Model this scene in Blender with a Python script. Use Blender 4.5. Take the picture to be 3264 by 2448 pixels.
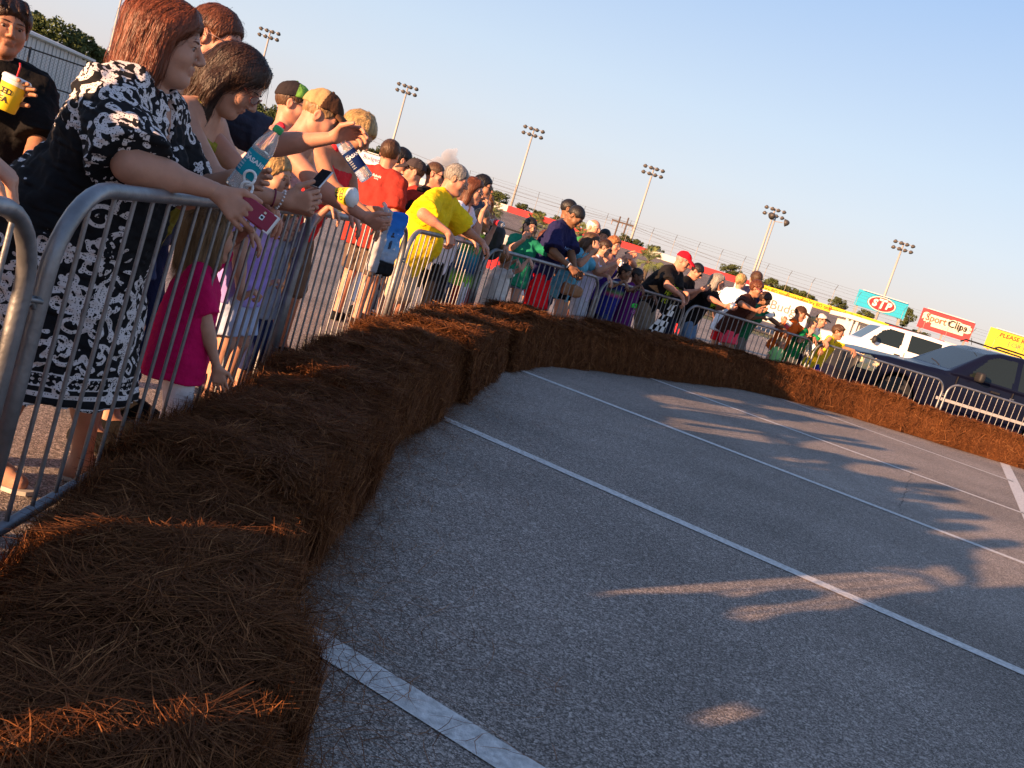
import bpy, bmesh, math, random
import numpy as np
from mathutils import Vector, Matrix
from mathutils.bvhtree import BVHTree

for o in list(bpy.data.objects):
    bpy.data.objects.remove(o)
SC = bpy.context.scene
COL = SC.collection
rnd = random.Random(7)
R = math.radians

# ---------------------------------------------------------------- camera
CAMH, FPX, PITCH, ROLL = 1.21, 2950.0, R(8.7), R(17.3)
IW, IH = 3264, 2448
_fw = np.array([0, math.cos(PITCH), -math.sin(PITCH)])
_rt = np.array([1.0, 0, 0])
_up = np.cross(_rt, _fw)
_RT = math.cos(ROLL) * _rt + math.sin(ROLL) * _up
_UP = -math.sin(ROLL) * _rt + math.cos(ROLL) * _up
cam_d = bpy.data.cameras.new('camera')
cam = bpy.data.objects.new('camera', cam_d)
COL.objects.link(cam)
cam_d.sensor_width = 36
cam_d.lens = FPX / IW * 36
cam_d.clip_start = 0.05
cam_d.clip_end = 9000
cam.matrix_world = Matrix(((_RT[0], _UP[0], -_fw[0], 0), (_RT[1], _UP[1], -_fw[1], 0), (_RT[2], _UP[2], -_fw[2], CAMH), (0, 0, 0, 1)))
SC.camera = cam

def at(px, py, Y):
    """place in the world that is Y metres ahead of the camera position and was surveyed at this spot of the picture"""
    d = _fw + _RT * (px - IW / 2) / FPX - _UP * (py - IH / 2) / FPX
    return np.array([0, 0, CAMH]) + d * (Y / d[1])

def gnd(px, py, z=0.0):
    d = _fw + _RT * (px - IW / 2) / FPX - _UP * (py - IH / 2) / FPX
    return np.array([0, 0, CAMH]) + d * ((z - CAMH) / d[2])

# ---------------------------------------------------------------- light
SUN_EL, SUN_TO = R(10.5), R(45)            # the light travels towards +X +Y
w = bpy.data.worlds.new('World')
SC.world = w
w.use_nodes = True
nt = w.node_tree
for n in list(nt.nodes):
    nt.nodes.remove(n)
sky = nt.nodes.new('ShaderNodeTexSky')
sky.sky_type = 'NISHITA'
sky.sun_disc = False
sky.sun_elevation = SUN_EL
sky.sun_rotation = math.atan2(-math.cos(SUN_TO), -math.sin(SUN_TO))
sky.altitude = 0
sky.air_density = 1.0
sky.dust_density = 1.0
sky.ozone_density = 1.0
EXPO = 1.55
# the low sun's sky: the Nishita model blended with the evening gradient (pale rose at the horizon, blue overhead), the same all round
bg = nt.nodes.new('ShaderNodeBackground')
bg.inputs[1].default_value = 0.055
bg2 = nt.nodes.new('ShaderNodeBackground')
bg2.inputs[1].default_value = 0.86 / 2 ** EXPO
tcw = nt.nodes.new('ShaderNodeTexCoord')
spx = nt.nodes.new('ShaderNodeSeparateXYZ')
nt.links.new(tcw.outputs['Generated'], spx.inputs[0])
rpw = nt.nodes.new('ShaderNodeValToRGB')
el = rpw.color_ramp.elements
stops = [(0.0, (232, 214, 216)), (0.05, (229, 219, 223)), (0.115, (222, 229, 243)), (0.18, (211, 227, 248)), (0.36, (165, 199, 247)), (0.6, (132, 160, 208)), (1.0, (108, 130, 172))]
def _l8(c):
    return tuple(((v / 255 + 0.055) / 1.055) ** 2.4 for v in c) + (1,)
el[0].position, el[0].color = stops[0][0], _l8(stops[0][1])
el[1].position, el[1].color = stops[-1][0], _l8(stops[-1][1])
for p_, c_ in stops[1:-1]:
    el.new(p_).color = _l8(c_)
nt.links.new(spx.outputs['Z'], rpw.inputs['Fac'])
nt.links.new(rpw.outputs[0], bg2.inputs[0])
nt.links.new(sky.outputs[0], bg.inputs[0])
mxw = nt.nodes.new('ShaderNodeAddShader')
out = nt.nodes.new('ShaderNodeOutputWorld')
bg.inputs[1].default_value = 0.05 * 0.22
nt.links.new(bg.outputs[0], mxw.inputs[0])
nt.links.new(bg2.outputs[0], mxw.inputs[1])
nt.links.new(mxw.outputs[0], out.inputs[0])
sl = bpy.data.lights.new('sun', 'SUN')
sl.energy = 5.0
sl.angle = R(0.6)
sl.color = (1.0, 0.57, 0.30)
sun = bpy.data.objects.new('sun', sl)
COL.objects.link(sun)
sd = Vector((math.cos(SUN_TO) * math.cos(SUN_EL), math.sin(SUN_TO) * math.cos(SUN_EL), -math.sin(SUN_EL)))
sun.rotation_euler = sd.to_track_quat('-Z', 'Y').to_euler()
SC.view_settings.view_transform = 'Standard'
SC.view_settings.look = 'None'
SC.view_settings.gamma = 1
SC.view_settings.exposure = EXPO
SC.cycles.use_denoising = True
SC.cycles.max_bounces = 6
SC.cycles.transparent_max_bounces = 8

# ---------------------------------------------------------------- materials
_M = {}
def lin(c):
    return tuple((v / 12.92 if v <= 0.04045 else ((v + 0.055) / 1.055) ** 2.4) for v in c)

def mat(key, col, rough=0.8, var=0.15, scale=30.0, bump=0.0, bscale=None, metal=0.0, spec=0.5, stretch=None, detail=4, trans=0.0, ior=1.45, coat=0.0, sss=0.0, col2=None):
    """plain procedural material: base colour with noise variation and optional fine relief"""
    if key in _M:
        return _M[key]
    m = bpy.data.materials.new(key)
    m.use_nodes = True
    t = m.node_tree
    b = t.nodes['Principled BSDF']
    b.inputs['Roughness'].default_value = rough
    b.inputs['Metallic'].default_value = metal
    b.inputs['Specular IOR Level'].default_value = spec
    b.inputs['IOR'].default_value = ior
    if trans:
        b.inputs['Transmission Weight'].default_value = trans
    if coat:
        b.inputs['Coat Weight'].default_value = coat
        b.inputs['Coat Roughness'].default_value = 0.05
    if sss:
        b.inputs['Subsurface Weight'].default_value = sss
        b.inputs['Subsurface Radius'].default_value = (0.9, 0.35, 0.2)
        b.inputs['Subsurface Scale'].default_value = 0.012
    tc = t.nodes.new('ShaderNodeTexCoord')
    src = tc.outputs['Object']
    if stretch:
        mp = t.nodes.new('ShaderNodeMapping')
        mp.inputs['Scale'].default_value = stretch
        t.links.new(src, mp.inputs['Vector'])
        src = mp.outputs[0]
    c1 = tuple(v * (1 - var) for v in col)
    c2 = tuple(min(1, v * (1 + var)) for v in (col2 or col))
    nz = t.nodes.new('ShaderNodeTexNoise')
    nz.inputs['Scale'].default_value = scale
    nz.inputs['Detail'].default_value = detail
    t.links.new(src, nz.inputs['Vector'])
    rp = t.nodes.new('ShaderNodeValToRGB')
    rp.color_ramp.elements[0].position = 0.3
    rp.color_ramp.elements[1].position = 0.7
    rp.color_ramp.elements[0].color = (*c1, 1)
    rp.color_ramp.elements[1].color = (*c2, 1)
    t.links.new(nz.outputs['Fac'], rp.inputs['Fac'])
    t.links.new(rp.outputs[0], b.inputs['Base Color'])
    if bump:
        bp = t.nodes.new('ShaderNodeBump')
        bp.inputs['Strength'].default_value = bump
        bp.inputs['Distance'].default_value = 0.01
        if bscale:
            n2 = t.nodes.new('ShaderNodeTexNoise')
            n2.inputs['Scale'].default_value = bscale
            n2.inputs['Detail'].default_value = 3
            t.links.new(src, n2.inputs['Vector'])
            t.links.new(n2.outputs['Fac'], bp.inputs['Height'])
        else:
            t.links.new(nz.outputs['Fac'], bp.inputs['Height'])
        t.links.new(bp.outputs[0], b.inputs['Normal'])
    _M[key] = m
    return m

def cloth(name, rgb, **k):
    return mat('cloth_' + name, lin(rgb), rough=0.9, var=0.12, scale=18, bump=0.35, bscale=k.pop('bscale', 70), spec=0.2, **k)

# ---------------------------------------------------------------- object helpers
def tag(o, label=None, cat=None, group=None, kind=None):
    if label: o['label'] = label
    if cat: o['category'] = cat
    if group: o['group'] = group
    if kind: o['kind'] = kind
    return o

def empty(name, loc, label=None, cat=None, group=None, rz=0.0):
    o = bpy.data.objects.new(name, None)
    o.empty_display_size = 0.1
    o.location = tuple(float(v) for v in loc)
    o.rotation_euler = (0, 0, rz)
    COL.objects.link(o)
    return tag(o, label, cat, group)

def link(name, me, parent=None, m=None):
    o = bpy.data.objects.new(name, me)
    if m is not None and not me.materials:
        me.materials.append(m)
    COL.objects.link(o)
    if parent is not None:
        o.parent = parent
    return o

def raw_mesh(name, V, faces, n_per=4, smooth=True):
    """fast mesh from arrays; faces (n,k)"""
    V = np.ascontiguousarray(V, dtype=np.float32)
    F = np.ascontiguousarray(faces, dtype=np.int32)
    me = bpy.data.meshes.new(name)
    me.vertices.add(len(V))
    me.vertices.foreach_set('co', V.ravel())
    k = F.shape[1]
    me.loops.add(F.size)
    me.loops.foreach_set('vertex_index', F.ravel())
    me.polygons.add(len(F))
    me.polygons.foreach_set('loop_start', np.arange(0, F.size, k, dtype=np.int32))
    me.polygons.foreach_set('loop_total', np.full(len(F), k, dtype=np.int32))
    me.polygons.foreach_set('use_smooth', np.full(len(F), smooth, dtype=bool))
    me.update(calc_edges=True)
    return me

class MB:
    """collects boxes, tubes and lathes, then links them as one mesh"""
    def __init__(s):
        s.v = []; s.f = []
    def add(s, v, f):
        o = len(s.v)
        s.v += [tuple(map(float, p)) for p in v]
        s.f += [tuple(i + o for i in q) for q in f]
        return s
    def box(s, c, d, ax=None):
        c = np.asarray(c, float); d = np.asarray(d, float) / 2
        A = np.eye(3) if ax is None else np.asarray(ax, float)
        P = [c + A[0] * d[0] * i + A[1] * d[1] * j + A[2] * d[2] * k for k in (-1, 1) for j in (-1, 1) for i in (-1, 1)]
        return s.add(P, [(0, 2, 3, 1), (4, 5, 7, 6), (0, 1, 5, 4), (2, 6, 7, 3), (0, 4, 6, 2), (1, 3, 7, 5)])
    def tube(s, pts, r, n=8, cap=True, r2=None):
        pts = [np.asarray(p, float) for p in pts]
        m = len(pts)
        rr = [r] * m if np.isscalar(r) else list(r)
        T = [pts[min(i + 1, m - 1)] - pts[max(i - 1, 0)] for i in range(m)]
        T = [t / (np.linalg.norm(t) + 1e-12) for t in T]
        u = np.cross(T[0], (0, 0, 1.0) if abs(T[0][2]) < 0.9 else (1.0, 0, 0)); u /= np.linalg.norm(u)
        V = []
        for p, t, q in zip(pts, T, rr):
            u = u - t * (u @ t); u /= np.linalg.norm(u)
            v = np.cross(t, u)
            V += [p + q * (math.cos(2 * math.pi * j / n) * u + math.sin(2 * math.pi * j / n) * v) for j in range(n)]
        F = []
        for i in range(m - 1):
            for j in range(n):
                k = (j + 1) % n
                F.append((i * n + j, i * n + k, (i + 1) * n + k, (i + 1) * n + j))
        if cap:
            F.append(tuple(range(n - 1, -1, -1))); F.append(tuple((m - 1) * n + j for j in range(n)))
        return s.add(V, F)
    def lathe(s, prof, c=(0, 0, 0), ax=None, n=20, cap=True):
        c = np.asarray(c, float)
        A = np.eye(3) if ax is None else np.asarray(ax, float)
        V = []
        for r, z in prof:
            V += [c + A[2] * z + r * (math.cos(2 * math.pi * j / n) * A[0] + math.sin(2 * math.pi * j / n) * A[1]) for j in range(n)]
        F = []
        m = len(prof)
        for i in range(m - 1):
            for j in range(n):
                k = (j + 1) % n
                F.append((i * n + j, i * n + k, (i + 1) * n + k, (i + 1) * n + j))
        if cap:
            F.append(tuple(range(n - 1, -1, -1))); F.append(tuple((m - 1) * n + j for j in range(n)))
        return s.add(V, F)
    def prism(s, poly, h, c=(0, 0, 0), ax=None):
        """polygon in axes 0,1 extruded along axis 2"""
        c = np.asarray(c, float)
        A = np.eye(3) if ax is None else np.asarray(ax, float)
        n = len(poly)
        V = [c + A[0] * x + A[1] * y for x, y in poly] + [c + A[0] * x + A[1] * y + A[2] * h for x, y in poly]
        F = [tuple(range(n - 1, -1, -1)), tuple(range(n, 2 * n))] + [(i, (i + 1) % n, n + (i + 1) % n, n + i) for i in range(n)]
        return s.add(V, F)
    def mesh(s, name, smooth=False):
        me = bpy.data.meshes.new(name)
        me.from_pydata(s.v, [], s.f)
        if smooth:
            me.polygons.foreach_set('use_smooth', np.ones(len(me.polygons), dtype=bool))
        me.update()
        return me
    def build(s, name, m, parent=None, smooth=False, base=None):
        if base is not None:
            s.v = [(p[0] - base[0], p[1] - base[1], p[2] - base[2]) for p in s.v]
        o = link(name, s.mesh(name, smooth), parent, m)
        return o

_font_cache = {}
def text_mesh(txt, size=1.0, bold=0.0, extrude=0.0, align='CENTER'):
    """2D outline of a text as (verts, faces)"""
    key = (txt, size, bold, extrude, align)
    if key in _font_cache:
        return _font_cache[key]
    cu = bpy.data.curves.new('lettering', 'FONT')
    cu.body = txt
    cu.size = size
    cu.offset = bold
    cu.extrude = extrude
    cu.align_x = align
    cu.align_y = 'CENTER'
    cu.resolution_u = 3
    ob = bpy.data.objects.new('lettering', cu)
    me = bpy.data.meshes.new_from_object(ob)
    V = np.array([v.co[:] for v in me.vertices]) if len(me.vertices) else np.zeros((0, 3))
    F = [tuple(p.vertices) for p in me.polygons]
    bpy.data.objects.remove(ob); bpy.data.curves.remove(cu); bpy.data.meshes.remove(me)
    _font_cache[key] = (V, F)
    return V, F

def text_on(name, txt, size, c, right, up, m, parent=None, base=(0, 0, 0), bold=0.0, bvh=None, off=0.003, sx=1.0, slant=0.0):
    """lettering laid on a surface: flat, or dropped on to a mesh along its normal"""
    V, F = text_mesh(txt, size, bold)
    if not len(V):
        return None
    right = np.asarray(right, float) / np.linalg.norm(right)
    up = np.asarray(up, float) / np.linalg.norm(up)
    nrm = np.cross(right, up)
    P = np.asarray(c, float) + np.outer(V[:, 0] * sx + slant * V[:, 1], right) + np.outer(V[:, 1], up)
    if bvh is not None:
        for i in range(len(P)):
            hit = bvh.ray_cast(Vector(P[i] + nrm * 0.25), Vector(-nrm))
            if hit[0] is not None:
                P[i] = np.array(hit[0]) + nrm * off
    else:
        P = P + nrm * off
    me = bpy.data.meshes.new(name)
    me.from_pydata([tuple(p - np.asarray(base)) for p in P], [], F)
    me.update()
    return link(name, me, parent, m)

# ---------------------------------------------------------------- implicit surfaces
def _n(v):
    v = np.asarray(v, float)
    return v / (np.linalg.norm(v) + 1e-12)

def cap(a, b, ra, rb=None, k=0.02, op='u', flat=False, dent=None):
    a = np.asarray(a, float); b = np.asarray(b, float)
    rb = ra if rb is None else rb
    ba = b - a
    L = float(ba @ ba) + 1e-12
    un = ba / math.sqrt(L)
    rm = max(ra, rb)
    def f(x, y, z):
        px, py, pz = x - a[0], y - a[1], z - a[2]
        q = px * ba[0] + py * ba[1] + pz * ba[2]
        t = np.clip(q / L, 0, 1)
        d = np.sqrt((px - ba[0] * t) ** 2 + (py - ba[1] * t) ** 2 + (pz - ba[2] * t) ** 2) - (ra + (rb - ra) * t)
        if flat:
            d = np.maximum(d, q / math.sqrt(L) - math.sqrt(L))
        return d
    return (f, np.minimum(a, b) - rm, np.maximum(a, b) + rm, k, op)

def ell(c, ax, r, k=0.02, op='u'):
    c = np.asarray(c, float); A = np.asarray(ax, float); r = np.asarray(r, float)
    def f(x, y, z):
        px, py, pz = x - c[0], y - c[1], z - c[2]
        k0 = 0; k1 = 0
        for i in range(3):
            q = (px * A[i, 0] + py * A[i, 1] + pz * A[i, 2]) / r[i]
            k0 = k0 + q * q
            k1 = k1 + (q / r[i]) ** 2
        k0 = np.sqrt(k0)
        return k0 * (k0 - 1) / (np.sqrt(k1) + 1e-9)
    e = np.sqrt(((A * r[:, None]) ** 2).sum(0))
    return (f, c - e, c + e, k, op)

def fcap(a, b, ra, rb, o, ax, s, k=0.03, op='u', zmin=None):
    """capsule in the frame o, ax (rows lateral, forward, up) flattened by s along the forward axis"""
    a = np.asarray(a, float); b = np.asarray(b, float); A = np.asarray(ax, float); o = np.asarray(o, float)
    a2 = a / (1, s, 1); b2 = b / (1, s, 1)
    ba = b2 - a2
    L = float(ba @ ba) + 1e-12
    def f(x, y, z):
        px, py, pz = x - o[0], y - o[1], z - o[2]
        u = px * A[0, 0] + py * A[0, 1] + pz * A[0, 2] - a2[0]
        v = (px * A[1, 0] + py * A[1, 1] + pz * A[1, 2]) / s - a2[1]
        w_ = px * A[2, 0] + py * A[2, 1] + pz * A[2, 2] - a2[2]
        t = np.clip((u * ba[0] + v * ba[1] + w_ * ba[2]) / L, 0, 1)
        d = (np.sqrt((u - ba[0] * t) ** 2 + (v - ba[1] * t) ** 2 + (w_ - ba[2] * t) ** 2) - (ra + (rb - ra) * t)) * (0.5 + 0.5 * s)
        if zmin is not None:
            d = np.maximum(d, zmin - (w_ + a2[2]))
        return d
    rm = max(ra, rb)
    wa = o + a @ A; wb = o + b @ A
    return (f, np.minimum(wa, wb) - rm, np.maximum(wa, wb) + rm, k, op)

def half(p, n, k=0.0):
    """keep the side the normal points away from"""
    p = np.asarray(p, float); n = _n(n)
    return (lambda x, y, z: (x - p[0]) * n[0] + (y - p[1]) * n[1] + (z - p[2]) * n[2], None, None, k, 'i')

def wavy(amp, fr, seed=0):
    """cheap smooth folds"""
    rs = np.random.RandomState(seed)
    W = [(rs.normal(size=3) * fr * s, rs.uniform(0, 6.28), a) for s, a in ((1, 1), (1.0, 1), (1.9, .6), (2.1, .6), (3.7, .35))]
    def f(V, x, y, z):
        for q, ph, a in W:
            V += (amp * a * np.sin(q[0] * x + q[1] * y + q[2] * z + ph + 1.3 * np.sin(0.6 * (q[1] * x - q[0] * y + q[2] * z)))).astype(np.float32)
    return f

def sdf_mesh(prims, vox, post=None):
    """smooth union of the primitives, meshed by surface nets; returns V, F"""
    us = [p for p in prims if p[4] == 'u']
    lo = np.min([p[1] for p in us], 0) - 3 * vox
    hi = np.max([p[2] for p in us], 0) + 3 * vox
    n = np.ceil((hi - lo) / vox).astype(int) + 1
    X = [(lo[i] + vox * np.arange(n[i])).astype(np.float32) for i in range(3)]
    G = np.full(tuple(n), max(0.3, 12 * vox), dtype=np.float32)
    for f, l, h, k, op in prims:
        if l is None:
            sl = (slice(None),) * 3
        else:
            e = max(k, 0) + 3 * vox
            i0 = np.clip(np.floor((l - e - lo) / vox).astype(int), 0, n - 1)
            i1 = np.clip(np.ceil((h + e - lo) / vox).astype(int) + 1, 1, n)
            if (i1 <= i0).any():
                continue
            sl = tuple(slice(a, b) for a, b in zip(i0, i1))
        d = f(X[0][sl[0]][:, None, None], X[1][sl[1]][None, :, None], X[2][sl[2]][None, None, :]).astype(np.float32)
        S = G[sl]
        if op == 's':
            d = -d
        if k > 0:
            hh = np.maximum(k - np.abs(S - d), 0)
            hh = hh * hh / (4 * k)
        else:
            hh = 0
        G[sl] = (np.minimum(S, d) - hh) if op == 'u' else (np.maximum(S, d) + hh)
    if post is not None:
        for q in (post if isinstance(post, (list, tuple)) else [post]):
            q(G, X[0][:, None, None], X[1][None, :, None], X[2][None, None, :])
    G[0] = G[-1] = vox; G[:, 0] = G[:, -1] = vox; G[:, :, 0] = G[:, :, -1] = vox
    return nets(G, lo, vox)

_COR = np.array([(i, j, k) for i in (0, 1) for j in (0, 1) for k in (0, 1)])
_EDG = [(a, b) for a in range(8) for b in range(a + 1, 8) if np.abs(_COR[a] - _COR[b]).sum() == 1]
def nets(G, lo, vox):
    S = G < 0
    c = sum(S[i:S.shape[0] - 1 + i, j:S.shape[1] - 1 + j, k:S.shape[2] - 1 + k].astype(np.int8) for i, j, k in _COR)
    act = (c > 0) & (c < 8)
    I = np.argwhere(act)
    if not len(I):
        return np.zeros((0, 3)), np.zeros((0, 4), int)
    vals = np.stack([G[I[:, 0] + i, I[:, 1] + j, I[:, 2] + k] for i, j, k in _COR], 1)
    acc = np.zeros((len(I), 3)); cnt = np.zeros(len(I))
    for a, b in _EDG:
        va, vb = vals[:, a], vals[:, b]
        m = (va < 0) != (vb < 0)
        t = np.where(m, va / np.where(va == vb, 1, va - vb), 0)
        p = _COR[a] + t[:, None] * (_COR[b] - _COR[a])
        acc += p * m[:, None]; cnt += m
    V = lo + vox * (I + acc / cnt[:, None])
    idx = np.full(act.shape, -1, dtype=np.int32)
    idx[I[:, 0], I[:, 1], I[:, 2]] = np.arange(len(I))
    Fs = []
    for ax in range(3):
        o1, o2 = [(1, 2), (2, 0), (0, 1)][ax]
        s0 = [slice(None)] * 3; s1 = [slice(None)] * 3
        s0[ax] = slice(0, -1); s1[ax] = slice(1, None)
        ch = S[tuple(s0)] != S[tuple(s1)]
        E = np.argwhere(ch)
        E = E[(E[:, o1] > 0) & (E[:, o2] > 0) & (E[:, o1] < act.shape[o1]) & (E[:, o2] < act.shape[o2])]
        if not len(E):
            continue
        def cell(d1, d2):
            q = E.copy(); q[:, o1] += d1; q[:, o2] += d2
            return idx[q[:, 0], q[:, 1], q[:, 2]]
        Q = np.stack([cell(-1, -1), cell(0, -1), cell(0, 0), cell(-1, 0)], 1)
        ins = S[E[:, 0], E[:, 1], E[:, 2]]
        Q[~ins] = Q[~ins][:, ::-1]
        Fs.append(Q)
    F = np.concatenate(Fs)
    F = F[(F >= 0).all(1)]
    return V, F

def vnormals(V, F):
    a, b, c = V[F[:, 0]], V[F[:, 1]], V[F[:, 2]]
    fn = np.cross(b - a, c - a)
    N = np.stack([sum(np.bincount(F[:, i], fn[:, k], len(V)) for i in range(F.shape[1])) for k in range(3)], 1)
    return N / (np.linalg.norm(N, axis=1)[:, None] + 1e-12)
# ---------------------------------------------------------------- the line of barriers (world ground points of the joints)
JOINTS = [(-0.80, -0.70), (-1.06, 1.93), (-1.22, 4.62), (-1.08, 7.05), (-0.66, 9.45), (0.70, 11.88), (2.15, 13.98), (4.75, 16.05), (7.45, 16.75), (10.2, 17.1)]
RAIL_Z = 1.05
def rail_near(p, ds=0.0):
    """point of the top rails nearest to p, shifted ds along them, and the normal towards the track"""
    best = None
    p = np.asarray(p, float)[:2]
    for a, b in zip(JOINTS[:-1], JOINTS[1:]):
        a = np.array(a); b = np.array(b); d = b - a; L = np.linalg.norm(d); d /= L
        t = min(max((p - a) @ d, 0), L)
        q = a + d * t
        e = np.linalg.norm(p - q)
        if best is None or e < best[0]:
            best = (e, q, d)
    e, q, d = best
    q = q + d * ds
    return np.array([q[0], q[1], RAIL_Z]), np.array([d[1], -d[0], 0.0]), np.array([d[0], d[1], 0.0])

# ---------------------------------------------------------------- people
SKIN = {'fair': (0.47, 0.245, 0.165), 'pink': (0.48, 0.225, 0.150), 'tan': (0.35, 0.165, 0.098), 'brown': (0.20, 0.095, 0.05), 'dark': (0.13, 0.06, 0.035)}
def skin_mat(tone):
    key = 'skin_' + tone
    if key in _M:
        return _M[key]
    c = SKIN[tone]
    m = mat(key, c, rough=0.5, var=0.10, scale=25, bump=0.08, bscale=220, spec=0.35, sss=0.12)
    t = m.node_tree
    b = t.nodes['Principled BSDF']
    src = b.inputs['Base Color'].links[0].from_socket
    at_ = t.nodes.new('ShaderNodeAttribute'); at_.attribute_name = 'lip'
    mx = t.nodes.new('ShaderNodeMix'); mx.data_type = 'RGBA'
    t.links.new(at_.outputs['Fac'], mx.inputs['Factor'])
    t.links.new(src, mx.inputs['A'])
    mx.inputs['B'].default_value = (c[0] * 0.8, c[1] * 0.5, c[2] * 0.55, 1)
    t.links.new(mx.outputs['Result'], b.inputs['Base Color'])
    return m

def hair_mat(name, rgb):
    key = 'hair_' + name
    c = rgb
    return mat(key, c, rough=0.45, var=0.45, scale=8, bump=0.6, bscale=14, stretch=(9, 9, 1.2), spec=0.4)

HAIRC = {'red': (0.155, 0.042, 0.016), 'brunette': (0.035, 0.016, 0.010), 'brown': (0.07, 0.035, 0.018), 'black': (0.010, 0.009, 0.010), 'blond': (0.42, 0.27, 0.11), 'dirty': (0.22, 0.13, 0.06), 'grey': (0.23, 0.215, 0.195), 'white': (0.62, 0.60, 0.55), 'auburn': (0.11, 0.035, 0.015), 'ginger': (0.30, 0.12, 0.04)}

def two_bone(s, t, l1, l2, pole):
    d = t - s
    D = np.linalg.norm(d); n = d / D
    D = min(D, (l1 + l2) * 0.998)
    a = (l1 * l1 - l2 * l2 + D * D) / (2 * D)
    h = math.sqrt(max(l1 * l1 - a * a, 0))
    p = pole - n * (pole @ n)
    return s + n * a + _n(p) * h, s + n * D

def rot(v, ax, ang):
    ax = _n(ax)
    return v * math.cos(ang) + np.cross(ax, v) * math.sin(ang) + ax * (ax @ v) * (1 - math.cos(ang))

def hand_prims(wr, d, n, side, s, curl=(0.5, 0.6, 0.4), spread=0.10, thumb=0.6, fine=True):
    """palm and five fingers; d = finger direction, n = where the palm faces, side = +1 if the thumb lies along cross(n, d)"""
    d = _n(d); n = _n(n - d * (n @ d))
    x = np.cross(n, d) * side                                     # towards the thumb
    P = []
    kn = []
    for i, (o, L) in enumerate(((0.030, 0.090), (0.010, 0.094), (-0.011, 0.090), (-0.030, 0.080))):
        k = wr + s * (d * L + x * o)
        P.append(cap(wr + s * (d * 0.012 + x * o * 0.45), k, 0.0145 * s, 0.0115 * s, 0.016 * s))
        kn.append(k)
    lens = ((0.042, 0.026, 0.020), (0.047, 0.030, 0.021), (0.043, 0.028, 0.020), (0.033, 0.021, 0.018))
    tips = []
    for i, k in enumerate(kn):
        dd = _n(d + x * spread * (1.5 - i) * 0.7)
        p = k
        rr = 0.0098 * s
        axb = np.cross(dd, n)
        for j in range(3):
            dd = rot(dd, axb, curl[j] * (1 + 0.08 * i))
            q = p + dd * lens[i][j] * s
            P.append(cap(p, q, rr, rr * 0.9, 0.004 * s))
            rr *= 0.9
            p = q
        tips.append(p)
    t0 = wr + s * (d * 0.028 + x * 0.026)
    td = _n(d * 0.75 + x * 0.75 + n * 0.35 * thumb)
    t1 = t0 + td * 0.042 * s
    td2 = _n(td + d * 0.5 + n * 0.6 * thumb - x * 0.35)
    t2 = t1 + td2 * 0.034 * s
    t3 = t2 + _n(td2 + n * 0.25 * thumb) * 0.026 * s
    P += [cap(t0, t1, 0.0155 * s, 0.0125 * s, 0.014 * s), cap(t1, t2, 0.0115 * s, 0.0105 * s, 0.005 * s), cap(t2, t3, 0.0105 * s, 0.0085 * s, 0.004 * s)]
    return P, tips, wr + s * (d * 0.075 + n * 0.03)

def to_mat(c, name=None):
    return c if not isinstance(c, tuple) else cloth(name or ('%02x%02x%02x' % tuple(int(v * 255) for v in c)), c)

PEOPLE = {}
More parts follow.
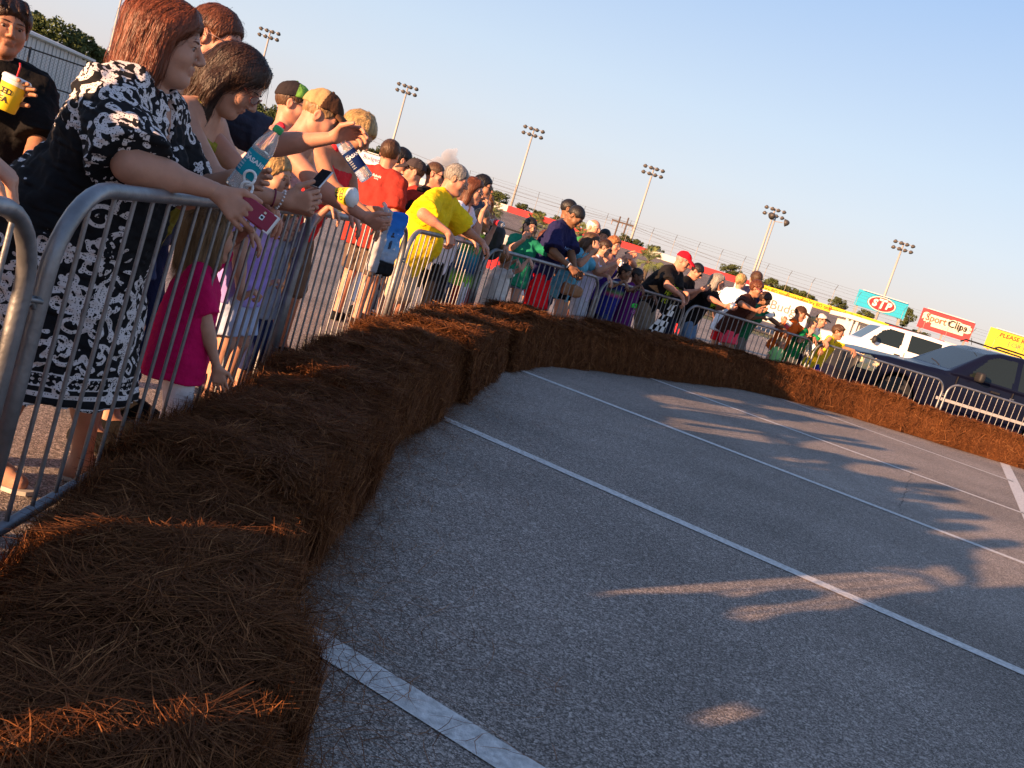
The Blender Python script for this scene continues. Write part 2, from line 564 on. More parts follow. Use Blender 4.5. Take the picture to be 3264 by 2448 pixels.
# distance of each head from the camera, checked against the line of barriers
NEWY = dict(dress=2.82, butterfly=3.7, brunette=3.4, lilac=4.35, magenta=3.3, greyboy=4.65, tancap=4.8, greencap=5.8, curly=5.85, shades=9.0, yellow=7.85, whitevee=8.9, farshades=10.0, ginger=10.6, drinker=9.5, toddler=10.2, green=11.1, teal=11.8,
            redshorts=11.25, aqua=11.8, whitehair=13.4, flattop=13.2, photographer=12.25, redcurl=12.8, braids=12.5, purple=12.85, redcap=13.5, texter=14.3, greybob=14.5, blondbun=15.5, shorthead=16.1, pinkshorts=15.0, greentop=15.5, orange=15.95, greenboy=16.2, blackcap=16.8, yellowboy=16.4, crouch=15.85)
def person(key, label, px, Y, az=0, lean=0, yaw=0, pitch=0, kid=0.0, fem=False, w=1.0, belly=0.0, bust=0.0, skin='fair', top=None, bottom=None,
           hair=('short', 'brown'), la=None, ra=None, cap_=None, glasses=None, shoes=(0.06, 0.06, 0.07), barefoot=False, H=None, roll=0.0, feet=None,
           hip_back=None, lipc=0.6, group='people watching along the barrier', strands=0, world=None, neck=1.0):
    dY = 0.0
    if key in NEWY:
        dY = NEWY[key] - Y
        Y = NEWY[key]
    hc = at(px[0], px[1], Y) if world is None else np.array(world, float)
    ca, sa = math.cos(R(az)), math.sin(R(az))
    f = np.array([ca, sa, 0.0]); l = np.array([-sa, ca, 0.0]); zz = np.array([0, 0, 1.0])
    legr = 0.515 - 0.045 * kid
    headr = 0.137 + 0.045 * kid
    w = w * 1.07
    tlr = 0.84 - 0.515 - 0.015 * kid
    th = R(lean)
    u = math.cos(th) * zz + math.sin(th) * f                        # torso axis
    ft = math.cos(th) * f - math.sin(th) * zz
    th2 = R(lean * 0.55 + pitch * 0.35)
    nu = math.cos(th2) * zz + math.sin(th2) * f
    coef = legr + tlr * math.cos(th) + 0.035 * math.cos(th2) + headr * 0.42
    if H is None:
        H = hc[2] / coef
        vs = 1.0
    S = H / 1.7
    hs = H * headr / 0.225                                          # head scale
    hy = R(az + yaw)
    hf0 = np.array([math.cos(hy), math.sin(hy), 0])
    hl = np.array([-math.sin(hy), math.cos(hy), 0])
    pt = R(pitch)
    hf = math.cos(pt) * hf0 - math.sin(pt) * zz
    hu = math.cos(pt) * zz + math.sin(pt) * hf0
    if roll:
        hl, hu = rot(hl, hf, R(roll)), rot(hu, hf, R(roll))
    nb = hc - hu * headr * H * 0.30 - hf * 0.012 * hs - nu * 0.045 * H       # base of the neck
    pel = nb - u * tlr * H
    pel[2] = max(pel[2], 0.3 * H)
    bx = pel[:2] + f[:2] * (hip_back if hip_back is not None else math.sin(th) * 0.10 * H)
    base = np.array([bx[0], bx[1], 0.0])
    root = empty('person', base, label, 'person', group)
    A = np.stack([l, ft, u])                                        # torso frame rows: left, forward, up
    HA = np.stack([hl, hf, hu])
    tp = lambda a, b, c: pel + S * (a * l + b * ft + c * u)
    hp = lambda a, b, c: hc + hs * (a * hl + b * hf + c * hu)
    sm = skin_mat(skin)
    d_ = max(Y if Y else np.linalg.norm(hc[:2]), 2.3)
    vb, vc, vh, vhand = 0.0075 + 0.0006 * d_, 0.0065 + 0.0005 * d_, 0.0034 + 0.0003 * d_, min(0.003 + 0.0003 * d_, 0.0058)
    shw = 0.165 * (0.93 if fem else 1.03) * (0.6 + 0.4 * w) * (1 - 0.10 * kid)
    tl = tlr * 1.7
    # ---- torso
    def torso(e=0.0, low=None, k=0.05):
        q = [fcap((0, 0, 0.0), (0, 0, 0.34), 0.118 * w + e, 0.118 * w + e, pel, A, 0.74, k),
             fcap((-0.055, 0, -0.02), (0.055, 0, -0.02), (0.118 if fem else 0.108) * w + e, (0.118 if fem else 0.108) * w + e, pel, A, 0.78, k),
             fcap((-0.065, 0.005, tl * 0.62), (0.065, 0.005, tl * 0.62), 0.115 * w + e, 0.115 * w + e, pel, A, 0.74, k),
             fcap((-0.09, -0.01, tl * 0.80), (0.09, -0.01, tl * 0.80), 0.082 * w + e, 0.082 * w + e, pel, A, 0.78, k)]
        q = [(p[0], p[1], p[2], p[3], p[4]) for p in q]
        for s_ in (1, -1):
            q.append(cap(tp(0.02 * s_, -0.012, tl * 0.925), tp(shw * s_, -0.005, tl * 0.855), (0.046 + e) * S, (0.050 + e) * S, 0.05 * S))
            q.append(ell(tp(0.055 * s_, -0.065, -0.05), A, np.array((0.085, 0.075, 0.09)) * S * w + e, 0.04 * S))
            if bust:
                q.append(ell(tp(0.07 * s_, 0.085 * w, tl * 0.60), A, np.array((0.066, 0.06, 0.066)) * S * (0.7 + 0.3 * bust) + e, 0.03 * S))
        if belly:
            q.append(ell(tp(0, 0.05, 0.10), A, np.array((0.13, 0.10 + 0.05 * belly, 0.15)) * S * w + e, 0.06 * S))
        return q
    def torso_scaled(e=0.0):
        # fcap radii are given for S=1
        q = []
        for p in (((0, 0, 0.0), (0, 0, 0.34), 0.118, 0.74), ((-0.055, 0, -0.02), (0.055, 0, -0.02), 0.118 if fem else 0.108, 0.78),
                  ((-0.065, 0.005, tl * 0.62), (0.065, 0.005, tl * 0.62), 0.115, 0.74), ((-0.09, -0.01, tl * 0.80), (0.09, -0.01, tl * 0.80), 0.082, 0.78)):
            r_ = p[2] * w * S + e * S
            q.append(fcap(np.array(p[0]) * S, np.array(p[1]) * S, r_, r_, pel, A, p[3], 0.05 * S))
        return q + torso(e)[4:]
    # ---- legs
    hipj = [tp(0.085 * s_ * (0.8 + 0.2 * w), 0, -0.03) for s_ in (1, -1)]
    if feet is None:
        feet = [(0.10, 0.02), (-0.10, 0.04)]
    ank = [np.array([*(base[:2] + S * (l[:2] * a + f[:2] * b)), 0.075 * S]) for a, b in feet]
    legs = []
    knees = []
    for hj, an in zip(hipj, ank):
        L_ = np.linalg.norm(hj - an)
        kn_, _ = two_bone(hj, an, L_ * 0.503, L_ * 0.503, f)
        knees.append(kn_)
    def leg_prims(e=0.0, k=0.02):
        q = []
        for hj, kn_, an in zip(hipj, knees, ank):
            q += [cap(hj, kn_, (0.082 * (0.5 + 0.5 * w) + e) * S, (0.053 * (0.6 + 0.4 * w) + e) * S, 0.03 * S),
                  cap(kn_, an, (0.050 * (0.6 + 0.4 * w) + e) * S, (0.034 + e) * S, 0.03 * S),
                  cap(kn_ * 0.8 + an * 0.2 - f * 0.02 * S, kn_ * 0.5 + an * 0.5 - f * 0.016 * S, (0.044 * (0.6 + 0.4 * w) + e) * S, (0.038 + e) * S, 0.03 * S)]
        return q
    footd = [_n(f + l * 0.12 * s_) for s_ in (1, -1)]
    def foot_prims(e=0.0):
        q = []
        for an, fd in zip(ank, footd):
            g = np.array([an[0], an[1], 0])
            q += [cap(an, g + fd * 0.09 * S + zz * 0.045 * S, (0.034 + e) * S, (0.030 + e) * S, 0.03 * S),
                  cap(g - fd * 0.035 * S + zz * 0.035 * S, g + fd * 0.14 * S + zz * 0.03 * S, (0.033 + e) * S, (0.028 + e) * S, 0.03 * S)]
        return q
    # ---- arms
    ual, fal = 0.175 * H, 0.150 * H
    arms = []
    handinfo = {}
    hp_all = []
    for nm, s_, spec in (('l', 1, la), ('r', -1, ra)):
        sh = tp(shw * s_, -0.005, tl * 0.85)
        spec = dict(spec) if spec else {}
        pole = -zz * 0.6 - f * 0.8 + l * s_ * 0.5
        if 'px' in spec:
            q_ = spec['px']; wr = at(q_[0], q_[1], q_[2] + dY); hd = None
        elif 'rail' in spec:
            q, n_, t_ = rail_near(sh + f * 0.1, spec['rail'])
            wr = q + n_ * spec.get('over', 0.05) + zz * spec.get('up', 0.035)
            spec.setdefault('dir', tuple(n_ * 0.8 - zz * spec.get('droop', 0.6)))
            spec.setdefault('palm', tuple(-zz - n_ * 0.3))
            pole = -zz * 0.5 + l * s_ * 0.9 - f * 0.3
        elif 'rel' in spec:                                          # forward, left, up from the shoulder in metres at S=1
            a, b, c = spec['rel']
            wr = sh + S * (f * a + l * b * s_ + zz * c)
        else:
            wr = sh - zz * 0.298 * H + f * 0.03 * S + l * s_ * 0.06 * S + f * math.sin(th) * 0.02
        if 'pole' in spec:
            pole = f * spec['pole'][0] + l * s_ * spec['pole'][1] + zz * spec['pole'][2]
        eb, wr = two_bone(sh, wr, ual, fal, pole)
        fd = _n(wr - eb)
        hd = np.array(spec['dir'], float) if 'dir' in spec else fd - zz * spec.get('droop', 0.15)
        pn = np.array(spec['palm'], float) if 'palm' in spec else (-l * s_)
        arms.append((sh, eb, wr))
        aw = 0.45 + 0.55 * w
        P, tips, gripc = hand_prims(wr, hd, pn, s_ * spec.get('flip', 1), S * 0.98 * (1 + 0.1 * kid), spec.get('curl', (0.35, 0.45, 0.3)), spec.get('spread', 0.1), spec.get('thumb', 0.5))
        hp_all.append((P + [cap(eb * 0.15 + wr * 0.85, wr + _n(hd) * 0.012 * S, 0.0235 * S, 0.0262 * S, 0.015 * S)]))
        handinfo[nm] = dict(wr=wr, d=_n(hd), n=_n(pn - _n(hd) * (pn @ _n(hd))), grip=gripc, tips=tips, eb=eb, sh=sh)
    aw = 0.45 + 0.55 * w
    def arm_prims(e=0.0, upto=2.0):
        q = []
        for sh, eb, wr in arms:
            q += [cap(sh, eb, (0.050 * aw + e) * S, (0.040 * aw + e) * S, 0.03 * S), cap(eb, wr, (0.040 * aw + e) * S, (0.0265 + e) * S, 0.02 * S),
                  cap(eb * 0.85 + wr * 0.15, eb * 0.6 + wr * 0.4, (0.041 * aw) * S, 0.037 * aw * S, 0.02 * S)]
        return q
    nr = (0.050 if fem else 0.058) * neck * (0.7 + 0.3 * w) * S
    neckp = cap(nb - nu * 0.03 * H, hp(0, -0.022, -0.04), nr * 1.08, nr * 0.97, 0.03 * S)
    # ---- body mesh
    V1, F1 = sdf_mesh(torso_scaled() + leg_prims() + foot_prims() + arm_prims() + [neckp], vb)
    # ---- head
    he = [ell(hp(0, -0.013, 0.026), HA, np.array((0.073, 0.094, 0.084)) * hs),
          ell(hp(0, 0.024, -0.034), HA, np.array((0.060, 0.064, 0.080)) * hs, 0.025 * hs),
          ell(hp(0, 0.066, -0.099), HA, np.array((0.020, 0.019, 0.016)) * hs, 0.028 * hs),
          cap(hp(0, 0.086, 0.012), hp(0, 0.110, -0.026), 0.007 * hs, 0.0115 * hs, 0.010 * hs),
          cap(hp(-0.036, 0.070, 0.020), hp(0.036, 0.070, 0.020), 0.013 * hs, None, 0.016 * hs),
          cap(nb, hp(0, -0.022, -0.04), nr * 1.0, nr * 0.96, 0.03 * S)]
    for s_ in (1, -1):
        he += [cap(hp(0.050 * s_, 0.004, -0.055), hp(0.014 * s_, 0.066, -0.100), 0.020 * hs, 0.015 * hs, 0.03 * hs),
               ell(hp(0.038 * s_, 0.058, -0.032), HA, np.array((0.024, 0.024, 0.026)) * hs * (0.9 + 0.1 * w + 0.12 * kid), 0.025 * hs),
               ell(hp(0.011 * s_, 0.099, -0.034), HA, np.array((0.009, 0.010, 0.008)) * hs, 0.006 * hs),
               ell(hp(0.031 * s_, 0.096, 0.001), HA, np.array((0.019, 0.017, 0.012)) * hs, 0.012 * hs, 's'),
               cap(hp(0.020 * s_, 0.0835, 0.0100), hp(0.044 * s_, 0.0765, 0.0085), 0.0055 * hs, 0.005 * hs, 0.005 * hs),
               cap(hp(0.021 * s_, 0.0825, -0.0085), hp(0.043 * s_, 0.0755, -0.0075), 0.0045 * hs, 0.004 * hs, 0.006 * hs),
               ell(hp(0.077 * s_, -0.008, -0.006), HA, np.array((0.011, 0.019, 0.031)) * hs, 0.006 * hs),
               ell(hp(0.088 * s_, -0.004, -0.004), HA, np.array((0.008, 0.011, 0.019)) * hs, 0.006 * hs, 's')]
    he += [cap(hp(-0.019, 0.085, -0.0575), hp(0.019, 0.085, -0.0575), 0.0060 * hs, None, 0.006 * hs),
           cap(hp(-0.008, 0.0905, -0.0565), hp(0.008, 0.0905, -0.0565), 0.0055 * hs, None, 0.006 * hs),
           cap(hp(-0.015, 0.086, -0.069), hp(0.015, 0.086, -0.069), 0.0070 * hs, None, 0.006 * hs),
           cap(hp(-0.020, 0.099, -0.0630), hp(0.020, 0.099, -0.0630), 0.0028 * hs, None, 0.004 * hs, 's'),
           cap(hp(0, 0.080, -0.085), hp(0, 0.080, -0.085), 0.001, None, 0.01 * hs)]
    if lean > 15 or pitch > 20 or w > 1.2:
        he.append(ell(hp(0, 0.028, -0.098), HA, np.array((0.040, 0.040, 0.026)) * hs * (0.8 + 0.25 * w), 0.025 * hs))
    V2, F2 = sdf_mesh(he, vh)
    q = (V2 - hc) @ HA.T / hs
    lip = np.clip(1.4 - np.sqrt((q[:, 0] / 0.026) ** 2 + ((q[:, 2] + 0.063) / 0.0125) ** 2) * 1.2, 0, 1) * (q[:, 1] > 0.07) * lipc
    Vs, Fs, Ls = [V1, V2], [F1, F2 + len(V1)], [np.zeros(len(V1)), lip]
    o = len(V1) + len(V2)
    for P in hp_all:
        v, ff = sdf_mesh(P, vhand)
        Vs.append(v); Fs.append(ff + o); Ls.append(np.zeros(len(v))); o += len(v)
    me = raw_mesh('body', np.concatenate(Vs) - base, np.concatenate(Fs))
    at_ = me.attributes.new('lip', 'FLOAT', 'POINT')
    at_.data.foreach_set('value', np.concatenate(Ls).astype(np.float32))
    link('body', me, root, sm)
    # ---- eyes and brows
    hname, hcol = hair[0], hair[1]
    hm = hair_mat(hcol, HAIRC[hcol])
    dark = mat('iris', (0.025, 0.015, 0.01), rough=0.15, var=0.1)
    for s_ in (1, -1):
        if not (glasses and glasses[0] == 'sun'):
            mb = MB()
            n_ = 10
            prof = [(0.0112 * hs * math.sin(math.pi * i / 8), -0.0112 * hs * math.cos(math.pi * i / 8)) for i in range(1, 8)]
            e_ = mb.lathe(prof, hp(0.031 * s_, 0.0725, 0.0025), (hl, hu, hf), 10).build('eye', mat('eye_white', (0.34, 0.29, 0.27), rough=0.2, var=0.05), root, True, base)
            MB().lathe([(0.0058 * hs, 0), (0.004 * hs, 0.0012 * hs), (0.001, 0.0015 * hs)], hp(0.031 * s_, 0.0728, 0.0015) + hf * 0.0101 * hs - hu * 0.002 * hs, (hl, hu, hf), 10).build('iris', dark, e_, True, base)
            if d_ < 9:
                lid = MB().tube([hp(0.031 * s_ + a, 0.0725 + 0.0135 - 9 * a * a, 0.0025 + 0.0065 - 18 * a * a) for a in np.linspace(-0.013, 0.013, 7)], 0.0013 * hs, 5)
                lid.build('eyelashes', mat('lash', (0.02, 0.012, 0.01), rough=0.8), root, True, base)
        bp = [hp(s_ * a, 0.083 + 0.004 - 4.2 * (a - 0.014) ** 2 - 0.3 * max(a - 0.03, 0), 0.0235 + 0.1 * (a - 0.012) - 4.5 * max(a - 0.03, 0) ** 2 * 4) for a in (0.012, 0.020, 0.030, 0.040, 0.048)]
        MB().tube(bp, [0.0022 * hs, 0.0034 * hs, 0.0032 * hs, 0.0026 * hs, 0.0012 * hs], 6).build('eyebrow', hm, root, True, base)
    # ---- hair
    def hair_prims():
        t = {'short': 0.011, 'buzz': 0.004, 'bob': 0.018, 'long': 0.015, 'curly': 0.022, 'pony': 0.009, 'bun': 0.012, 'messy': 0.017, 'tight': 0.006, 'fringe': 0.008}.get(hname, 0.012)
        if cap_:
            t = min(t, 0.006)
        q = [ell(hp(0, -0.016, 0.029), HA, (np.array((0.074, 0.094, 0.085)) + t) * hs)]
        if hname == 'fringe':
            q.append(ell(hp(0, 0.01, 0.10), HA, np.array((0.07, 0.10, 0.065)) * hs, 0.01 * hs, 's'))
        n_ = hf * 0.758 - hu * 0.652
        if hname in ('bob', 'long'):
            q.append(half(hp(0, 0.043, 0.020), n_, 0.012 * hs))
        else:
            q.append(half(hp(0, 0.045, 0.012), n_, 0.010 * hs))
            for s_ in (1, -1):
                q.append(ell(hp(0.088 * s_, 0.006, -0.012), HA, np.array((0.03, 0.030, 0.040)) * hs, 0.008 * hs, 's'))
        L = hair[2] if len(hair) > 2 else 0.15
        if hname == 'bob':
            for s_ in (1, -1):
                q += [cap(hp(0.068 * s_, 0.008, 0.045), hp(0.076 * s_, 0.012, -L * 0.75), 0.018 * hs, 0.020 * hs, 0.03 * hs),
                      cap(hp(0.072 * s_, -0.02, 0.03), hp(0.082 * s_, -0.012, -L), 0.028 * hs, 0.030 * hs, 0.03 * hs),
                      cap(hp(0.050 * s_, -0.078, 0.03), hp(0.060 * s_, -0.080, -L), 0.044 * hs, 0.042 * hs, 0.04 * hs),
                      cap(hp(0.03 * s_, 0.045, 0.100), hp(0.070 * s_, 0.030, 0.03), 0.015 * hs, 0.010 * hs, 0.02 * hs)]
            q.append(cap(hp(0, -0.095, 0.035), hp(0, -0.105, -L * 0.95), 0.050 * hs, 0.044 * hs, 0.05 * hs))
        if hname == 'long':
            for s_ in (1, -1):
                q += [cap(hp(0.068 * s_, -0.005, 0.04), hp(0.080 * s_, -0.020, -0.09), 0.022 * hs, 0.028 * hs, 0.03 * hs),
                      cap(hp(0.070 * s_, -0.035, -0.05), hp(0.07 * s_, -0.04, -0.10) - zz * (L - 0.1) - f * 0.02, 0.030 * hs, 0.020 * hs, 0.03 * hs),
                      cap(hp(0.025 * s_, 0.045, 0.098), hp(0.072 * s_, 0.005, 0.02), 0.014 * hs, 0.010 * hs, 0.02 * hs)]
            q += [cap(hp(0, -0.075, 0.02), hp(0, -0.085, -0.09), 0.058 * hs, 0.050 * hs, 0.04 * hs),
                  cap(hp(0, -0.085, -0.07), hp(0, -0.09, -0.10) - zz * (L - 0.1) - f * 0.05, 0.052 * hs, 0.026 * hs, 0.05 * hs)]
        if hname == 'pony':
            q += [cap(hp(0, -0.10, 0.02), hp(0, -0.14, -0.02), 0.022 * hs, 0.03 * hs, 0.02), cap(hp(0, -0.14, -0.02), hp(0, -0.12, -0.05) - zz * L, 0.03 * hs, 0.014 * hs, 0.02)]
        if hname == 'bun':
            q += [ell(hp(0, -0.105, -0.005), HA, np.array((0.04, 0.032, 0.04)) * hs, 0.015)]
        if hname == 'curly':
            rs = np.random.RandomState(len(key) + 3)
            for i in range(46):
                a = rs.uniform(-2.4, 2.4); b = rs.uniform(-0.1, 1.45)
                dv = np.array((math.sin(a) * math.cos(b) * 0.088, -math.cos(a) * math.cos(b) * 0.10 - 0.01, math.sin(b) * 0.10 + 0.025))
                q.append(ell(hp(*dv), HA, np.full(3, rs.uniform(0.013, 0.022)) * hs, 0.006))
        if hname == 'messy':
            for s_ in (-0.05, -0.02, 0.012, 0.04):
                q.append(cap(hp(s_, 0.02, 0.108), hp(s_ * 1.2, 0.085, 0.078), 0.014 * hs, 0.007 * hs, 0.012 * hs))
        if hname == 'tufts':
            for i, (a, b, c) in enumerate(((0, -0.03, 0.14), (0.03, 0.0, 0.13), (-0.035, -0.02, 0.125), (0, -0.08, 0.11))):
                q.append(cap(hp(a * 0.7, b, c - 0.03), hp(a, b - 0.03, c + 0.03), 0.016 * hs, 0.012 * hs, 0.006))
            q.append(cap(hp(0.05, -0.08, 0.02), hp(0.06, -0.10, -0.10), 0.016 * hs, 0.012 * hs, 0.008))
            q.append(cap(hp(-0.05, -0.08, 0.02), hp(-0.06, -0.10, -0.10), 0.016 * hs, 0.012 * hs, 0.008))
        return q
    if hname != 'none':
        def groove(V, x, y, z):
            px_, py_, pz_ = x - hc[0], y - hc[1], z - hc[2]
            a = px_ * hl[0] + py_ * hl[1] + pz_ * hl[2]; b = px_ * hf[0] + py_ * hf[1] + pz_ * hf[2]
            an = np.arctan2(a, b + 0.01)
            fr = 26 if hname in ('bob', 'long') else 18
            V += ((0.0014 * np.sin(fr * an + 4 * np.sin(23 * pz_) + 9 * np.sin(3 * an)) + 0.0012 * np.sin(57 * an + 60 * pz_)) * hs).astype(np.float32)
        V3, F3 = sdf_mesh(hair_prims(), vh * 1.1, groove if hname not in ('curly', 'buzz', 'tight', 'fringe') else None)
        ho = link('hair', raw_mesh('hair', V3 - base, F3), root, hm)
        if strands == 0 and hname not in ('buzz', 'tight', 'fringe') and not cap_ and d_ < 17:
            strands = 900
        if strands and len(V3):
            N = vnormals(V3, F3)
            rs = np.random.RandomState(5)
            idx = rs.randint(0, len(V3), strands)
            p0 = V3[idx]; n0 = N[idx]
            dn = -hu * 1.0 - zz * 0.4 - hf * 0.15 + rs.normal(size=(strands, 3)) * (0.06 if hname in ('bob', 'long') else 0.25 if hname == 'curly' else 0.12)
            rel = (p0 - hc) @ HA.T / hs
            back = np.outer(np.clip(rel[:, 2] / 0.1, 0, 1), -hf * 0.5) + np.outer(np.sign(rel[:, 0]) * np.clip(rel[:, 2] / 0.1, 0, 1), hl * 0.8)
            dn = dn * (1 - 0.5 * np.clip(rel[:, 2] / 0.1, 0, 1))[:, None] + back
            dn = dn - n0 * (dn * n0).sum(1)[:, None]
            dn /= np.linalg.norm(dn, axis=1)[:, None] + 1e-9
            Ln = (rs.uniform(0.06, 0.13, strands) if hname in ('bob', 'long') else rs.uniform(0.02, 0.05, strands)) * hs
            wd = rs.uniform(0.0005, 0.0012, strands)[:, None] * hs
            lift = rs.uniform(0.0004, 0.0028, strands) * hs
            fly = rs.uniform(size=strands) < 0.045
            lift = np.where(fly, rs.uniform(0.004, 0.014, strands) * hs, lift)
            bvh_h = BVHTree.FromPolygons([tuple(v) for v in V3], [tuple(int(i) for i in p) for p in F3])
            pts = []
            cur = p0 + n0 * (lift * 0.3)[:, None]; dcur = dn.copy(); ncur = n0.copy()
            for st_, ww in enumerate((0.6, 1.0, 0.8, 0.1)):
                sid = np.cross(dcur, ncur)
                pts += [cur - sid * wd * ww, cur + sid * wd * ww]
                if st_ == 3:
                    break
                nxt = cur + dcur * (Ln * 0.34)[:, None]
                nn = ncur.copy()
                for i in range(strands):
                    loc, no_, _, dist_ = bvh_h.find_nearest(Vector(nxt[i]))
                    if loc is not None and no_[2] > -0.55:
                        nn[i] = no_
                        nxt[i] = np.array(loc) + np.array(no_) * lift[i]
                dv = nxt - cur + 0.15 * (Ln * 0.34)[:, None] * (-zz)
                dv -= nn * (dv * nn).sum(1)[:, None] * 0.7
                dcur = dv / (np.linalg.norm(dv, axis=1)[:, None] + 1e-9)
                cur, ncur = nxt, nn
            VV = np.stack(pts, 1).reshape(-1, 3)
            q0 = np.arange(strands)[:, None] * 8
            FF = np.concatenate([q0 + np.array([[2 * j, 2 * j + 1, 2 * j + 3, 2 * j + 2]]) for j in range(3)])
            so = link('hair_strands', raw_mesh('hair_strands', VV - base, FF), ho, hm)
            so['kind'] = 'stuff'
    # ---- cap
    if cap_:
        cm = to_mat(cap_['crown'])
        q = [ell(hp(0, -0.014, 0.032), HA, (np.array((0.076, 0.097, 0.088)) + 0.012) * hs), half(hp(0, 0, 0.038), -hu + hf * 0.16, 0.004)]
        Vc, Fc = sdf_mesh(q, vh, wavy(0.0012, 45, 3))
        if cap_.get('front'):
            cen = Vc[Fc].mean(1)
            rel = (cen - hc) @ HA.T / hs
            fr = rel[:, 1] > cap_.get('split', 0.02)
            co = link('cap', raw_mesh('cap', Vc - base, Fc[~fr]), root, cm)
            link('cap_front', raw_mesh('cap_front', Vc - base, Fc[fr]), co, to_mat(cap_['front']))
        else:
            co = link('cap', raw_mesh('cap', Vc - base, Fc), root, cm)
        br = _n(hf - hu * 0.28); bu = _n(hu + hf * 0.28)
        bA = np.stack([hl, br, bu])
        cb = hp(0, 0.100, 0.030)
        q = [ell(cb, bA, np.array((0.080, 0.088, 0.030)) * hs, 0), ell(cb - bu * 0.012 * hs, bA, np.array((0.080, 0.090, 0.030)) * hs, 0.003, 's'),
             half(hp(0, 0.066, 0.03), -hf, 0.003)]
        Vb, Fb = sdf_mesh(q, min(vh * 0.8, 0.004))
        link('brim', raw_mesh('brim', Vb - base, Fb), co, to_mat(cap_.get('brim', cap_.get('front', cap_['crown']))))
        MB().lathe([(0.008 * hs, -0.002), (0.007 * hs, 0.004 * hs), (0.003 * hs, 0.007 * hs)], hp(0, -0.014, 0.130), (hl, hf, hu), 8).build('cap_button', to_mat(cap_.get('front', cap_['crown'])), co, True, base)
    # ---- glasses
    if glasses:
        kind, fm = glasses[0], glasses[1]
        up_ = glasses[2] if len(glasses) > 2 else 0.0
        gm = mat('frame_' + '%.2f%.2f%.2f' % fm, fm, rough=0.3, var=0.2, scale=60)
        g = lambda a, b, c: hp(a, b - (0.10 * up_), c + 0.085 * up_)
        rr = 0.0016 * hs if kind != 'sun' else 0.0022 * hs
        mb = MB()
        for s_ in (1, -1):
            rim = [g(s_ * (0.032 + 0.025 * math.cos(t)), 0.1035 - 9.0 * (0.032 + 0.025 * math.cos(t)) ** 2 * 0.6, 0.002 + 0.0165 * math.sin(t)) for t in np.linspace(0, 2 * math.pi, 17)]
            mb.tube(rim, rr, 5)
            mb.tube([g(s_ * 0.057, 0.086, 0.006), g(s_ * 0.076, 0.05, 0.008), g(s_ * 0.080, -0.004, 0.010)], rr, 5)
        mb.tube([g(-0.008, 0.1035, 0.005), g(0, 0.1065, 0.007), g(0.008, 0.1035, 0.005)], rr, 5)
        go = mb.build('glasses', gm, root, True, base)
        lm = mat('sun_lens', (0.008, 0.008, 0.01), rough=0.06, var=0.0) if kind == 'sun' else mat('clear_lens', (0.9, 0.92, 0.95), rough=0.02, var=0.0, trans=0.93, ior=1.05)
        for s_ in (1, -1):
            ring = [(s_ * (0.032 + 0.024 * math.cos(t)), 0.002 + 0.0158 * math.sin(t)) for t in np.linspace(0, 2 * math.pi, 15)[:-1]]
            vv = [g(a, 0.1035 - 5.4 * a * a, c) for a, c in ring] + [g(s_ * 0.032, 0.1045 - 5.4 * 0.032 ** 2, 0.002)]
            vv += [p - hf * 0.0015 * hs for p in vv]
            n_ = len(ring)
            fcs = [(i, (i + 1) % n_, n_) for i in range(n_)] + [(n_ + 1 + (i + 1) % n_, n_ + 1 + i, 2 * n_ + 1) for i in range(n_)]
            MB().add(vv, fcs).build('lens', lm, go, True, base)
    # ---- clothing
    info = dict(root=root, base=base, hc=hc, hp=hp, HA=HA, hs=hs, tp=tp, A=A, pel=pel, S=S, H=H, hands=handinfo, f=f, l=l, ft=ft, u=u, tl=tl, hipj=hipj, knees=knees, ank=ank, arms=arms)
    if top:
        ty, cm = top['type'], to_mat(top['mat'])
        e = top.get('e', 0.016)
        hem = top.get('hem', 0.10)
        fl = top.get('flare', 0.0)
        q = torso_scaled(e)
        if ty == 'tank':
            q = q[:4] + [p for i, p in enumerate(q[4:]) if not (i == 0 or i == (3 if bust else 2))]
        rw = (0.128 if fem else 0.122) * w * S + (e + fl) * S
        hl_, hr_ = 0.055 * S, rw
        if ty != 'dress':
            for s_ in (1, -1):
                q.append(fcap((s_ * hl_, -0.008 * S, 0.30 * S), (s_ * hl_, -0.018 * S, -(hem + 0.1) * S), rw * (0.88 if fem else 0.95), rw * 1.13, pel, A, 0.95, 0.04 * S))
        if belly:
            q.append(cap(tp(0, 0.055, 0.10), tp(0, 0.05, -hem), (0.13 * w + e) * S * (0.75 + 0.2 * belly), (0.115 * w + e) * S * (0.75 + 0.2 * belly), 0.05))
        if ty == 'dress':
            L = top['len']
            gz = top.get('zhem', pel[2] - L)
            cb = np.array([pel[0], pel[1], gz - 0.15]) + f * math.sin(th) * 0.05
            q.append(cap(pel + zz * 0.02, cb, (0.150 * w + e) * S, (0.205 * w + e) * S, 0.06))
        q.append(half(pel - u * hem * S, -u) if ty != 'dress' else half((0, 0, gz), -zz))
        if ty == 'tank':
            q.append(half(tp(0, 0, tl * 0.815), u, 0.01))
            q += [cap(tp(0.085 * s_, 0.07, tl * 0.70), tp(0.075 * s_, 0.0, tl * 0.985), 0.030 * S, 0.026 * S, 0.012) for s_ in (1, -1)]
            q += [cap(tp(0.075 * s_, 0.0, tl * 0.985), tp(0.08 * s_, -0.085, tl * 0.75), 0.026 * S, 0.032 * S, 0.012) for s_ in (1, -1)]
        else:
            q.append(ell(hp(0, 0.0, 0) * 0.25 + nb * 0.75 + ft * 0.02 * S + u * 0.02 * S, A, np.array((0.072, 0.080, 0.055)) * S * top.get('neck', 1.0), 0.008, 's'))
            if top.get('vneck'):
                q.append(cap(tp(0, 0.10, tl * 0.92), tp(0, 0.15, tl * 0.72), 0.045 * S, 0.008 * S, 0.006, 's'))
            sv = top.get('sleeve', 0.72)
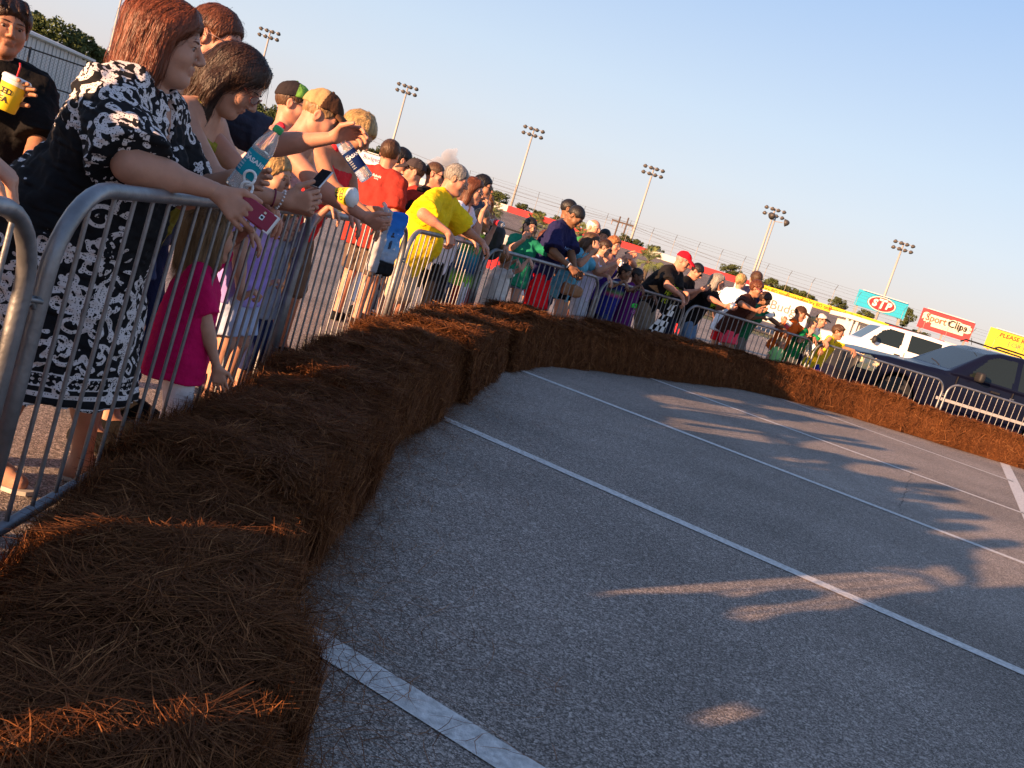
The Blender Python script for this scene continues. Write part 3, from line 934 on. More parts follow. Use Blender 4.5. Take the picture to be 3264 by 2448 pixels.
            for sh, eb, wr in arms:
                if sv <= 1:
                    q.append(cap(sh - u * 0.006, sh * (1 - sv) + eb * sv, (0.050 * aw + e) * S, (0.054 * aw + e * top.get('sfl', 1.3)) * S, 0.03 * S, flat=True))
                else:
                    q.append(cap(sh, eb, (0.050 * aw + e) * S, (0.048 * aw + e) * S, 0.03 * S))
                    q.append(cap(eb, eb * (2 - sv) + wr * (sv - 1), (0.048 * aw + e) * S, (0.040 + e * 1.3) * S, 0.02 * S, flat=True))
        Vt, Ft = sdf_mesh(q, vc * top.get('vox', 1.0), [wavy(0.0032 * S, 26, len(key) * 7 + 1), wavy(0.0016 * S, 70, 5)])
        nm = {'dress': 'dress', 'tank': 'tank_top'}.get(ty, 'shirt')
        me = raw_mesh(nm, Vt - base, Ft)
        to = link(nm, me, root, cm)
        info['top'] = to; info['topV'] = Vt; info['topF'] = Ft
        if top.get('text'):
            bvh = BVHTree.FromPolygons([tuple(v) for v in Vt], [tuple(int(i) for i in p) for p in Ft])
            for tx in top['text']:
                back = tx.get('back', False)
                c = tp(tx.get('x', 0), -0.1 if back else 0.1, tl * tx.get('z', 0.62))
                nn = -ft if back else ft
                text_on('lettering', tx['t'], tx['size'] * S, c, np.cross(u, nn), u, to_mat(tx['col']), to, base, bold=tx.get('bold', 0.0), bvh=bvh, off=0.004 + 0.0006 * d_)
    if bottom:
        cm = to_mat(bottom['mat'])
        L = bottom.get('len', 0.8)
        e = bottom.get('e', 0.018)
        q = [p for i, p in enumerate(torso_scaled(0.008)) if i == 1]
        q.append(fcap((0, 0, 0), (0, 0, 0.07 * S), (0.118 * w + 0.008) * S, (0.118 * w + 0.008) * S, pel, A, 0.80, 0.04 * S))
        for s_ in (1, -1):
            q.append(ell(tp(0.055 * s_, -0.06, -0.05), A, np.array((0.088, 0.078, 0.095)) * S * w + 0.006, 0.04 * S))
        q.append(half(tp(0, 0, 0.09 if not top or bottom.get('high') else -top.get('hem', 0.10) + 0.025), u))
        if bottom.get('type') == 'skirt':
            q.append(cap(pel - zz * 0.02, pel - zz * (L * 0.24 * H), 0.135 * S * w, 0.17 * S * w, 0.04, flat=True))
        else:
            for hj, kn_, an in zip(hipj, knees, ank):
                t1 = 0.5 + 0.5 * w
                if L <= 1:
                    q.append(cap(hj, hj * (1 - L) + kn_ * L, (0.086 * t1 + e) * S, (0.070 * t1 + e * bottom.get('fl', 1.2)) * S, 0.03 * S, flat=True))
                else:
                    q.append(cap(hj, kn_, (0.086 * t1 + e) * S, (0.060 * t1 + e) * S, 0.03 * S))
                    t = min(L - 1, 1)
                    q.append(cap(kn_, kn_ * (1 - t) + an * t, (0.058 * t1 + e) * S, (0.046 + e * bottom.get('fl', 1.2)) * S, 0.03 * S, flat=True))
        Vt, Ft = sdf_mesh(q, vc, [wavy(0.003 * S, 28, len(key) * 5 + 2)])
        nm = 'skirt' if bottom.get('type') == 'skirt' else ('shorts' if L <= 1.1 else 'trousers')
        info['bottom'] = link(nm, raw_mesh(nm, Vt - base, Ft), root, cm)
    if not barefoot and shoes is not None:
        sm_ = to_mat(shoes)
        for i in (0, 1):
            an, fd = ank[i], footd[i]
            g = np.array([an[0], an[1], 0])
            q = [cap(g + zz * 0.055 * S, g + fd * 0.10 * S + zz * 0.045 * S, 0.046 * S, 0.040 * S, 0.03 * S), cap(g - fd * 0.04 * S + zz * 0.035 * S, g + fd * 0.16 * S + zz * 0.03 * S, 0.042 * S, 0.038 * S, 0.03 * S), half((0, 0, 0.004), -zz), half((0, 0, 0.085 * S), zz)]
            v, ff = sdf_mesh(q, vc)
            link('shoe', raw_mesh('shoe', v - base, ff), root, sm_)
    PEOPLE[key] = info
    return info
# ---------------------------------------------------------------- ground
def asphalt_mat(name, base, speck, warm=0.0):
    m = bpy.data.materials.new(name); m.use_nodes = True
    t = m.node_tree; b = t.nodes['Principled BSDF']
    b.inputs['Roughness'].default_value = 0.85
    b.inputs['Specular IOR Level'].default_value = 0.3
    tc = t.nodes.new('ShaderNodeTexCoord')
    vo = t.nodes.new('ShaderNodeTexVoronoi'); vo.inputs['Scale'].default_value = 215
    vo2 = t.nodes.new('ShaderNodeTexVoronoi'); vo2.inputs['Scale'].default_value = 95
    nz = t.nodes.new('ShaderNodeTexNoise'); nz.inputs['Scale'].default_value = 0.9; nz.inputs['Detail'].default_value = 8
    nz2 = t.nodes.new('ShaderNodeTexNoise'); nz2.inputs['Scale'].default_value = 22; nz2.inputs['Detail'].default_value = 4
    for q in (vo, vo2, nz, nz2):
        t.links.new(tc.outputs['Object'], q.inputs['Vector'])
    sp = t.nodes.new('ShaderNodeSeparateColor'); t.links.new(vo.outputs['Color'], sp.inputs[0])
    sp2 = t.nodes.new('ShaderNodeSeparateColor'); t.links.new(vo2.outputs['Color'], sp2.inputs[0])
    r1 = t.nodes.new('ShaderNodeValToRGB')
    e = r1.color_ramp.elements
    e[0].position = 0.0; e[0].color = (*[v * 0.42 for v in base], 1)
    e[1].position = 1.0; e[1].color = (*[v * 2.1 for v in speck], 1)
    e.new(0.45).color = (*base, 1); e.new(0.82).color = (*[v * 1.45 for v in speck], 1)
    t.links.new(sp.outputs[0], r1.inputs['Fac'])
    r2 = t.nodes.new('ShaderNodeValToRGB')
    r2.color_ramp.elements[0].position = 0.86; r2.color_ramp.elements[0].color = (0, 0, 0, 1)
    r2.color_ramp.elements[1].position = 0.98; r2.color_ramp.elements[1].color = (0.40, 0.40, 0.40, 1)
    t.links.new(sp2.outputs[1], r2.inputs['Fac'])
    mx = t.nodes.new('ShaderNodeMix'); mx.data_type = 'RGBA'
    t.links.new(r2.outputs[0], mx.inputs['Factor']); t.links.new(r1.outputs[0], mx.inputs['A'])
    mx.inputs['B'].default_value = (*[v * 3.2 for v in speck], 1)
    r3 = t.nodes.new('ShaderNodeMapRange'); r3.inputs[1].default_value = 0.3; r3.inputs[2].default_value = 0.7; r3.inputs[3].default_value = 0.82; r3.inputs[4].default_value = 1.16
    t.links.new(nz.outputs['Fac'], r3.inputs[0])
    nz3 = t.nodes.new('ShaderNodeTexNoise'); nz3.inputs['Scale'].default_value = 0.38; nz3.inputs['Detail'].default_value = 5; nz3.inputs['Distortion'].default_value = 0.6
    t.links.new(tc.outputs['Object'], nz3.inputs['Vector'])
    r4 = t.nodes.new('ShaderNodeMapRange'); r4.inputs[1].default_value = 0.35; r4.inputs[2].default_value = 0.62; r4.inputs[3].default_value = 0.80; r4.inputs[4].default_value = 1.06
    t.links.new(nz3.outputs['Fac'], r4.inputs[0])
    mm = t.nodes.new('ShaderNodeMath'); mm.operation = 'MULTIPLY'
    t.links.new(r3.outputs[0], mm.inputs[0]); t.links.new(r4.outputs[0], mm.inputs[1])
    mu = t.nodes.new('ShaderNodeMix'); mu.data_type = 'RGBA'; mu.blend_type = 'MULTIPLY'; mu.inputs['Factor'].default_value = 1
    t.links.new(mx.outputs['Result'], mu.inputs['A'])
    cb = t.nodes.new('ShaderNodeCombineColor')
    for i in range(3): t.links.new(mm.outputs[0], cb.inputs[i])
    t.links.new(cb.outputs[0], mu.inputs['B'])
    t.links.new(mu.outputs['Result'], b.inputs['Base Color'])
    bp = t.nodes.new('ShaderNodeBump'); bp.inputs['Strength'].default_value = 0.55; bp.inputs['Distance'].default_value = 0.004
    ad = t.nodes.new('ShaderNodeMath'); ad.operation = 'ADD'
    t.links.new(vo.outputs['Distance'], ad.inputs[0]); t.links.new(nz2.outputs['Fac'], ad.inputs[1])
    t.links.new(ad.outputs[0], bp.inputs['Height'])
    t.links.new(bp.outputs[0], b.inputs['Normal'])
    return m

def sheet(name, pts, z, m, kind='structure', parent=None):
    me = bpy.data.meshes.new(name)
    me.from_pydata([(p[0], p[1], z) for p in pts], [], [tuple(range(len(pts)))])
    o = link(name, me, parent, m)
    if kind: o['kind'] = kind
    return o

grass = mat('grass_field', (0.085, 0.095, 0.035), rough=0.95, var=0.5, scale=0.7, detail=10, bump=0.5, bscale=20)
sheet('ground', [(-3000, -400), (3000, -400), (3000, 4000), (-3000, 4000)], -0.03, grass)
asph = asphalt_mat('asphalt', (0.205, 0.172, 0.148), (0.262, 0.226, 0.200))
lot = sheet('parking_lot', [(-60, -40), (120, -40), (120, 52), (-60, 52)], 0.0, asph)
paint = mat('road_paint', (0.55, 0.54, 0.52), rough=0.75, var=0.22, scale=42, bump=0.4, bscale=180, detail=12, col2=(0.62, 0.61, 0.59))
def stripe(a, b, wd):
    a = np.array(a, float); b = np.array(b, float); d = _n(b - a); n = np.array([-d[1], d[0]]) * wd / 2
    return sheet('painted_line', [a - n, b - n, b + n, a + n], 0.004, paint, None, lot)
def xline(y):      # the line that closes the bays at their far end
    return np.array((6.43 + (y - 11.41) * 1.94 / 4.23, y))
for (a, b), wd in ((((-0.29, 2.38), (0.25, 2.10)), 0.115), (((-0.34, 5.69), (2.65, 4.13)), 0.10), (((0.04, 8.91), (4.13, 6.95)), 0.10), (((1.89, 11.77), (5.70, 9.93)), 0.10), (((4.83, 14.55), (7.28, 13.10)), 0.10)):
    a = np.array(a); b = np.array(b); d = b - a
    # run on to the closing line
    t = 1.0
    for _ in range(30):
        p = a + d * t
        e = xline(p[1])[0] - p[0]
        t += e / max(abs(d[0]), .1) * 0.5
    stripe(a - d / np.linalg.norm(d) * 0.9, a + d * t, wd)
stripe(xline(-1.0), xline(17.0), 0.16)
# hairline cracks in the asphalt
crk = mat('crack_dark', (0.02, 0.019, 0.018), rough=0.95, var=0.3)
rs = np.random.RandomState(21)
for pts in (((2905, 1500), (2890, 1560), (2868, 1612), (2880, 1650)),):
    W_ = [gnd(*p)[:2] for p in pts]
    L_ = []
    for a, b in zip(W_[:-1], W_[1:]):
        for t in np.linspace(0, 1, 14)[:-1]:
            L_.append(a * (1 - t) + b * t + rs.normal(size=2) * 0.012)
    L_ = np.array(L_); T_ = np.gradient(L_, axis=0); T_ /= np.linalg.norm(T_, axis=1)[:, None]
    wv = (0.001 + 0.0025 * rs.uniform(size=len(L_)) ** 2)[:, None]
    N_ = np.stack([-T_[:, 1], T_[:, 0]], 1)
    V_ = [(*p, 0.002) for p in np.concatenate([L_ - N_ * wv, L_ + N_ * wv])]
    n_ = len(L_)
    me = bpy.data.meshes.new('crack'); me.from_pydata(V_, [], [(i, i + 1, n_ + i + 1, n_ + i) for i in range(n_ - 1)])
    link('crack', me, lot, crk)

# far side: grass verge, banked track and its wall
YW = 120.0
trk = asphalt_mat('track_asphalt', (0.15, 0.125, 0.11), (0.17, 0.145, 0.13))
mb = MB()
xs = np.linspace(-150, 190, 40)
rows = [(62, 0.0), (80, 0.55), (100, 2.0), (YW, 3.92)]
V = []; F = []
for y, z in rows:
    V += [(x, y, z + 0.01) for x in xs]
n_ = len(xs)
for i in range(len(rows) - 1):
    F += [(i * n_ + j, i * n_ + j + 1, (i + 1) * n_ + j + 1, (i + 1) * n_ + j) for j in range(n_ - 1)]
me = bpy.data.meshes.new('race_track'); me.from_pydata(V, [], F)
tr = link('race_track', me, None, trk); tr['kind'] = 'structure'
# the bank behind the wall
me = bpy.data.meshes.new('embankment'); me.from_pydata([(-150, YW + 0.9, 3.9), (190, YW + 0.9, 3.9), (190, YW + 14, -0.03), (-150, YW + 14, -0.03)], [], [(0, 1, 2, 3)])
tag(link('embankment', me, None, grass), kind='structure')

wallr = empty('track_wall', (0, YW, 3.9), 'long white, red and yellow concrete wall along the top of the banked track', 'wall')
wcol = {'w': mat('wall_white', (0.62, 0.60, 0.56), var=0.1, scale=0.6), 'r': mat('wall_red', (0.52, 0.035, 0.04), var=0.12, scale=0.6), 'y': mat('wall_yellow', (0.78, 0.55, 0.03), var=0.06, scale=0.6)}
def wx(px):
    # x on the wall plane for a column of the survey picture, measured along the wall top
    lo_, hi_ = 300, 1500
    return at(px, 639 + (px - 1558) * 0.311, YW)[0]
segs = [(300, 1620, 'w'), (1620, 1790, 'r'), (1790, 1880, 'r'), (1880, 2065, 'r'), (2065, 2190, 'w'), (2190, 2345, 'r'), (2345, 2420, 'r'), (2420, 2834, 'y'), (2834, 3010, 'r'), (3010, 3300, 'w'), (3300, 3700, 'w')]
for a, b, c in segs:
    xa, xb = wx(a), wx(b)
    n = max(1, int(round((xb - xa) / 6.0)))
    for i in range(n):
        x0, x1 = xa + (xb - xa) * i / n, xa + (xb - xa) * (i + 1) / n
        MB().box(((x0 + x1) / 2, 0.35, 0.40), (x1 - x0 - 0.05, 0.7, 0.84)).build('wall_panel', wcol[c], wallr)
red_ink = mat('sign_red_ink', (0.45, 0.03, 0.02), var=0.05)
for px, tx, sz in ((2475, "it's BO time", 0.62), (2545, "Bojangles'", 0.78), (2618, "it's BO time", 0.62), (2680, "Bojangles'", 0.78), (2745, "it's BO time", 0.62)):
    text_on('lettering', tx, sz, (wx(px), YW, 4.33), (1, 0, 0), (0, 0, 1), red_ink, wallr, (0, YW, 3.9), bold=0.012, off=0.012)
# catch fence on the wall: posts leaning over the track, wires between them
fr = empty('catch_fence', (0, YW, 4.7), 'tall catch fence of leaning posts and wires on top of the track wall', 'fence')
fm_ = mat('fence_steel', (0.16, 0.15, 0.14), rough=0.5, metal=0.4)
xa, xb = wx(1480), wx(3300)
pm = MB().tube([(0, 0.3, 0), (0, 0.3, 2.1), (0, -0.4, 2.75)], 0.03, 6).mesh('post')
pm.materials.append(fm_)
npst = 26
for i in range(npst):
    o = link('post', pm, fr)
    o.location = (xa + (xb - xa) * i / (npst - 1), 0, 0)
for z, dy in ((0.55, 0.3), (1.1, 0.3), (1.6, 0.3), (2.1, 0.3), (2.45, -0.07), (2.75, -0.4)):
    MB().tube([(xa, dy, z), (xb, dy, z)], 0.009, 4).build('wire', fm_, fr)

# ---------------------------------------------------------------- pine straw bales
HAYB = [(-0.02, 0.55), (-0.12, 1.2), (-0.25, 1.82), (-0.38, 2.44), (-0.45, 3.2), (-0.51, 4.36), (-0.37, 5.71), (-0.22, 8.31), (0.29, 9.87), (1.65, 11.91), (3.44, 14.46), (5.3, 15.55), (7.02, 15.77), (8.79, 16.0), (12.0, 16.3)]
def straw_mat(name, dark):
    m = bpy.data.materials.new(name); m.use_nodes = True
    t = m.node_tree; b = t.nodes['Principled BSDF']
    b.inputs['Roughness'].default_value = 0.75; b.inputs['Specular IOR Level'].default_value = 0.08
    at_ = t.nodes.new('ShaderNodeAttribute'); at_.attribute_name = 'rv'
    oi = t.nodes.new('ShaderNodeObjectInfo')
    rp = t.nodes.new('ShaderNodeValToRGB')
    e = rp.color_ramp.elements
    e[0].position = 0; e[0].color = (0.050, 0.016, 0.006, 1)
    e[1].position = 1; e[1].color = (0.50, 0.26, 0.105, 1)
    e.new(0.45).color = (0.145, 0.055, 0.021, 1); e.new(0.8).color = (0.285, 0.118, 0.044, 1)
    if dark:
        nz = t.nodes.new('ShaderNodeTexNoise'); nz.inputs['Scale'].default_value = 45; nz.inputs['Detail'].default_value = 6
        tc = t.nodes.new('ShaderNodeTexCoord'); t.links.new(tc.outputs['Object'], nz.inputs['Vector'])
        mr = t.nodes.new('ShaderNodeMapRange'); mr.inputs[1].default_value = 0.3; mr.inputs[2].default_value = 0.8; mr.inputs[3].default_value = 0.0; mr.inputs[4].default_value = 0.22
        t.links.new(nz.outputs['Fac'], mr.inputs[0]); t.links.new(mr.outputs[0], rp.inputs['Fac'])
    else:
        t.links.new(at_.outputs['Fac'], rp.inputs['Fac'])
    t.links.new(rp.outputs[0], b.inputs['Base Color'])
    return m
straw = straw_mat('pine_needles', False)
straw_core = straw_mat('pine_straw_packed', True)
BL, BW, BH = 0.80, 0.66, 0.44
def bale_core(seed):
    rs = np.random.RandomState(seed)
    def f(x, y, z):
        qx, qy, qz = np.abs(x) - (BL / 2 - 0.15), np.abs(y) - (BW / 2 - 0.19), np.abs(z - BH / 2 + 0.02) - (BH / 2 - 0.165)
        return np.sqrt(np.maximum(qx, 0) ** 2 + np.maximum(qy, 0) ** 2 + np.maximum(qz, 0) ** 2) + np.minimum(np.maximum(np.maximum(qx, qy), qz), 0) - 0.135
    P = [(f, np.array([-BL / 2, -BW / 2, 0.0]), np.array([BL / 2, BW / 2, BH]), 0, 'u')]
    v, ff = sdf_mesh(P, 0.028, [wavy(0.014, 13, seed), wavy(0.008, 35, seed + 9)])
    v[:, 2] = np.maximum(v[:, 2], 0.0)
    return raw_mesh('straw_block', v, ff)
def needles(seed, n, wd, box=None, out=0.035):
    rs = np.random.RandomState(seed)
    hx, hy, hz = BL / 2 - 0.02, BW / 2 - 0.035, BH - 0.01
    face = rs.choice(5, n, p=[0.42, 0.25, 0.25, 0.04, 0.04])
    P = np.zeros((n, 3)); N = np.zeros((n, 3))
    a, b = rs.uniform(-1, 1, n), rs.uniform(-1, 1, n)
    top = face == 0
    P[top] = np.stack([a[top] * hx * 1.05, b[top] * hy, np.full(top.sum(), hz)], 1); N[top] = (0, 0, 1)
    for i, (sy, nx) in enumerate(((-1, 0), (1, 0))):
        m = face == 1 + i
        P[m] = np.stack([a[m] * hx * 1.05, np.full(m.sum(), sy * hy), (b[m] * .5 + .5) * hz], 1); N[m] = (0, sy, 0)
    for i, sx in enumerate((-1, 1)):
        m = face == 3 + i
        P[m] = np.stack([np.full(m.sum(), sx * hx), a[m] * hy, (b[m] * .5 + .5) * hz], 1); N[m] = (sx, 0, 0)
    # round the long edges
    RD = 0.17
    e = np.maximum(np.abs(P[:, 1]) - (hy - RD), 0); u = np.maximum(P[:, 2] - (hz - RD), 0)
    k = np.sqrt(e * e + u * u); m = k > RD
    sc = np.where(m, RD / np.maximum(k, 1e-6), 1)
    P[:, 1] = np.sign(P[:, 1]) * (np.minimum(np.abs(P[:, 1]), hy - RD) + e * sc); P[:, 2] = np.minimum(P[:, 2], hz - RD) + u * sc
    P += 0.020 * np.sin(P[:, [1, 2, 0]] * 13 + seed) * N + 0.012 * np.sin(P[:, [2, 0, 1]] * 31 + seed * 2) * N
    # bundles share a direction
    nb_ = max(40, n // 45)
    bd = rs.normal(size=(nb_, 3)) * np.array([1.0, 0.8, 0.35]) + np.array([0, 0, 0])
    cells = (np.floor((P[:, 0] + 2) / 0.09) * 7 + np.floor((P[:, 1] + 2) / 0.09) * 131 + np.floor((P[:, 2] + 2) / 0.09) * 17).astype(int) % nb_
    D = bd[cells] + rs.normal(size=(n, 3)) * 0.55
    side = (face == 1) | (face == 2)
    D[side, 2] -= rs.uniform(0, 1.2, side.sum())
    D -= N * (D * N).sum(1)[:, None]
    D /= np.linalg.norm(D, axis=1)[:, None] + 1e-9
    wild = rs.uniform(size=n) < 0.11
    up = np.where(wild, rs.uniform(0.25, 0.9, n), rs.uniform(-0.10, 0.16, n))
    D = D + N * up[:, None]
    D /= np.linalg.norm(D, axis=1)[:, None]
    L = rs.uniform(0.10, 0.26, n)[:, None] * np.where(wild, 0.75, 1)[:, None]
    lift = (rs.uniform(-0.45, 1.0, n) * out)[:, None]
    S = np.cross(D, N + rs.normal(size=(n, 3)) * 0.5); S /= np.linalg.norm(S, axis=1)[:, None] + 1e-9
    bend = rs.normal(size=(n, 1)) * 0.10
    W_ = (wd * rs.uniform(0.6, 1.25, n))[:, None]
    pts = []
    for t, ww in ((-0.5, 0.7), (-0.15, 1.0), (0.2, 0.9), (0.5, 0.25)):
        c = P + N * lift + D * L * t + S * L * bend * (4 * t * t) - np.array([0, 0, 1.0]) * (t + 0.5) ** 2 * L * 0.16
        c[:, 2] = np.maximum(c[:, 2], 0.006)
        pts += [c - S * W_ * ww, c + S * W_ * ww]
    V = np.stack(pts, 1).reshape(-1, 3)
    q0 = np.arange(n)[:, None] * 8
    F = np.concatenate([q0 + np.array([[2 * j, 2 * j + 1, 2 * j + 3, 2 * j + 2]]) for j in range(3)])
    me = raw_mesh('needles', V, F)
    at_ = me.attributes.new('rv', 'FLOAT', 'POINT')
    at_.data.foreach_set('value', np.repeat(np.clip(rs.beta(2.0, 3.2, n), 0, 1), 8).astype(np.float32))
    return me
cores = [bale_core(s) for s in (1, 2, 3)]
near_n = [needles(11 + s, 24000, 0.0011) for s in range(3)]
far_n = [needles(31 + s, 20000, 0.0019, out=0.045) for s in range(2)]
# walk the path
HP = np.array(HAYB, float)
seg = np.diff(HP, axis=0); sl_ = np.linalg.norm(seg, axis=1); cum = np.concatenate([[0], np.cumsum(sl_)])
def hay_at(s):
    i = min(np.searchsorted(cum, s, side='right') - 1, len(seg) - 1)
    t = (s - cum[i]) / sl_[i]
    return HP[i] + seg[i] * t
s = 0.0; nbale = 0
while s < cum[-1] - 0.4:
    a, b = hay_at(s), hay_at(min(s + 0.72, cum[-1]))
    d = _n(b - a); n = np.array([-d[1], d[0]])
    c = (a + b) / 2 + n * (BW / 2 + rnd.uniform(-0.05, 0.045))
    ro = empty('pine_straw_bale', (c[0], c[1], 0), 'brown pine straw bale in the curved row along the barriers', 'bale', 'pine straw bales edging the lot', rz=math.atan2(d[1], d[0]) + rnd.uniform(-0.11, 0.11) + (math.pi if rnd.random() < 0.5 else 0))
    hz = rnd.uniform(0.90, 1.12) * float(np.interp(c[1], [0.5, 2.4, 3.6, 5.0, 7.0, 9.0, 14.0, 16.0], [0.66, 0.70, 0.76, 0.84, 0.98, 1.06, 1.10, 1.16]))
    ro.scale = (rnd.uniform(0.97, 1.05), rnd.uniform(0.94, 1.10), hz)
    co = link('straw_block', rnd.choice(cores), ro, straw_core)
    nd = rnd.choice(near_n if c[1] < 6.5 else far_n)
    no = link('needles', nd, ro, straw); no['kind'] = 'stuff'
    s += 0.735; nbale += 1
# needles shed on the asphalt along the foot of the row
rs = np.random.RandomState(77)
n = 5200
ss = rs.uniform(0.6, cum[-1], n) ** 1.0
ss = np.where(rs.uniform(size=n) < 0.6, rs.uniform(0.8, 7.0, n), ss)
pc = np.array([hay_at(q) for q in ss])
dd = np.array([_n(hay_at(min(q + 0.05, cum[-1])) - hay_at(q - 0.05)) for q in ss])
off = -np.abs(rs.normal(size=n)) ** 1.6 * 0.11 + 0.03
far_ = rs.uniform(size=n) < 0.05
off = np.where(far_, -rs.uniform(0.1, 0.8, n), off)
pc = pc + np.stack([-dd[:, 1], dd[:, 0]], 1) * off[:, None]
an = rs.uniform(0, 6.28, n)
D = np.stack([np.cos(an), np.sin(an), np.zeros(n)], 1); S_ = np.stack([-np.sin(an), np.cos(an), np.zeros(n)], 1)
L = rs.uniform(0.06, 0.22, n)[:, None]; bend = rs.normal(size=(n, 1)) * 0.12
P3 = np.concatenate([pc, np.full((n, 1), 0.007)], 1)
pts = []
for t, ww in ((-0.5, 0.7), (-0.15, 1.0), (0.2, 0.9), (0.5, 0.3)):
    c = P3 + D * L * t + S_ * L * bend * 4 * t * t + np.array([0, 0, 1]) * rs.uniform(0, 0.012, (n, 1))
    pts += [c - S_ * 0.0010 * ww, c + S_ * 0.0010 * ww]
V = np.stack(pts, 1).reshape(-1, 3); q0 = np.arange(n)[:, None] * 8
me = raw_mesh('fallen_needles', V, np.concatenate([q0 + np.array([[2 * j, 2 * j + 1, 2 * j + 3, 2 * j + 2]]) for j in range(3)]))
at_ = me.attributes.new('rv', 'FLOAT', 'POINT'); at_.data.foreach_set('value', np.repeat(rs.beta(2, 2.5, n), 8).astype(np.float32))
tag(link('fallen_needles', me, None, straw), 'brown pine needles shed on the asphalt along the bales', 'needles', kind='stuff')

# ---------------------------------------------------------------- crowd barriers
galv = mat('galvanised_steel', (0.24, 0.25, 0.265), rough=0.46, var=0.25, scale=14, metal=0.75, bump=0.15, bscale=60, detail=8)
def arc(c, r, a0, a1, n=7):
    return [(c[0] + r * math.cos(t), c[1] + r * math.sin(t)) for t in np.linspace(a0, a1, n)]
BARL = ['galvanised steel crowd barrier nearest the camera, cut off by the left edge', 'galvanised crowd barrier in front of the black paisley dress', 'galvanised crowd barrier with a printed plastic bag hung over it', 'galvanised crowd barrier the man in yellow leans on',
        'galvanised crowd barrier in front of the young man in red shorts', 'galvanised crowd barrier the man in the red cap leans on', 'galvanised crowd barrier with the row of children in green and yellow', 'galvanised crowd barrier in front of the dark blue car bonnet', 'galvanised crowd barrier at the right edge beside the dark blue car door']
for bi, (a, b) in enumerate(zip(JOINTS[:-1], JOINTS[1:])):
    a = np.array(a); b = np.array(b); d = b - a; L0 = np.linalg.norm(d); d /= L0
    g = 0.045
    L = L0 - 2 * g
    o3 = a + d * g
    root = empty('crowd_barrier', (o3[0], o3[1], 0), BARL[bi], 'barrier', 'steel crowd barriers in a curve', rz=math.atan2(d[1], d[0]))
    if bi < 2:
        root.rotation_euler = (R(1.8), 0, math.atan2(d[1], d[0]))
    if bi == 0:
        root.scale = (1, 1, 0.955)
    rc = 0.20
    pr = [(0.0, 0.05)] + [(0.0, 0.6)] + arc((rc, RAIL_Z - 0.019 - rc), rc, math.pi, math.pi / 2, 9) + arc((L - rc, RAIL_Z - 0.019 - rc), rc, math.pi / 2, 0, 9) + [(L, 0.6), (L, 0.05)]
    MB().tube([(x, 0, z) for x, z in pr], 0.0195, 12).build('frame', galv, root, True)
    MB().tube([(0.0, 0, 0.19), (L, 0, 0.19)], 0.016, 10).build('bottom_rail', galv, root, True)
    nb_ = max(2, int(round(L / 0.122)))
    cache = {}
    for i in range(1, nb_):
        x = L * i / nb_
        dx = max(rc - x, x - (L - rc), 0)
        zt = RAIL_Z - 0.019 - rc + math.sqrt(max(rc * rc - dx * dx, 0)) - 0.012
        key = round(zt, 3)
        if key not in cache:
            cache[key] = MB().tube([(0, 0, 0.19), (0, 0, zt)], 0.0061, 8, cap=False).mesh('bar', True)
            cache[key].materials.append(galv)
        o = link('bar', cache[key], root); o.location = (x, 0, 0)
    for x in (0.0, L):
        MB().box((x, 0, 0.028), (0.05, 0.62, 0.008)).tube([(x, -0.27, 0.0), (x, -0.27, 0.03)], 0.022, 8).tube([(x, 0.27, 0.0), (x, 0.27, 0.03)], 0.022, 8).build('foot', galv, root)
    for z in (0.80, 0.34):
        MB().tube([(L, 0, z), (L + 0.05, 0, z + 0.01), (L + 0.085, 0, z - 0.015), (L + 0.085, 0, z - 0.07)], 0.0075, 7).build('hook', galv, root, True)
        MB().tube([(-0.015, 0.0, z - 0.02), (-0.035, 0.02, z - 0.02), (-0.05, 0, z - 0.02), (-0.035, -0.02, z - 0.02), (-0.015, 0, z - 0.02)], 0.006, 6).build('eyelet', galv, root, True)
# ---------------------------------------------------------------- patterned cloth
def pattern_mat(name, build):
    m = bpy.data.materials.new(name); m.use_nodes = True
    t = m.node_tree; b = t.nodes['Principled BSDF']
    b.inputs['Roughness'].default_value = 0.85; b.inputs['Specular IOR Level'].default_value = 0.2
    build(t, b)
    return m

def paisley(t, b):
    at_ = t.nodes.new('ShaderNodeAttribute'); at_.attribute_name = 'scroll'
    rp = t.nodes.new('ShaderNodeValToRGB')
    rp.color_ramp.elements[0].position = 0.47; rp.color_ramp.elements[0].color = (0.62, 0.58, 0.58, 1)
    rp.color_ramp.elements[1].position = 0.53; rp.color_ramp.elements[1].color = (0.008, 0.008, 0.010, 1)
    t.links.new(at_.outputs['Fac'], rp.inputs['Fac'])
    # rows of little black dots inside the white scrolls
    tc = t.nodes.new('ShaderNodeTexCoord')
    vo = t.nodes.new('ShaderNodeTexVoronoi'); vo.inputs['Scale'].default_value = 150; vo.inputs['Randomness'].default_value = 0.5
    t.links.new(tc.outputs['Object'], vo.inputs['Vector'])
    lt = t.nodes.new('ShaderNodeMath'); lt.operation = 'LESS_THAN'; lt.inputs[1].default_value = 0.30
    t.links.new(vo.outputs['Distance'], lt.inputs[0])
    gt = t.nodes.new('ShaderNodeMath'); gt.operation = 'LESS_THAN'; gt.inputs[1].default_value = 0.30
    t.links.new(at_.outputs['Fac'], gt.inputs[0])
    mu = t.nodes.new('ShaderNodeMath'); mu.operation = 'MULTIPLY'
    t.links.new(lt.outputs[0], mu.inputs[0]); t.links.new(gt.outputs[0], mu.inputs[1])
    mx = t.nodes.new('ShaderNodeMix'); mx.data_type = 'RGBA'
    t.links.new(mu.outputs[0], mx.inputs['Factor']); t.links.new(rp.outputs[0], mx.inputs['A']); mx.inputs['B'].default_value = (0.01, 0.01, 0.012, 1)
    t.links.new(mx.outputs['Result'], b.inputs['Base Color'])

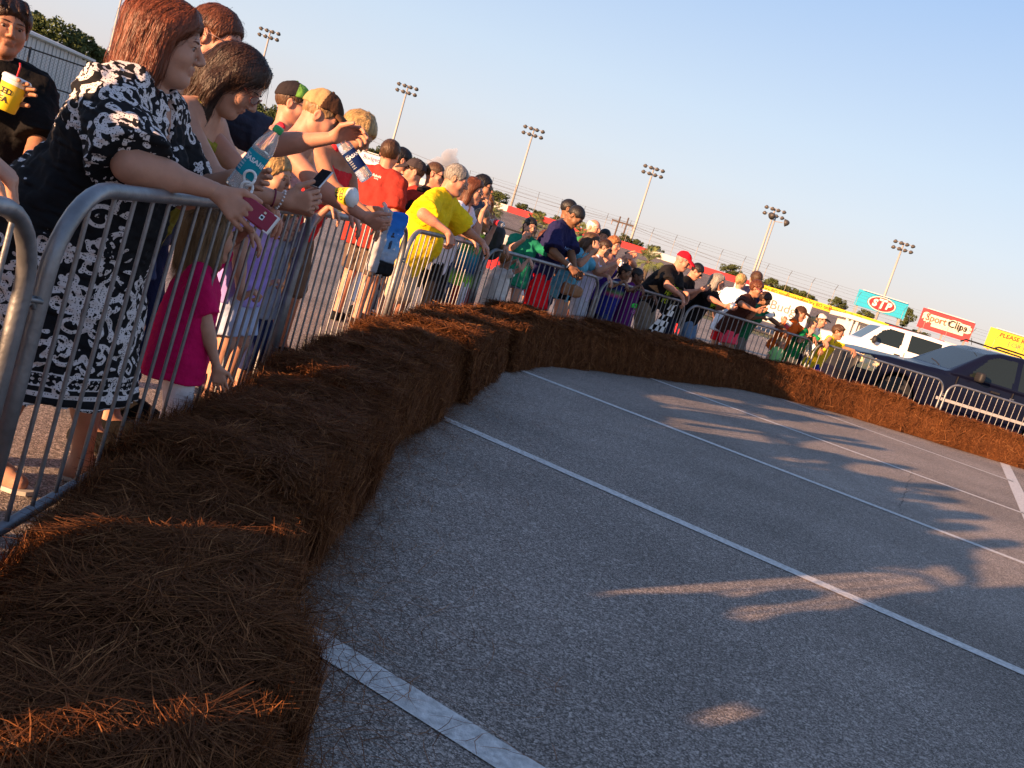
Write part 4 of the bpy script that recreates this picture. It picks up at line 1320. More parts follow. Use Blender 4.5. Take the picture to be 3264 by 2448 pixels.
def zones(name, stops, axis='Z', noise=0.0, nscale=4.0):
    """cloth whose dye changes along one axis of the object (stops: position in metres, sRGB)"""
    def bld(t, b):
        tc = t.nodes.new('ShaderNodeTexCoord'); sx = t.nodes.new('ShaderNodeSeparateXYZ')
        t.links.new(tc.outputs['Object'], sx.inputs[0])
        src = sx.outputs[axis]
        if noise:
            nz = t.nodes.new('ShaderNodeTexNoise'); nz.inputs['Scale'].default_value = nscale
            t.links.new(tc.outputs['Object'], nz.inputs['Vector'])
            ma = t.nodes.new('ShaderNodeMath'); ma.operation = 'MULTIPLY_ADD'; ma.inputs[1].default_value = noise
            t.links.new(nz.outputs['Fac'], ma.inputs[0]); t.links.new(src, ma.inputs[2])
            src = ma.outputs[0]
        lo_, hi_ = stops[0][0], stops[-1][0]
        mr = t.nodes.new('ShaderNodeMapRange'); mr.inputs[1].default_value = lo_; mr.inputs[2].default_value = hi_
        t.links.new(src, mr.inputs[0])
        rp = t.nodes.new('ShaderNodeValToRGB'); e = rp.color_ramp.elements
        e[0].position = 0; e[0].color = (*lin(stops[0][1]), 1); e[1].position = 1; e[1].color = (*lin(stops[-1][1]), 1)
        for p, c in stops[1:-1]:
            e.new((p - lo_) / (hi_ - lo_)).color = (*lin(c), 1)
        t.links.new(mr.outputs[0], rp.inputs['Fac']); t.links.new(rp.outputs[0], b.inputs['Base Color'])
    return pattern_mat(name, bld)

def checker(name, c1, c2, scale):
    def bld(t, b):
        tc = t.nodes.new('ShaderNodeTexCoord'); ch = t.nodes.new('ShaderNodeTexChecker')
        ch.inputs['Scale'].default_value = scale; ch.inputs['Color1'].default_value = (*lin(c1), 1); ch.inputs['Color2'].default_value = (*lin(c2), 1)
        t.links.new(tc.outputs['Object'], ch.inputs['Vector']); t.links.new(ch.outputs[0], b.inputs['Base Color'])
    return pattern_mat(name, bld)

BLACK, NAVY, WHITE, KHAKI = (0.075, 0.07, 0.075), (0.10, 0.12, 0.24), (0.93, 0.93, 0.93), (0.62, 0.55, 0.45)
JEANS, GREY, RED = (0.20, 0.27, 0.42), (0.45, 0.46, 0.50), (0.80, 0.14, 0.12)
rail = lambda ds, **k: dict(rail=ds, **k)

# --- nearest people, left to right
person('tea', 'person in a black T-shirt holding a yellow iced tea cup at the left edge', (26, 84), 3.75, az=-62, yaw=14, pitch=4, skin='tan', w=0.98, lipc=0.4,
       top=dict(type='tee', mat=BLACK, hem=0.16, e=0.02, sleeve=0.9, sfl=2.2), bottom=dict(mat=BLACK, len=1.0), hair=('messy', 'brunette'), strands=1800,
       cap_=None, la=dict(px=(80, 560, 3.55), palm=(0.3, 1, 0)), ra=dict(px=(-10, 300, 3.40), dir=(0.9, 0.0, 0.55), palm=(0.2, -0.6, -0.3), curl=(0.25, 0.3, 0.2), pole=(0.2, 0.8, -0.9)))
dress = person('dress', 'red-haired woman in a black dress with white paisley scrolls leaning on the barrier', (540, 130), 2.80, az=0, lean=15, yaw=12, pitch=4, fem=True, w=1.42, bust=1.3, belly=0.5, skin='fair',
       top=dict(type='dress', mat=pattern_mat('paisley_cloth', paisley), zhem=0.345, len=0.5, e=0.02, sleeve=0.98, sfl=2.6, neck=1.25, vneck=True, vox=0.62), hair=('bob', 'red', 0.135), strands=15000,
       ra=dict(px=(692, 610, 2.62), dir=(0.85, 0.10, -0.45), palm=(-0.1, 0.95, -0.2), curl=(0.35, 0.45, 0.3), pole=(-0.5, 0.9, -0.3)),
       la=dict(px=(745, 562, 2.98), dir=(0.9, 0.2, 0.15), palm=(0.25, -1, 0.1), curl=(0.7, 0.75, 0.5), pole=(-0.3, 0.6, -0.9), flip=1), barefoot=True, feet=[(0.16, 0.10), (-0.06, -0.12)])
person('butterfly', 'person in a slate T-shirt with butterfly print stretching one arm out over the crowd', (690, 128), 3.45, az=-8, lean=14, pitch=8, fem=True, w=1.15, bust=0.8, skin='pink',
       top=dict(type='tee', mat=(0.20, 0.21, 0.27), hem=0.12, sleeve=0.8, sfl=1.8), bottom=dict(mat=NAVY, len=1.9), hair=('short', 'auburn'), strands=2500,
       glasses=('clear', (0.15, 0.1, 0.1)), la=dict(px=(1058, 440, 3.72), dir=(0.75, 0.1, 0.5), palm=(0.5, -0.6, -0.6), curl=(0.55, 0.55, 0.3), pole=(0.1, 0.7, -0.9)), ra=rail(-0.1))
person('brunette', 'brunette woman in glasses looking down at the silver phone in her hands', (760, 258), 3.15, az=0, lean=24, yaw=6, pitch=34, fem=True, w=1.12, bust=1.2, skin='fair',
       top=dict(type='tank', mat=(0.55, 0.52, 0.18), hem=0.10), bottom=dict(mat=JEANS, len=0.55), hair=('long', 'brunette', 0.42), strands=15000, glasses=('clear', (0.16, 0.03, 0.02)),
       ra=dict(px=(905, 640, 3.02), dir=(0.9, 0.1, 0.25), palm=(0.1, 0.9, 0.3), curl=(0.7, 0.8, 0.5), pole=(-0.3, 0.8, -0.6)), la=dict(px=(930, 655, 3.16), dir=(0.9, -0.15, 0.2), palm=(0.0, -0.9, 0.3), curl=(0.7, 0.8, 0.5)))
person('lilac', 'blond child in a lilac T-shirt and pale denim shorts gripping the barrier bars', (868, 556), 3.62, az=-12, kid=0.6, yaw=4, pitch=6, skin='fair', hair=('short', 'blond'), strands=1200,
       top=dict(type='tee', mat=zones('lilac_dip_dye', [(0.45, (0.62, 0.60, 0.86)), (0.75, (0.62, 0.50, 0.80)), (1.0, (0.80, 0.70, 0.88))]), hem=0.14, sleeve=0.6), bottom=dict(mat=(0.66, 0.72, 0.84), len=0.85, fl=2.0),
       ra=dict(px=(765, 975, 3.42), dir=(0.6, 0.3, 0.5), palm=(0.5, 0.2, -0.6), curl=(1.1, 1.2, 0.6)), la=dict(px=(855, 745, 3.60), dir=(0.7, 0.2, 0.4), palm=(0.4, -0.3, -0.5), curl=(1.1, 1.2, 0.6)))
person('magenta', 'small blond girl in a magenta T-shirt and white capri trousers behind the barrier bars', (675, 748), 3.05, az=20, kid=0.9, yaw=25, pitch=-4, w=1.12, fem=True, skin='fair', hair=('bob', 'dirty', 0.15), strands=3500,
       top=dict(type='tee', mat=(0.74, 0.06, 0.34), hem=0.20, sleeve=0.75, sfl=1.8, flare=0.02), bottom=dict(mat=(0.90, 0.87, 0.88), len=1.5, fl=1.6), ra=dict(px=(690, 1170, 3.0)), la=rail(0.0, up=-0.1), shoes=(0.75, 0.65, 0.35))
person('greyboy', 'child in a grey T-shirt and navy trousers holding a barrier bar beside the lilac shirt', (905, 700), 3.95, az=-5, kid=0.7, pitch=5, skin='fair', hair=('short', 'dirty'),
       top=dict(type='tee', mat=(0.55, 0.57, 0.64), hem=0.12), bottom=dict(mat=(0.13, 0.17, 0.33), len=1.45), ra=dict(px=(850, 905, 3.74), dir=(0.6, 0.3, 0.4), palm=(0.5, 0.2, -0.6), curl=(1.1, 1.2, 0.6)), la=rail(0.05))
person('tancap', 'man in a tan and brown mesh cap leaning over the rail with a cup', (1025, 372), 4.35, az=0, lean=26, pitch=18, yaw=6, w=1.12, skin='pink', neck=1.15,
       top=dict(type='tank', mat=(0.80, 0.62, 0.62), hem=0.10), bottom=dict(mat=(0.42, 0.36, 0.30), len=1.0), hair=('short', 'dirty'), cap_=dict(crown=(0.66, 0.54, 0.38), front=(0.27, 0.18, 0.13), brim=(0.36, 0.24, 0.16), split=-0.018),
       ra=dict(px=(1160, 690, 4.12), dir=(0.85, 0.2, -0.2), palm=(0.2, 0.7, 0.3), curl=(0.7, 0.7, 0.4), pole=(-0.4, 0.7, -0.6)), la=rail(0.15))
person('greencap', 'youth in a green and black cap and sunglasses behind the tan cap', (935, 332), 5.4, az=0, yaw=8, pitch=2, skin='pink', top=dict(type='tank', mat=(0.80, 0.18, 0.26), hem=0.1), bottom=dict(mat=GREY, len=1.0), hair=('short', 'brown'),
       cap_=dict(crown=(0.16, 0.14, 0.15), front=(0.45, 0.66, 0.28), brim=(0.47, 0.70, 0.30), split=0.012), glasses=('sun', (0.05, 0.04, 0.04)))
person('curly', 'youth with curly blond hair in a red tank top leaning on the rail', (1140, 425), 4.95, az=-18, lean=22, pitch=30, yaw=10, skin='tan', w=1.05, top=dict(type='tank', mat=(0.82, 0.17, 0.20), hem=0.12), bottom=dict(mat=(0.40, 0.33, 0.27), len=1.1),
       hair=('curly', 'blond'), strands=2500, ra=rail(-0.15), la=dict(px=(1205, 670, 5.0), dir=(0.8, 0.2, -0.55), palm=(-0.2, 0.3, -0.9), curl=(0.8, 0.9, 0.5)))
# --- the group standing back from the rail
person('redback', 'man seen from behind in a brick red T-shirt with small white print on the collar', (1243, 490), 8.4, az=72, yaw=10, skin='pink', hair=('short', 'brown'), top=dict(type='tee', mat=(0.57, 0.19, 0.16), hem=0.16, e=0.022, sleeve=0.85, sfl=1.8,
       text=[dict(t='Rebels', size=0.035, z=0.86, back=True, col=WHITE), dict(t='racing', size=0.02, z=0.82, back=True, col=WHITE)]), bottom=dict(mat=(0.36, 0.30, 0.27), len=0.9), shoes=(0.10, 0.10, 0.11))
person('shadehead', 'dark-haired man in a grey shirt half hidden behind the brick red T-shirt', (1282, 512), 9.2, az=40, yaw=-20, skin='pink', hair=('short', 'black'), top=dict(type='tee', mat=(0.62, 0.64, 0.70)), bottom=dict(mat=JEANS, len=1.9))
person('hebrew', 'youth in a dark cap turned left wearing a red T-shirt with white letters', (1318, 548), 8.9, az=-130, yaw=-35, pitch=6, skin='fair', hair=('short', 'brown'), cap_=dict(crown=(0.24, 0.21, 0.22)), glasses=('sun', (0.03, 0.03, 0.03), 1.0),
       top=dict(type='tee', mat=(0.56, 0.18, 0.15), hem=0.15, text=[dict(t='\u05d0\u05ea', size=0.12, z=0.66, x=-0.03, col=WHITE, bold=0.002), dict(t='\u05e9\u05dc', size=0.12, z=0.44, x=-0.03, col=WHITE, bold=0.002)]), bottom=dict(mat=(0.30, 0.30, 0.34), len=0.95))
person('shades', 'man with cropped dark hair, wraparound sunglasses and a black shirt behind the yellow shirt', (1388, 557), 8.3, az=-12, yaw=0, skin='pink', hair=('buzz', 'brown'), glasses=('sun', (0.03, 0.03, 0.03)), top=dict(type='tee', mat=BLACK, hem=0.1), bottom=dict(mat=KHAKI, len=1.0))
# --- along the rail
person('yellow', 'grey-haired man in a bright yellow T-shirt leaning on the rail with both arms', (1455, 572), 7.35, az=-12, lean=20, pitch=12, yaw=10, w=1.12, belly=0.8, skin='pink', hair=('short', 'grey'), glasses=('clear', (0.15, 0.14, 0.14)), neck=1.1,
       top=dict(type='tee', mat=(0.93, 0.78, 0.10), hem=0.20, e=0.026, sleeve=0.92, sfl=2.4), bottom=dict(mat=(0.70, 0.63, 0.55), len=1.05, e=0.03),
       ra=dict(px=(1430, 742, 6.95), dir=(0.45, 0.1, -0.85), palm=(-0.5, 0.4, -0.2), curl=(0.7, 0.7, 0.4), pole=(-0.6, 0.8, -0.1)), la=dict(px=(1535, 770, 7.55), dir=(0.8, 0.0, -0.55), palm=(-0.4, 0.2, -0.7), curl=(0.5, 0.6, 0.4), pole=(-0.6, 0.8, -0.1)), hip_back=-0.05)
person('whitevee', 'dark-haired woman in glasses and a white V-neck T-shirt with a bag strap', (1508, 608), 8.05, az=-15, lean=14, yaw=4, pitch=4, fem=True, bust=1.0, skin='fair', hair=('bob', 'auburn', 0.14), glasses=('clear', (0.03, 0.02, 0.02)),
       top=dict(type='tee', mat=(0.88, 0.88, 0.93), hem=0.18, vneck=True, sleeve=0.7), bottom=dict(mat=(0.07, 0.06, 0.08), len=1.95), ra=rail(-0.12), la=dict(rel=(0.2, -0.12, 0.05), dir=(0.3, 0.1, 0.9), palm=(-0.9, 0, 0), curl=(0.6, 0.7, 0.5)))
person('farshades', 'man in sunglasses looking over the shoulder of the white V-neck', (1540, 595), 8.9, az=-12, skin='tan', hair=('short', 'black'), glasses=('sun', (0.03, 0.03, 0.03)), top=dict(type='tee', mat=(0.25, 0.27, 0.33)), bottom=dict(mat=JEANS, len=1.9))
person('ginger', 'ginger-haired person half hidden behind the drinking boy', (1546, 650), 9.6, az=-70, skin='fair', fem=True, kid=0.2, hair=('bob', 'ginger', 0.12), top=dict(type='tee', mat=(0.85, 0.86, 0.9)), bottom=dict(mat=JEANS, len=1.0))
person('drinker', 'boy with sunglasses on his head drinking from a red-labelled bottle in a tie-dye shirt', (1538, 700), 8.55, az=-14, yaw=2, kid=0.45, pitch=-4, skin='tan', hair=('buzz', 'dirty'), glasses=('sun', (0.03, 0.03, 0.04), 0.95),
       top=dict(type='tee', mat=zones('tie_dye', [(0.55, (0.55, 0.80, 0.25)), (0.72, (0.55, 0.80, 0.25)), (0.80, (0.12, 0.22, 0.42)), (0.95, (0.15, 0.60, 0.72)), (1.03, (0.35, 0.72, 0.30)), (1.1, (0.75, 0.85, 0.25))], noise=0.12, nscale=5), hem=0.16, sleeve=0.8, sfl=1.8),
       bottom=dict(mat=zones('red_white_shorts', [(-0.2, (0.62, 0.08, 0.12)), (0.0, (0.62, 0.08, 0.12)), (0.01, (0.9, 0.9, 0.92)), (0.07, (0.9, 0.9, 0.92)), (0.08, (0.62, 0.08, 0.12)), (0.2, (0.62, 0.08, 0.12))], axis='X'), len=1.0, fl=2.0),
       ra=dict(px=(1577, 722, 8.30), dir=(-0.1, 0.2, 0.95), palm=(-0.7, 0.5, 0.1), curl=(0.7, 0.7, 0.5), pole=(0.1, 0.5, -1.0)), la=rail(0.1))
person('toddler', 'toddler in a cream and blue shirt reaching up to the rail', (1612, 828), 9.15, az=40, yaw=20, kid=1.0, skin='fair', hair=('short', 'ginger'), top=dict(type='tee', mat=(0.86, 0.84, 0.82), hem=0.26, flare=0.03, sleeve=0.5), bottom=dict(mat=(0.5, 0.58, 0.78), len=0.8), ra=rail(0.0, up=-0.02), la=rail(-0.2, up=-0.02))
person('green', 'dark-haired woman in a green T-shirt with her hand to her mouth', (1690, 722), 10.5, az=-70, yaw=10, pitch=8, fem=True, bust=0.9, skin='fair', hair=('pony', 'black', 0.2), top=dict(type='tee', mat=(0.13, 0.50, 0.38), hem=0.14, sleeve=0.75), bottom=dict(mat=(0.45, 0.55, 0.70), len=0.35),
       ra=dict(px=(1668, 765, 10.15), dir=(0.2, 0, 0.95), palm=(0.6, 0.6, 0.1), curl=(0.8, 0.8, 0.5), pole=(0.1, 0.6, -1)), la=rail(0.2))
person('teal', 'long-haired woman in sunglasses and a teal top behind the green T-shirt', (1742, 760), 11.1, az=-25, fem=True, bust=0.8, skin='tan', hair=('long', 'auburn', 0.36), glasses=('sun', (0.05, 0.03, 0.03)), top=dict(type='tank', mat=(0.10, 0.55, 0.60), hem=0.12), bottom=dict(mat=JEANS, len=0.5))
person('redshorts', 'young man in a navy T-shirt and bright red shorts leaning with clasped hands', (1835, 690), 10.55, az=-24, lean=16, pitch=38, skin='brown', w=1.08, hair=('tight', 'black'), top=dict(type='tee', mat=(0.135, 0.135, 0.29), hem=0.20, e=0.026, sleeve=0.88, sfl=2.2, text=[dict(t='MCC', size=0.06, z=0.60, x=0.02, col=(0.55, 0.68, 0.9))]),
       bottom=dict(mat=(0.90, 0.06, 0.12), len=1.05, e=0.035, fl=2.0), ra=dict(px=(1818, 852, 10.25), dir=(0.8, -0.1, -0.5), palm=(-0.2, 0.7, -0.3), curl=(0.7, 0.8, 0.5), pole=(-0.6, 0.7, -0.4)), la=dict(px=(1835, 865, 10.42), dir=(0.7, -0.3, -0.5), palm=(-0.2, -0.7, -0.2), curl=(0.7, 0.8, 0.5)))
person('behindnavy', 'man with cropped dark hair half hidden behind the young man in navy', (1815, 668), 12.6, az=-10, skin='brown', hair=('tight', 'black'), top=dict(type='tee', mat=(0.25, 0.25, 0.28)), bottom=dict(mat=JEANS, len=1.8))
person('aqua', 'girl with long brown hair in an aqua T-shirt raising her hand to her face', (1885, 772), 10.95, az=-25, lean=14, pitch=22, yaw=20, fem=True, bust=0.7, skin='fair', hair=('long', 'brown', 0.44), top=dict(type='tee', mat=(0.36, 0.64, 0.74), hem=0.20, sleeve=0.7), bottom=dict(mat=(0.05, 0.05, 0.06), len=0.45),
       ra=dict(px=(1895, 800, 10.6), dir=(0.2, 0.1, 0.9), palm=(-0.3, 0.8, 0), curl=(0.6, 0.6, 0.4), pole=(0.2, 0.7, -0.9)), la=rail(0.1))
person('whitehair', 'white-haired man showing only the top of his head behind the girl in aqua', (1893, 728), 13.0, az=-40, skin='pink', hair=('fringe', 'white'), top=dict(type='tee', mat=(0.2, 0.5, 0.3)), bottom=dict(mat=KHAKI, len=1.0))
person('flattop', 'dark-haired man standing behind the woman taking a photograph', (1925, 757), 12.6, az=-100, skin='tan', hair=('short', 'black'), top=dict(type='tee', mat=(0.6, 0.45, 0.3)), bottom=dict(mat=KHAKI, len=1.0))
person('photographer', 'woman in sunglasses and a white trimmed purple top taking a photograph with her phone', (1930, 790), 11.55, az=-25, lean=12, pitch=12, yaw=8, fem=True, bust=1.0, skin='fair', hair=('pony', 'brunette', 0.12), glasses=('sun', (0.04, 0.03, 0.03)), top=dict(type='tank', mat=(0.78, 0.76, 0.86), hem=0.12), bottom=dict(mat=(0.72, 0.73, 0.78), len=0.9),
       ra=dict(px=(1962, 842, 11.2), dir=(0.8, 0.1, 0.4), palm=(0.1, 0.8, 0.1), curl=(0.7, 0.7, 0.4), pole=(-0.1, 0.7, -0.9)), la=dict(px=(1972, 835, 11.4), dir=(0.8, 0, 0.4), palm=(0.1, -0.8, 0.1), curl=(0.7, 0.7, 0.4)))
person('redcurl', 'red-haired woman in glasses and a purple top filming with raised hands', (1957, 782), 12.05, az=-40, lean=8, fem=True, bust=1.0, w=1.1, skin='pink', hair=('curly', 'ginger'), glasses=('clear', (0.1, 0.1, 0.1)), top=dict(type='tank', mat=(0.28, 0.18, 0.55), hem=0.12), bottom=dict(mat=NAVY, len=1.0),
       ra=dict(px=(1990, 820, 11.8), dir=(0.8, 0.1, 0.3), palm=(0, 0.7, -0.2), curl=(0.7, 0.7, 0.4)), la=dict(px=(2000, 815, 12.0), dir=(0.8, 0, 0.3), palm=(0, -0.7, -0.2), curl=(0.7, 0.7, 0.4)))
person('braids', 'girl with tufted braids in a blue top resting both arms on the rail', (1992, 868), 11.75, az=-30, lean=10, yaw=8, pitch=4, kid=0.5, fem=True, skin='brown', hair=('tufts', 'black'), top=dict(type='tee', mat=zones('blue_print_top', [(0.6, (0.10, 0.12, 0.45)), (0.82, (0.12, 0.14, 0.50)), (0.86, (0.65, 0.25, 0.45)), (0.90, (0.35, 0.50, 0.30)), (0.95, (0.10, 0.12, 0.40)), (1.2, (0.13, 0.12, 0.18))]), hem=0.14, sleeve=0.3), bottom=dict(mat=(0.16, 0.22, 0.40), len=0.75, fl=2.0), ra=rail(-0.1, up=0.03), la=rail(0.12, up=0.03))
person('purple', 'child in a purple T-shirt with green and pink lettering beside the braided girl', (2032, 880), 12.15, az=-28, kid=0.5, yaw=6, pitch=4, skin='dark', hair=('tight', 'black'), top=dict(type='tee', mat=(0.34, 0.10, 0.38), hem=0.26, flare=0.02, sleeve=0.5, text=[dict(t='#SON', size=0.10, z=0.34, col=(0.25, 0.85, 0.35), bold=0.004), dict(t='NOT', size=0.09, z=0.12, col=(0.75, 0.45, 0.75), bold=0.002)]), bottom=dict(mat=NAVY, len=1.5), ra=rail(-0.05), la=rail(0.15, up=-0.05))
person('redcap', 'man in a red cap and black T-shirt leaning far over the rail', (2178, 832), 12.75, az=-32, lean=30, pitch=16, yaw=10, w=1.12, belly=0.6, skin='pink', hair=('short', 'grey'), cap_=dict(crown=(0.88, 0.08, 0.16)), glasses=('clear', (0.1, 0.1, 0.1)), neck=1.1,
       top=dict(type='tee', mat=(0.11, 0.105, 0.11), hem=0.16, e=0.026, sleeve=0.85, sfl=1.9, text=[dict(t='KEY', size=0.10, z=0.66, x=0.0, col=(0.72, 0.80, 0.20), bold=0.002), dict(t='HITS', size=0.10, z=0.48, col=(0.72, 0.80, 0.20), bold=0.002), dict(t='POC', size=0.10, z=0.30, col=(0.72, 0.80, 0.20), bold=0.002)]),
       bottom=dict(mat=(0.50, 0.45, 0.39), len=1.05, e=0.035), ra=dict(px=(2175, 945, 12.35), dir=(0.5, 0, -0.85), palm=(-0.6, 0.3, -0.2), curl=(0.4, 0.5, 0.3), pole=(-0.6, 0.8, 0)), la=dict(px=(2190, 935, 12.55), dir=(0.3, 0, -0.9), palm=(-0.6, -0.3, -0.2), curl=(0.4, 0.5, 0.3)))
person('texter', 'dark-haired person in a black T-shirt looking down at a phone behind the red cap', (2222, 865), 13.35, az=-25, lean=14, pitch=30, skin='pink', hair=('short', 'black'), glasses=('sun', (0.03, 0.03, 0.03)), top=dict(type='tee', mat=BLACK, hem=0.12), bottom=dict(mat=(0.10, 0.12, 0.2), len=1.9), ra=dict(px=(2226, 925, 13.0), dir=(0.8, 0, 0.3), palm=(0, 0.5, 0.6), curl=(0.6, 0.6, 0.4)), la=dict(px=(2236, 922, 13.2), dir=(0.8, 0, 0.3), palm=(0, -0.5, 0.6), curl=(0.6, 0.6, 0.4)))
person('greybob', 'woman with a grey bob in a black T-shirt leaning with a drink can', (2290, 898), 13.55, az=-34, lean=24, pitch=8, yaw=14, fem=True, bust=1.2, w=1.12, skin='pink', hair=('bob', 'grey', 0.12), glasses=('clear', (0.1, 0.1, 0.1)), top=dict(type='tee', mat=(0.09, 0.085, 0.095), hem=0.20, sleeve=0.9, sfl=1.6, text=[dict(t='KEY', size=0.09, z=0.66, col=(0.72, 0.80, 0.20), bold=0.002), dict(t='HITS', size=0.09, z=0.50, col=(0.72, 0.80, 0.20), bold=0.002)]), bottom=dict(mat=(0.40, 0.50, 0.62), len=1.0), ra=dict(px=(2310, 975, 13.15), dir=(0.9, 0, 0.0), palm=(0, 0.8, 0.2), curl=(0.7, 0.7, 0.4), pole=(-0.5, 0.8, 0)), la=dict(px=(2322, 978, 13.3), dir=(0.9, 0, 0.0), palm=(0, -0.8, 0.2), curl=(0.7, 0.7, 0.4)))
person('blondbun', 'woman with a blond bun in a pale blue shirt seen from behind', (2362, 897), 14.5, az=60, yaw=-10, fem=True, skin='fair', hair=('bun', 'blond'), top=dict(type='tee', mat=(0.80, 0.85, 0.90), hem=0.18, sleeve=0.8), bottom=dict(mat=(0.80, 0.10, 0.16), len=0.75))
person('shorthead', 'person with short brown hair just behind the woman in pink shorts', (2408, 890), 15.2, az=100, skin='fair', hair=('messy', 'brown'), top=dict(type='tee', mat=(0.12, 0.13, 0.25)), bottom=dict(mat=KHAKI, len=1.0))
person('pinkshorts', 'woman with curly auburn hair, pink glasses, brown T-shirt and coral pink shorts', (2412, 920), 14.3, az=-36, lean=17, pitch=12, yaw=10, fem=True, bust=1.1, w=1.08, skin='tan', hair=('curly', 'auburn'), glasses=('sun', (0.7, 0.15, 0.35)), top=dict(type='tee', mat=(0.26, 0.14, 0.11), hem=0.16, sleeve=0.8), bottom=dict(mat=(0.93, 0.28, 0.38), len=0.7, fl=2.0), ra=dict(px=(2408, 990, 13.95), dir=(0.9, 0, 0.1), palm=(0, 0.8, 0.3), curl=(0.7, 0.7, 0.4), pole=(-0.5, 0.8, 0)), la=dict(px=(2418, 986, 14.15), dir=(0.9, 0, 0.1), palm=(0, -0.8, 0.3), curl=(0.7, 0.7, 0.4)))
person('greentop', 'dark-haired woman in a green top bending to a white cup at the rail', (2440, 955), 14.75, az=-30, lean=16, pitch=20, fem=True, bust=0.8, skin='brown', hair=('curly', 'brunette'), top=dict(type='tee', mat=(0.11, 0.40, 0.27), hem=0.30, sleeve=0.6), bottom=dict(mat=(0.42, 0.40, 0.38), len=1.2), ra=dict(px=(2430, 1012, 14.4), dir=(0.9, 0, 0), palm=(0, 0.8, 0.2), curl=(0.7, 0.7, 0.4)), la=rail(0.15))
person('orange', 'youth in a brown cap and orange T-shirt holding a red and white cup', (2552, 1000), 15.6, az=-35, lean=18, pitch=8, kid=0.2, skin='tan', hair=('short', 'brown'), cap_=dict(crown=(0.24, 0.16, 0.13)), top=dict(type='tee', mat=(0.80, 0.36, 0.10), hem=0.15, sleeve=0.9, sfl=1.8), bottom=dict(mat=(0.45, 0.12, 0.10), len=1.0), ra=dict(px=(2495, 1030, 15.2), dir=(0.1, 0, 0.9), palm=(0.4, 0.7, 0), curl=(0.7, 0.7, 0.4), pole=(-0.3, 0.9, -0.4)), la=rail(0.1))
person('greenboy', 'boy with cropped pale hair in a green T-shirt and khaki shorts at the rail', (2590, 1030), 15.75, az=-35, lean=18, pitch=6, kid=0.4, yaw=6, skin='fair', hair=('buzz', 'blond'), top=dict(type='tee', mat=(0.08, 0.50, 0.28), hem=0.22, flare=0.02, sleeve=0.85, sfl=2.0), bottom=dict(mat=(0.80, 0.68, 0.52), len=1.0, fl=2.2), ra=dict(px=(2582, 1065, 15.4), dir=(0.2, 0, 0.9), palm=(0.2, 0.7, 0), curl=(0.8, 0.8, 0.4), pole=(0, 0.7, -0.9)), la=rail(0.1))
person('blackcap', 'man in a black cap and white shirt behind the green boy', (2618, 1022), 16.3, az=-32, lean=20, skin='pink', hair=('short', 'brown'), cap_=dict(crown=(0.12, 0.10, 0.10), front=(0.85, 0.80, 0.75), split=-0.06, brim=(0.12, 0.10, 0.10)), top=dict(type='tee', mat=(0.93, 0.93, 0.93), hem=0.12), bottom=dict(mat=NAVY, len=1.0))
person('yellowboy', 'boy with brown hair in a yellow T-shirt and blue shorts at the rail', (2672, 1058), 16.0, az=-32, lean=20, pitch=6, kid=0.5, skin='tan', hair=('messy', 'brown'), top=dict(type='tee', mat=(0.90, 0.78, 0.16), hem=0.24, flare=0.02, sleeve=0.85), bottom=dict(mat=(0.13, 0.18, 0.55), len=1.0, fl=2.0), ra=dict(px=(2617, 1110, 15.7), dir=(0.1, 0, -0.9), palm=(0, 0.8, 0), pole=(0.3, 0.8, 0.4)), la=rail(0.1, up=0.03))
person('crouch', 'small blond child in a green striped top low behind the barrier', (2490, 1092), 15.15, az=-60, kid=1.0, skin='fair', hair=('short', 'blond'), top=dict(type='tee', mat=zones('green_stripes', [(0.2 + 0.02 * i, ((0.15, 0.55, 0.28) if i % 2 else (0.55, 0.80, 0.5))) for i in range(28)], axis='X'), hem=0.24, flare=0.02), bottom=dict(mat=(0.3, 0.4, 0.3), len=1.0))
# --- people on the near side of the frame's edge: one hand shows, the others shade the straw and the asphalt
person('gripper', 'person whose hand grips the rail of the nearest barrier at the left edge', None, 1.3, world=(-1.55, 1.74, 1.50), az=8, lean=10, skin='fair', w=1.1, hair=('short', 'brown'), top=dict(type='tee', mat=(0.45, 0.48, 0.55)), bottom=dict(mat=JEANS, len=1.0),
       la=dict(px=(2, 556, 1.80), dir=(0.75, 0.35, -0.45), palm=(-0.2, 0.0, -0.95), curl=(0.75, 0.9, 0.5), pole=(-0.3, 0.8, -0.5)), ra=rail(-0.1))
GL = 'bystander beyond the left of the picture whose long shadow falls across the asphalt'
for i, (x, y, z, az_) in enumerate(((-2.35, 2.05, 1.58, 5), (-1.45, -0.55, 1.62, 20), (-1.6, 0.5, 1.6, 12), (-1.5, 0.0, 1.56, 14), (-2.25, 1.5, 1.6, 8), (-2.75, 0.55, 1.66, 25), (-1.05, -1.75, 1.6, 30), (-2.3, -1.3, 1.55, 30), (-1.3, -1.15, 1.64, 24), (-2.0, -0.75, 1.6, 24))):
    person('by%d' % i, GL, None, 6.0, world=(x, y, z), az=az_, skin='fair', hair=('short', 'brown'), w=1.1, top=dict(type='tee', mat=(0.5, 0.5, 0.55)), bottom=dict(mat=JEANS, len=1.5), group='bystanders beyond the picture edge')
for i, (x, y) in enumerate(((-1.34, 1.32), (-1.32, 1.74), (-1.33, 1.06))):  # low figures added out of view to block sun from the near asphalt
    person('bykid%d' % i, 'small child added unseen beyond the left of the picture to shade the near asphalt', None, 6.0, world=(x, y, 0.74), az=5, kid=1.0, skin='fair', hair=('short', 'blond'), top=dict(type='tee', mat=(0.6, 0.3, 0.3), e=0.03), bottom=dict(mat=JEANS, len=1.0), group='small unseen bystanders added for shade')
